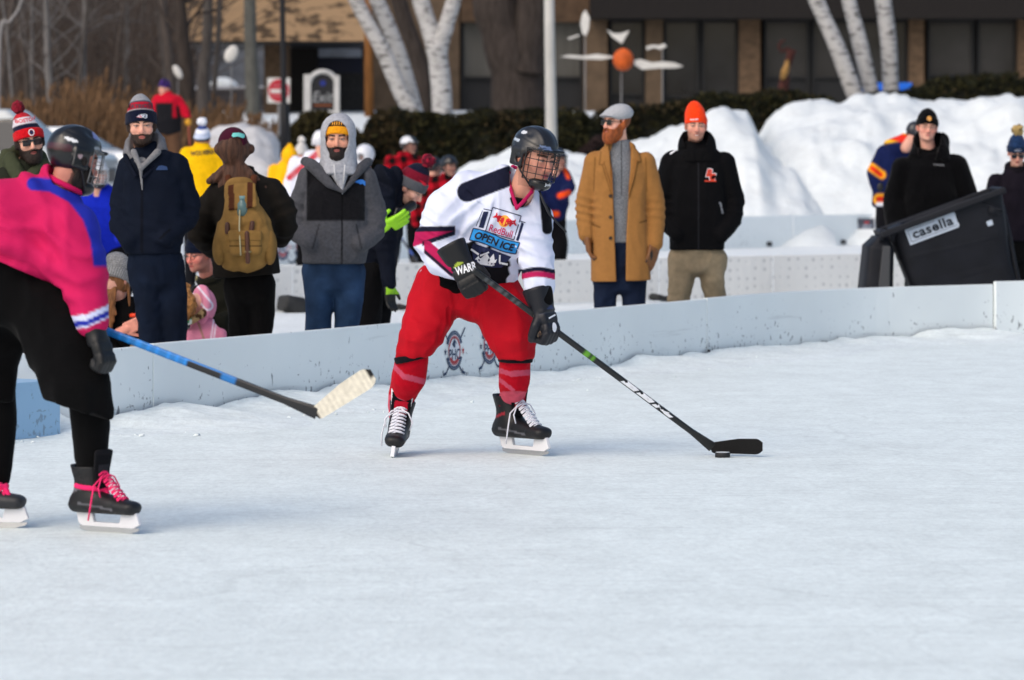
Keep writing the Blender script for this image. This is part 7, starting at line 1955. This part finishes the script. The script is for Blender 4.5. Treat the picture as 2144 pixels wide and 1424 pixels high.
def bin_man():
    f = Fig(36.0, 1945, 'broad man in a black hooded top and black knit hat standing behind the wheelie bin'); J = f.J
    hd = Head(J(1941, 268, -.05), 2, 2, 4, 1.04, neck=J(1946, 330, .03), fat=1.06)
    tr = f.trunk([(1948, 520, .0, .25, .19), (1947, 460, .0, .255, .19), (1946, 410, .0, .25, .18), (1946, 356, .0, .238, .15), (1945, 334, .02, .205, .12), (1945, 322, .03, .16, .10), (1944, 334, .04, .10, .07)], (1, 0, 0), .06, 2.4)
    A = [f.limb([(1890, 350, .0, .098), (1872, 420, .02, .10), (1876, 470, -.08, .085), (1896, 500, -.25, .06)]), f.limb([(2002, 346, .0, .098), (2026, 415, .02, .10), (2026, 450, -.10, .085), (2010, 470, -.25, .06)])]
    j = f.jacket(tr, A, flatcol('09090b', .2, 8), FLEECE, .04, (J(1948, 520), (0, 0, -1)), .011, folds(.010, 6, 72, (1, 1, .7)), name='hooded_top')
    cowl(f, [(1946, 334, -.02, .19, .14), (1948, 318, .0, .175, .16), (1950, 300, .04, .16, .14), (1954, 288, .08, .14, .11)], [(1942, 346, -.15, .045, .07), (1943, 318, -.11, .088, .13), (1943, 275, -.11, .12, .17)], '09090b', FLEECE, vee=[(1912, 270), (1972, 270), (1970, 300), (1950, 334), (1938, 334), (1916, 305)])
    v, t = fit_text('Columbia', .095, .016, bold=.0); decal('lettering', v, t, J(1975, 345, -.5), V(1, 0, -.06), V(.06, 0, 1), mat('grey_ink', H('8d8f95'), rough=.7), j, j, .004, .02, dirn=V(0, 1, 0))
    L = [f.limb([(1918, 525, .0, .12), (1918, 610, .0, .095), (1918, 685, .0, .07)]), f.limb([(1976, 525, .0, .12), (1976, 610, .0, .095), (1976, 685, .0, .07)])]
    f.trousers(L, flatcol('0a0a0b', .2, 8), CLOTH); f.boots([(1918, 0), (1976, 0)])
    b = beanie(f.root, hd, solid('08080a'), .030, .040, -.28, .058, .007, rib=.0009)
    for r_, m, d_ in ((.020, INK_Y, .150), (.014, INK_K, .153), (.009, INK_Y, .156)): fpatch(hd, None, .085, m, b, b, .0, 'badge', pol=disc2(r_, r_), dist=d_)
    a = np.linspace(0, 2 * np.pi, 17)[:-1]; fpatch(hd, None, .085, INK_W, b, b, 0, 'badge_spokes', dist=.158, pol=join2(*[line2((.011 * math.cos(t), .011 * math.sin(t)), (.018 * math.cos(t), .018 * math.sin(t)), .003) for t in a[::2]]))
    eyeglasses(f.root, hd); f.done(hd, .0046, skin='dba48f', brow='6a4a38', lip='b86c66', red=.9)
bin_man()

def edge_woman():
    f = Fig(37.0, 2128, 'person in sunglasses and blue knit hat with fur pompom at the right edge, looking down'); J = f.J
    hd = Head(J(2129, 320, -.05), -2, 22, 0, .98, neck=J(2130, 372, .04))
    tr = f.trunk([(2128, 520, .0, .20, .15), (2128, 450, .0, .20, .15), (2128, 395, .0, .195, .14), (2129, 360, .01, .12, .10)], (1, 0, 0), .05, 2.5)
    A = [f.limb([(2086, 382, .0, .085), (2072, 450, .02, .085), (2078, 520, -.05, .07)]), f.limb([(2172, 382, .0, .085), (2188, 450, .02, .085), (2180, 520, -.05, .07)])]
    f.jacket(tr, A, flatcol('16121a', .2, 8), SHELL, .03, (J(2128, 505), (0, 0, -1)), .011, folds(.009, 7, 82))
    body('collar', torus(J(2129, 352, .02), V(0, -.3, 1), .085, .032, (1, 1, 1.3)), .009, SHELL, f.root, H('131016'))
    L = [f.limb([(2108, 520, .0, .10), (2108, 600, .0, .08), (2108, 680, .0, .06)]), f.limb([(2150, 520, .0, .10), (2150, 600, .0, .08), (2150, 680, .0, .06)])]
    f.trousers(L, flatcol('0a0a0b', .2, 8), CLOTH, loft([(J(2128, 540), .17, .13), (J(2128, 490), .17, .13)], (1, 0, 0), .04)); f.boots([(2108, 0), (2150, 0)])
    b = beanie(f.root, hd, lambda x, y, z, u: H('1c3050') * (1 + .5 * (vnoise(np.stack([x, y, z], 1), 90, 3)))[:, None] * np.where(u < .06, .7, 1.15)[:, None], .055, .036, -.26, .062, .008)
    logo_pat(hd, .066, b, b, 1.0, .0, True); pom(f.root, hd.W((0, .01, .225)), .055, 'a8905e', '6b5838')
    sunglasses(f.root, hd); f.done(hd, .0046, skin='d8a38d', red=.8)
edge_woman()

def left_man():
    f = Fig(25.4, 50, 'bearded man in sunglasses, red striped pompom hat and olive jacket'); J = f.J
    hd = Head(J(62, 297, -.05), 16, 4, -9, 1.02, neck=J(52, 365, .03))
    tr = f.trunk([(40, 560, .0, .19, .15), (40, 460, .0, .21, .15), (40, 390, .0, .215, .14), (48, 352, .01, .12, .10)], (1, 0, 0), .05, 2.5)
    A = [f.limb([(-20, 390, .0, .09), (-34, 470, .02, .085), (-20, 540, -.08, .065)]), f.limb([(100, 390, .0, .09), (112, 470, .02, .085), (95, 540, -.08, .065)])]
    f.jacket(tr, A, flatcol('23261e', .2, 8), SHELL, .03, (J(40, 545), (0, 0, -1)), .010, folds(.010, 7, 92))
    body('hood', DISP(U(chain([J(5, 352, -.02), J(14, 325, .04), J(40, 318, .14), J(80, 325, .08), J(92, 350, -.02)], [.05, .045, .05, .045, .05]), cap(J(22, 335, -.06), J(40, 372, -.13), .05, .045), cap(J(88, 345, -.05), J(62, 378, -.13), .045, .04), k=.02), folds(.008, 12, 9)), .009, SHELL, f.root, lambda v: np.where((vnoise(v, 5, 2) > -.2)[:, None], H('3c4130'), H('23261e')))
    L = [f.limb([(18, 560, .0, .11), (18, 660, .0, .09), (18, 810, .0, .06)]), f.limb([(64, 560, .0, .11), (64, 660, .0, .09), (64, 810, .0, .06)])]
    f.trousers(L, flatcol('1a1c22', .2, 8), DENIM); f.boots([(18, 0), (64, 0)])
    b = beanie(f.root, hd, bands((0, 'c3141f'), (.058, '151a30'), (.088, 'cfc8cf'), (.135, 'b0202e')), .05, .036, -.26, .056, .009, lean=(-.02, .01))
    fpatch(hd, None, .066, INK_W, b, b, .004, 'badge', pol=ring2(.019, .021, .005)); fpatch(hd, None, .066, INK_N, b, b, .004, 'badge_centre', pol=disc2(.011, .013))
    v, t = fit_text('BOSTON', .13, .022, bold=.02); fpatch(hd, None, .142, INK_R, b, b, -.01, 'lettering', pol=(v, t))
    pom(f.root, hd.W((-.035, .02, .222)), .042, '5e1220', '7a1a2a'); sunglasses(f.root, hd); beard(f.root, hd, '221611', .007, .008, seed=9)
    f.done(hd, .0044, skin='d8a58e', brow='1c1310', lip='b8605c', red=.5)
left_man()

def kneelers():
    f = Fig(27.6, 455, 'kneeling man in glasses and navy knit hat hugging the small child in pink'); J = f.J
    hd = Head(J(418, 533, -.10), -42, 12, 0, 1.0, neck=J(440, 590, .02))
    tr = f.trunk([(490, 745, .05, .18, .17), (478, 690, .03, .19, .16), (462, 630, .0, .19, .15), (446, 592, .0, .11, .10)], (1, .2, 0), .06, 2.4)
    A = [f.limb([(420, 615, -.06, .08), (395, 650, -.15, .065), (398, 682, -.30, .055)]), f.limb([(500, 620, .0, .09), (496, 672, -.12, .085), (460, 676, -.28, .072), (412, 676, -.38, .055)])]
    f.jacket(tr, A, flatcol('181812', .2, 8), SHELL, .03, None, .010, folds(.010, 7, 102))
    body('collar', torus(J(440, 582, -.03), V(-.3, -.3, 1), .075, .026), .008, FLEECE, f.root, lambda v: np.where((v[:, 2] > J(0, 577)[2])[:, None], H('8c7f6a'), H('1c1c16')))
    mb = MB(); mb.tube([J(413, 577, -.22), J(411, 588, -.225)], .009, 6); mb.build('zip_pull', mat('brass', H('9a8f6a')), f.root, True)
    body('glove', hand(J(410, 678, -.40), J(378, 682, -.42), V(.1, -.2, -1), 1, 1.1, 35, .6, 30, 1.4), .006, LEATHER, f.root, H('0b0b0b'))
    L = [f.limb([(500, 740, .02, .11), (552, 720, -.02, .10), (560, 775, .05, .09)]), f.limb([(480, 745, .1, .11), (440, 760, .0, .09), (470, 776, .25, .075)])]
    f.trousers(L, flatcol('172744', .25, 8), DENIM); f.boots([(572, .12), (486, .35)], d=(.3, 1, 0))
    beanie(f.root, hd, solid('0e1526'), .02, .030, -.26, .05, .007); eyeglasses(f.root, hd)
    f.done(hd, .005, skin='d58d7c', brow='3c2a20', lip='a8504a', stubble=.5, stub='6d4a3c', red=1.2)
    c = Fig(26.7, 425, 'child in a pink snowsuit with a curly golden fur hood, hugged by the kneeling man'); J = c.J
    hd2 = Head(J(412, 648, .0), -110, 12, 0, .86, neck=J(430, 690, .02))
    tr = c.trunk([(432, 790, .0, .13, .12), (430, 745, .0, .14, .125), (428, 705, .0, .13, .11), (424, 680, .0, .08, .07)], (1, .2, 0), .05, 2.3, .03)
    A = [c.limb([(398, 705, -.06, .055), (388, 735, -.12, .045), (390, 760, -.16, .036)]), c.limb([(455, 702, -.02, .06), (462, 735, -.05, .05), (452, 765, -.12, .036)])]
    def pc(v):
        px, py = PX(v); q = np.tile(H('cf7f98'), (len(v), 1)); mixc(q, 'e3dcea', ORR(np.abs(px - 443 - (py - 700) * -.15) - 1.3, np.abs(px - 449 - (py - 700) * -.15) - 1.3)); mixc(q, '9c7a62', AND(np.abs(px - 420 + (py - 690) * -.35) - 2, py - 722)); return q
    c.jacket(tr, A, pc, SHELL, .03, None, .008, folds(.009, 9, 112), name='snowsuit')
    hs = U(torus(J(420, 642, .0), V(-.85, -.45, .1), .095, .032, (1, 1, 1.15)), ell(J(428, 640, .03), (.085, .10, .115)), k=.03)
    def hc(v):
        px, py = PX(v); q = np.tile(H('d98aa4'), (len(v), 1)); mixc(q, 'e6dfee', np.abs(seg(px, py, (404, 602), (436, 640))[0] - 9) - 2.0); return q
    body('hood', DISP(hs, folds(.006, 10, 4)), .007, SHELL, c.root, hc)
    fr = DISP(U(cap(J(386, 604, -.10), J(392, 640, -.16), .040, .066), cap(J(392, 640, -.16), J(388, 668, -.12), .060, .030), k=.02), lambda p: .010 * vnoise(p, 45, 3) + .006 * vnoise(p, 95, 4))
    body('fur_trim', fr, .0055, HAIR, c.root, lambda v: H('a3703c') * (1 + .5 * vnoise(v, 50, 6))[:, None])
    sc_ = U(torus(J(408, 660, -.06), V(-.5, -.3, .9), .075, .026), k=0); body('scarf', DISP(sc_, lambda p: .004 * vnoise(p, 50, 3)), .006, KNIT, c.root, lambda v: np.where((PX(v)[0] < 401)[:, None], np.where((vnoise(v, 40, 3) > 0)[:, None], H('2f8f5e'), H('c9d6cf')), np.where((vnoise(v, 45, 3) > .1)[:, None], H('4a3423'), H('a58a62'))))
    L = [c.limb([(415, 780, -.03, .075), (395, 792, -.15, .06)]), c.limb([(450, 780, -.03, .075), (455, 792, -.16, .06)])]
    body('trousers', CUT(U(*L, k=.02), (0, 0, .01), (0, 0, -1)), .010, SHELL, c.root, H('c87892'))
    c.done(hd2, .006, skin='e0ac98')
    k = Fig(25.8, 250, 'kneeling person with long fair hair in a ribbed grey knit hat, holding a cup'); J = k.J
    hd3 = Head(J(243, 588, .0), 152, 38, 0, 1.0, neck=J(252, 640, .06))
    tr = k.trunk([(262, 800, .10, .18, .17), (262, 730, .08, .185, .16), (258, 670, .04, .18, .14), (254, 640, .03, .11, .09)], (1, 0, 0), .06, 2.4)
    A = [k.limb([(212, 668, .0, .075), (215, 720, -.05, .07), (240, 740, -.14, .055)]), k.limb([(285, 668, .05, .075), (292, 712, .0, .07), (276, 700, -.12, .055), (268, 690, -.16, .045)])]
    k.jacket(tr, A, flatcol('0c0b0c', .2, 8), SHELL, .03, None, .010, folds(.010, 7, 122))
    b = beanie(k.root, hd3, lambda x, y, z, u: (H('8d8d8e') * (1 + .35 * np.sign(np.sin((x * .6 + z) * 700)) * (u > .06) + .3 * np.sign(np.sin(np.arctan2(x, -y) * 46)) * (u <= .06))[:, None]), .03, .010, -.20, .065, .010, nrib=40, slouch=((0, .055, .085), (.088, .09, .085)))
    hr = U(*[chain([J(228 + i * 5, 606, -.06 - .01 * i), J(226 + i * 4, 640, -.12), J(232 + i * 5, 685 - i * 14, -.13)], [.022, .022, .012]) for i in range(3)], chain([J(268, 600, -.02), J(271, 640, -.04)], [.014, .008]), ell(J(243, 592, 0), (.085, .09, .09)), k=.015)
    body('hair', DISP(hr, lambda p: .004 * vnoise(p * V(1, 1, .2), 70, 3)), .006, HAIR, k.root, lambda v: H('7d5230') * (1 + .4 * vnoise(v * V(1, 1, .2), 80, 5))[:, None])
    L = [k.limb([(270, 790, .02, .10), (296, 735, -.16, .082), (300, 805, -.10, .07)]), k.limb([(245, 790, .05, .10), (225, 760, -.1, .08), (230, 805, .0, .07)])]
    k.trousers(L, lambda v: np.where((np.abs(PX(v)[1] - 706 + (PX(v)[0] - 290) * .35) < 1.5)[:, None], H('a83a2c'), H('857762')), CLOTH); k.boots([(300, -.08), (232, .05)], d=(0, 1, 0))
    hn = hand(J(262, 690, -.18), J(288, 678, -.22), V(.2, .9, .2), 1, 1.05, 55, .8, 45, 1.05)
    k.done(hd3, .006, extra=[(hn, .0042)], skin='d9a08c')
    E = empty('cup', J(283, 680, -.14), 'black travel cup with an orange lid held in a bare hand', 'cup')
    mb = MB(); mb.tube([J(283, 692, -.15), J(283, 664, -.15)], [.030, .036], 16); mb.build('tumbler', BLACKP, E, True)
    mb = MB(); mb.tube([J(283, 664, -.15), J(283, 658, -.15), J(283, 656, -.15)], [.037, .037, .028], 16); mb.build('lid', mat('orange_lid', H('e0401c'), rough=.4), E, True)
kneelers()

def wheelie_bin():
    Y = 34.6; J = lambda x, y, d=0: P(x, y, Y + d)
    E = empty('wheelie_bin', V((1990 - CX) / F * Y, Y, 0), 'dark grey wheelie bin tilted to the left with its lid hanging open', 'bin')
    PL = mat('bin_plastic', (.008, .009, .013), rough=.6, spec=.22, vary=.25, vscale=5, bump=.25, bscale=40, bdist=.004)
    st = [(1860, 478, 2088, 394), (1882, 545, 2102, 480), (1902, 590, 2116, 560), (1925, 715, 2148, 660)]
    prof = [(J(a, b), J(c, d)) for a, b, c, d in st]
    sh = []
    R = (prof[0][1] - prof[0][0]); R = R / np.linalg.norm(R)
    bodyS = loft([((a + b) / 2, np.linalg.norm(b - a) / 2, .34 - .05 * i) for i, (a, b) in enumerate(prof)], R, .02, 7.0)
    inner = loft([((prof[0][0] + prof[0][1]) / 2 - R * .0 + V(.02, 0, .06), .40, .29), ((prof[1][0] + prof[1][1]) / 2, .36, .24)], R, .02, 7.0)
    body('bin_body', CUT(CUT(SUB(bodyS, inner), (0, 0, .03), (0, 0, -1)), prof[0][0], V(-.34, 0, .94)), .011, PL, E)
    rim = MB(); tA, tB = J(1836, 484), J(2092, 390); u = (tB - tA) / np.linalg.norm(tB - tA); n = V(-u[2], 0, u[0])
    for y0, y1 in ((-.40, -.345), (.345, .40)): rim.extr([tA + V(0, y0, 0), tB + V(0, y0, 0), tB + V(0, y1, 0), tA + V(0, y1, 0)], -n * .055)
    for q in (0, .95): a = tA + (tB - tA) * q; rim.extr([a + V(0, -.345, 0), a + u * .055 + V(0, -.345, 0), a + u * .055 + V(0, .345, 0), a + V(0, .345, 0)], -n * .055)
    rim.build('rim', PL, E, bevel=.012)
    body('ledge', U(box((prof[1][0] * .2 + prof[1][1] * .8) + V(.02, -.30, .26), (.12, .05, .012), .01, rotm(0, 0, 20)), cap(J(2078, 440, -.30), J(2090, 452, -.26), .05, .03)), .010, PL, E)
    hb = MB(); hb.tube([J(2098, 430, -.15), J(2110, 480, -.15), J(2132, 590, -.15), J(2150, 650, -.15)], .022, 8); hb.build('bar', PL, E, True)
    lid = loft([(J(1842, 500, .0), .06, .28), (J(1838, 520, .0), .12, .32), (J(1832, 610, .0), .135, .34), (J(1824, 690, .0), .14, .34)], (1, 0, .05), .02, 6)
    body('lid', CUT(SUB(lid, loft([(J(1850, 530, -.02), .09, .36), (J(1848, 700, -.02), .10, .40)], (1, 0, 0), .02, 6), .01) if False else lid, (0, 0, .02), (0, 0, -1)), .011, PL, E)
    mb = MB(); a = J(1855, 520, -.345); mb.extr([J(1848, 515, -.345), J(1864, 515, -.345), J(1862, 610, -.345), J(1838, 610, -.345)], V(0, -.02, 0)); mb.build('lid_rib', mat('bin_grey', (.05, .052, .056), rough=.45), E, bevel=.006)
    hg = MB(); hg.tube([J(1848, 482, -.3), J(1846, 505, -.3)], .025, 8); hg.tube([J(1872, 482, -.3), J(1868, 505, -.3)], .02, 8); hg.build('hinge', PL, E, True)
    for q in (-.30, .30):
        c = V(J(1935, 0)[0], Y + q, .13); body('wheel', torus(c, (0, 1, 0), .10, .03), .012, mat('rubber', (.016, .016, .017)), E)
    # plate with the operator's name
    tg = [o for o in E.children if o.name.startswith('bin_body')][0]
    o = J(1956, 478, -.5); th = math.radians(20.5); ux = V(math.cos(th), 0, math.sin(th)); uy = V(-math.sin(th), 0, math.cos(th)); dn = V(0, 1, 0)
    PW = mat('plate_white', H('b9c4d2'), rough=.6)
    pl = np.array([(-.225, -.075), (.215, -.075), (.228, -.06), (.228, -.035), (.222, -.03), (.226, .05), (.205, .088), (.145, .088), (.13, .078), (.122, .088), (.05, .088), (.05, .070), (-.225, .070)])
    decal('plate', pl, [list(range(len(pl)))], o, ux, uy, PW, E, tg, .006, .04, dirn=dn)
    v, t = fit_text('casella', .365, .085, bold=.03, spacing=1.08); decal('lettering', v + [.005, .005], t, o, ux, uy, mat('plate_ink', H('1b222c'), rough=.6), E, tg, .009, .04, dirn=dn)
    bx = [(-.205, -.052), (.21, -.052), (.21, .035), (.04, .050), (-.205, .050)]; decal('border_line', *join2(*[line2(bx[i], bx[(i + 1) % 5], .004) for i in (0, 3, 4)]), o, ux, uy, mat('plate_ink'), E, tg, .009, .04, dirn=dn)
    decal('sticker', *line2((-.025, 0), (.025, 0), .045), J(2078, 468, -.5), ux, uy, PW, E, tg, .006, .0, dirn=dn)
wheelie_bin()
# ------------------------------------------------------------------ players and walkers on the far rink and shore
def far(Y, px, label, headc, trunk, arms, legs, yaw, colf, hat, z=0.0, skin='cf9a86', pitch=0, trous='0d0d10', group='players on the far rink', m=None, neck=None, h=.018, hatname='helmet', hair_c=None, name='jersey', gloves=None, R=(1, 0, 0)):
    f = Fig(Y, px, label, group, z)
    hd = Head(f.J(*headc), yaw, pitch, 0, 1.0, neck=f.J(*neck) if neck else None)
    A = [f.limb(a) for a in arms]
    f.jacket(f.trunk(trunk, R, .06, 2.4), A, colf, m or CLOTH, .04, None, h, folds(.012, 6, int(px)), name=name)
    L = [f.limb(l) for l in legs]
    f.trousers(L, flatcol(trous, .2, 6), CLOTH, None, .02)
    f.boots([(l[-1][0], l[-1][2]) for l in legs], h=.018)
    for g in gloves or []:
        body('glove', ell(f.J(*g[0]), (.055, .06, .075)), .014, LEATHER, f.root, H(g[1]))
    hat(f, hd)
    f.done(hd, .010, skin=skin, red=.8)
    return f, hd
def hel(col, cg=True, stripe=None):
    def g(f, hd):
        helmet(f.root, hd, col, .011, (lambda q, c: np.where((np.abs(q[:, 0]) > .045)[:, None] & (q[:, 2] > .04)[:, None], H(stripe), c)) if stripe else None)
        if cg: cage(f.root, hd, .003, chin=False)
    return g
def bea(colf, pm=None, **k):
    def g(f, hd):
        beanie(f.root, hd, colf, .03, .034, -.26, .05, .008, h=.010, **k)
        if pm: pom(f.root, hd.W((0, .01, .205)), .055, pm, h=.012)
    return g
def plaid(v):
    a = np.sin(v[:, 0] * 38 + v[:, 2] * 6) > .0; b = np.sin(v[:, 2] * 38 - v[:, 0] * 6) > .0
    c = np.tile(H('9c1020'), (len(v), 1)); c[a & b] = H('0c0a0b'); c[a ^ b] *= .45; return c
def stand(px, top, Y, w_=.2, lean=0, z=0.0):
    """trunk, arms and legs of an upright figure in picture points, from the collar down"""
    s = F / Y; g = HZ + (CH - z) * s
    t = [(px - lean * .2, top + .64 * s, .0, w_ * .92, .15), (px - lean * .1, top + .40 * s, .0, w_ * .98, .15), (px, top + .15 * s, .0, w_, .14), (px + lean * .1, top + .02 * s, .0, w_ * .5, .10)]
    a = [[(px - w_ * .86 * s, top + .10 * s, 0, .085), (px - w_ * 1.22 * s, top + .36 * s, -.02, .075), (px - w_ * 1.0 * s, top + .60 * s, -.15, .06)], [(px + w_ * .86 * s, top + .10 * s, 0, .085), (px + w_ * 1.22 * s, top + .36 * s, -.02, .075), (px + w_ * 1.0 * s, top + .60 * s, -.15, .06)]]
    l = [[(px - .10 * s, top + .62 * s, 0, .11), (px - .12 * s, top + 1.0 * s, -.03, .09), (px - .13 * s, g - 8, 0, .065)], [(px + .10 * s, top + .62 * s, 0, .11), (px + .12 * s, top + 1.0 * s, -.03, .09), (px + .13 * s, g - 8, 0, .065)]]
    return t, a, l

# yellow jersey, seen from behind
t, a, l = stand(424, 304, 44, .19)
f, hd = far(44, 424, 'person in a yellow lettered jersey and white pompom hat seen from behind', (424, 294, 0), t, a, l, 175, flatcol('e3b10f', .08, 8), bea(bands((0, '26282c'), (.030, 'b9c4da'), (.09, 'dfe3ee'), (.13, '31427c')), 'dcdfe8'), trous='15161a', group='people at the far rink')
v, q = fit_text('WOLVERINES', .33, .055, bold=.03); j = [o for o in f.root.children if o.name.startswith('jersey')][0]
decal('lettering', v, q, f.J(424, 319, -.5), V(1, 0, .10), V(-.1, 0, 1), INK_K, j, j, .006, .03, dirn=V(0, 1, 0))
# blue jersey goalkeeper crouching, behind the pink player
t = [(225, 520, .15, .20, .17), (222, 480, .08, .215, .17), (216, 425, .0, .205, .15), (210, 398, -.05, .11, .10)]
far(38, 222, 'crouching player in a royal blue jersey with a silver face cage', (205, 366, -.12), t, [[(185, 410, 0, .08), (176, 470, -.1, .075), (188, 520, -.2, .06)], [(244, 412, 0, .085), (262, 455, -.05, .08), (252, 500, -.2, .06)]],
    [[(205, 530, .1, .13), (190, 590, -.1, .11), (200, 640, .05, .08)], [(245, 530, .1, .13), (262, 590, -.1, .11), (252, 640, .05, .08)]], 20, flatcol('1527a8', .12, 8), lambda f, hd: (helmet(f.root, hd, 'a9adb4', .010), cage(f.root, hd, .004, m=mat('silver_wire', (.62, .64, .66), rough=.3, metal=.7))), group=None)
# yellow coat, and orange coat with white hat
t, a, l = stand(600, 342, 56, .20)
far(56, 600, 'person in a yellow coat with raised hood, left of the grey hooded man', (606, 332, 0), t, a, l, 190, flatcol('efb016', .08, 6), lambda f, hd: body('hood', hd.xf(U(ell((0, .015, .03), (.115, .135, .14)), cap((0, .02, .08), (0, .05, .19), .07, .03), k=.05)), .014, CLOTH, f.root, H('efb016')), group='people at the far rink', name='coat')
t, a, l = stand(632, 334, 59, .16)
far(59, 632, 'person in a bright orange coat and white pompom hat, beside the yellow coat', (632, 322, 0), t, a, l, 150, flatcol('f0501a', .08, 6), bea(solid('c9c6c2'), 'cfccc8'), group='people at the far rink', name='coat')
# white jersey with red stripes
def wj(v):
    px, py = PX(v); c = np.tile(H('d5d8e4'), (len(v), 1)); d, _ = seg(px, py, (606, 372), (668, 318)); mixc(c, 'c02434', np.abs(d - 3) - 3); mixc(c, '27325e', AND(328 - py, py - 400, 672 - px)); return c
t, a, l = stand(655, 322, 49, .24)
far(49, 655, 'player in a white jersey with red shoulder stripe and white helmet', (672, 298, 0), t, a, l, 160, wj, hel('d8d9de', False))
# white helmeted goalkeeper
t, a, l = stand(764, 362, 54, .22, 8)
far(54, 764, 'player in a white goalkeeper helmet, right of the grey hooded man', (764, 328, -.15), t, a, l, -25, flatcol('d9dbe3', .05, 6), lambda f, hd: (body('helmet', hd.xf(SUB(U(ell((0, .0, .035), (.125, .15, .135)), ell((0, -.05, -.06), (.095, .11, .09)), k=.04), ell((0, -.16, -.01), (.065, .07, .06)))), .011, PLASTIC, f.root, H('d4d7dd')), cage(f.root, hd, .004, chin=False)))
# three in red and black plaid
for px, top, Y, hc, yaw, st, lb in ((846, 322, 56, (856, 306, 0), 60, 'c9ccd2', 'player in red black plaid and white flecked helmet, standing highest of the plaid players'), (905, 372, 53, (908, 352, 0), 120, None, 'player in red black plaid partly hidden by the pompom hat of the bending man'),
                                (936, 366, 51, (940, 350, -.05), 40, None, 'player in red black plaid and black helmet just left of the white jersey')):
    t, a, l = stand(px, top, Y, .22, 5)
    far(Y, px, lb, hc, t, a, l, yaw, plaid, hel('16171b', True, st), group='plaid players of the far rink')
# navy and orange jersey behind the helmeted head, bending
def nj(orange):
    def g(v):
        px, py = PX(v); c = np.tile(H('141d44'), (len(v), 1))
        for a, b, w_, k in orange: mixc(c, k, seg(px, py, a, b)[0] - w_, 4)
        return c
    return g
t = [(1150, 452, .1, .20, .16), (1154, 420, .05, .21, .16), (1160, 375, .0, .20, .14), (1164, 348, .0, .10, .09)]
far(49, 1155, 'bending player in a navy jersey with orange trim behind the helmeted player', (1168, 336, -.1), t, [[(1140, 370, 0, .08), (1128, 410, -.1, .07), (1140, 450, -.2, .06)], [(1180, 365, 0, .085), (1192, 392, -.1, .075), (1178, 412, -.3, .06)]],
    [[(1145, 460, .1, .12), (1138, 520, -.05, .10), (1140, 575, .05, .07)], [(1165, 460, .1, .12), (1172, 520, -.05, .10), (1170, 575, .05, .07)]], 40, nj([((1150, 345), (1182, 352), 6, 'e8501c'), ((1182, 352), (1190, 372), 4, 'e8501c'), ((1172, 410), (1190, 404), 6, 'e0481a'), ((1140, 448), (1166, 448), 6, 'e8501c')]), hel('1a1c28'))
# navy, red and yellow jersey behind the man in the black hat
t = [(1862, 428, .05, .20, .17), (1864, 380, .03, .21, .17), (1878, 320, .0, .21, .15), (1902, 296, -.02, .12, .10)]
far(45, 1866, 'bending player in a navy jersey with red and yellow shoulders behind the black knit hat', (1916, 282, -.1), t, [[(1848, 322, -.05, .09), (1830, 362, -.08, .085), (1842, 408, -.1, .065)], [(1905, 330, .1, .09), (1920, 390, .0, .08), (1910, 430, -.1, .06)]],
    [[(1858, 430, .0, .13), (1852, 500, -.05, .10), (1858, 598, .05, .07)], [(1878, 430, .1, .13), (1886, 500, .05, .10), (1882, 598, .1, .07)]], 120, nj([((1850, 292), (1900, 284), 9, 'e8b020'), ((1868, 284), (1915, 296), 9, 'd02c20'), ((1824, 350), (1846, 366), 9, 'e8a01c'), ((1826, 352), (1844, 366), 5, 'd02c20'), ((1840, 418), (1880, 418), 12, 'e8a01c'), ((1840, 417), (1880, 417), 6, 'd02c20'), ((1838, 428), (1880, 428), 4, 'd5d8e2')]), hel('20222a'), pitch=30, trous='101014', gloves=[((1842, 392, -.12), '101014')], R=(.8, .6, 0))
# man in red jacket on the shore
z = float(zt(-5.5, 64.5)); 
def rj(v):
    px, py = PX(v); c = np.tile(H('b3132a'), (len(v), 1)); mixc(c, '1a1a1e', AND(325 - px, px - 362, 215 - py), 3); mixc(c, '1a1a1e', 246 - py, 3); mixc(c, '1a1a1e', seg(px, py, (372, 225), (376, 262))[0] - 4, 3); return c
t = [(352, 276, .0, .21, .16), (352, 250, .0, .21, .16), (350, 212, .0, .21, .15), (346, 198, .0, .11, .10)]
f, hd = far(64.5, 355, 'man in a red and black jacket, purple hat and yellow glove standing on the shore', (344, 186, 0), t, [[(330, 208, 0, .08), (320, 232, .0, .075), (326, 258, -.1, .06)], [(372, 210, 0, .085), (386, 232, -.03, .08), (393, 248, -.06, .065)]],
    [[(342, 280, 0, .13), (340, 330, .0, .11), (340, 380, .0, .085)], [(364, 280, 0, .13), (366, 330, .0, .11), (366, 380, .0, .085)]], -35, rj, bea(lambda x, y, z, u: np.where((vnoise(np.stack([x, y, z], 1), 45, 3) > .1)[:, None], H('4a2a7c'), H('2a2046'))), z=z, trous='5a4232', group=None, gloves=[((394, 255, -.08), 'c28a1c')], name='jacket')
E = empty('pole', P(396, HZ, 64.3) * V(1, 1, 0) + V(0, 0, z), 'thin reddish pole under the yellow glove of the man in red', 'pole'); mb = MB(); mb.tube([P(394, 250, 64.4), P(397, 300, 64.4), V(P(398, 300, 64.4)[0], 64.4, z)], .012, 6); mb.build('staff', mat('red_pole', H('9a4a3a'), rough=.6), E, True)
# stick leaning on the far boards
stick('dark hockey stick slanting in front of the far boards beside the bending man', P(880, 548, 53.5) * V(1, 1, 0), None, P(826, 482, 55), V(.9, -.3, 0), V(0, 0, 1), .3, .07, .02, lambda t, L, a, b: H('15161c') if (t / L) % .4 < .28 else H('2a4fae'), '0d0d0f')
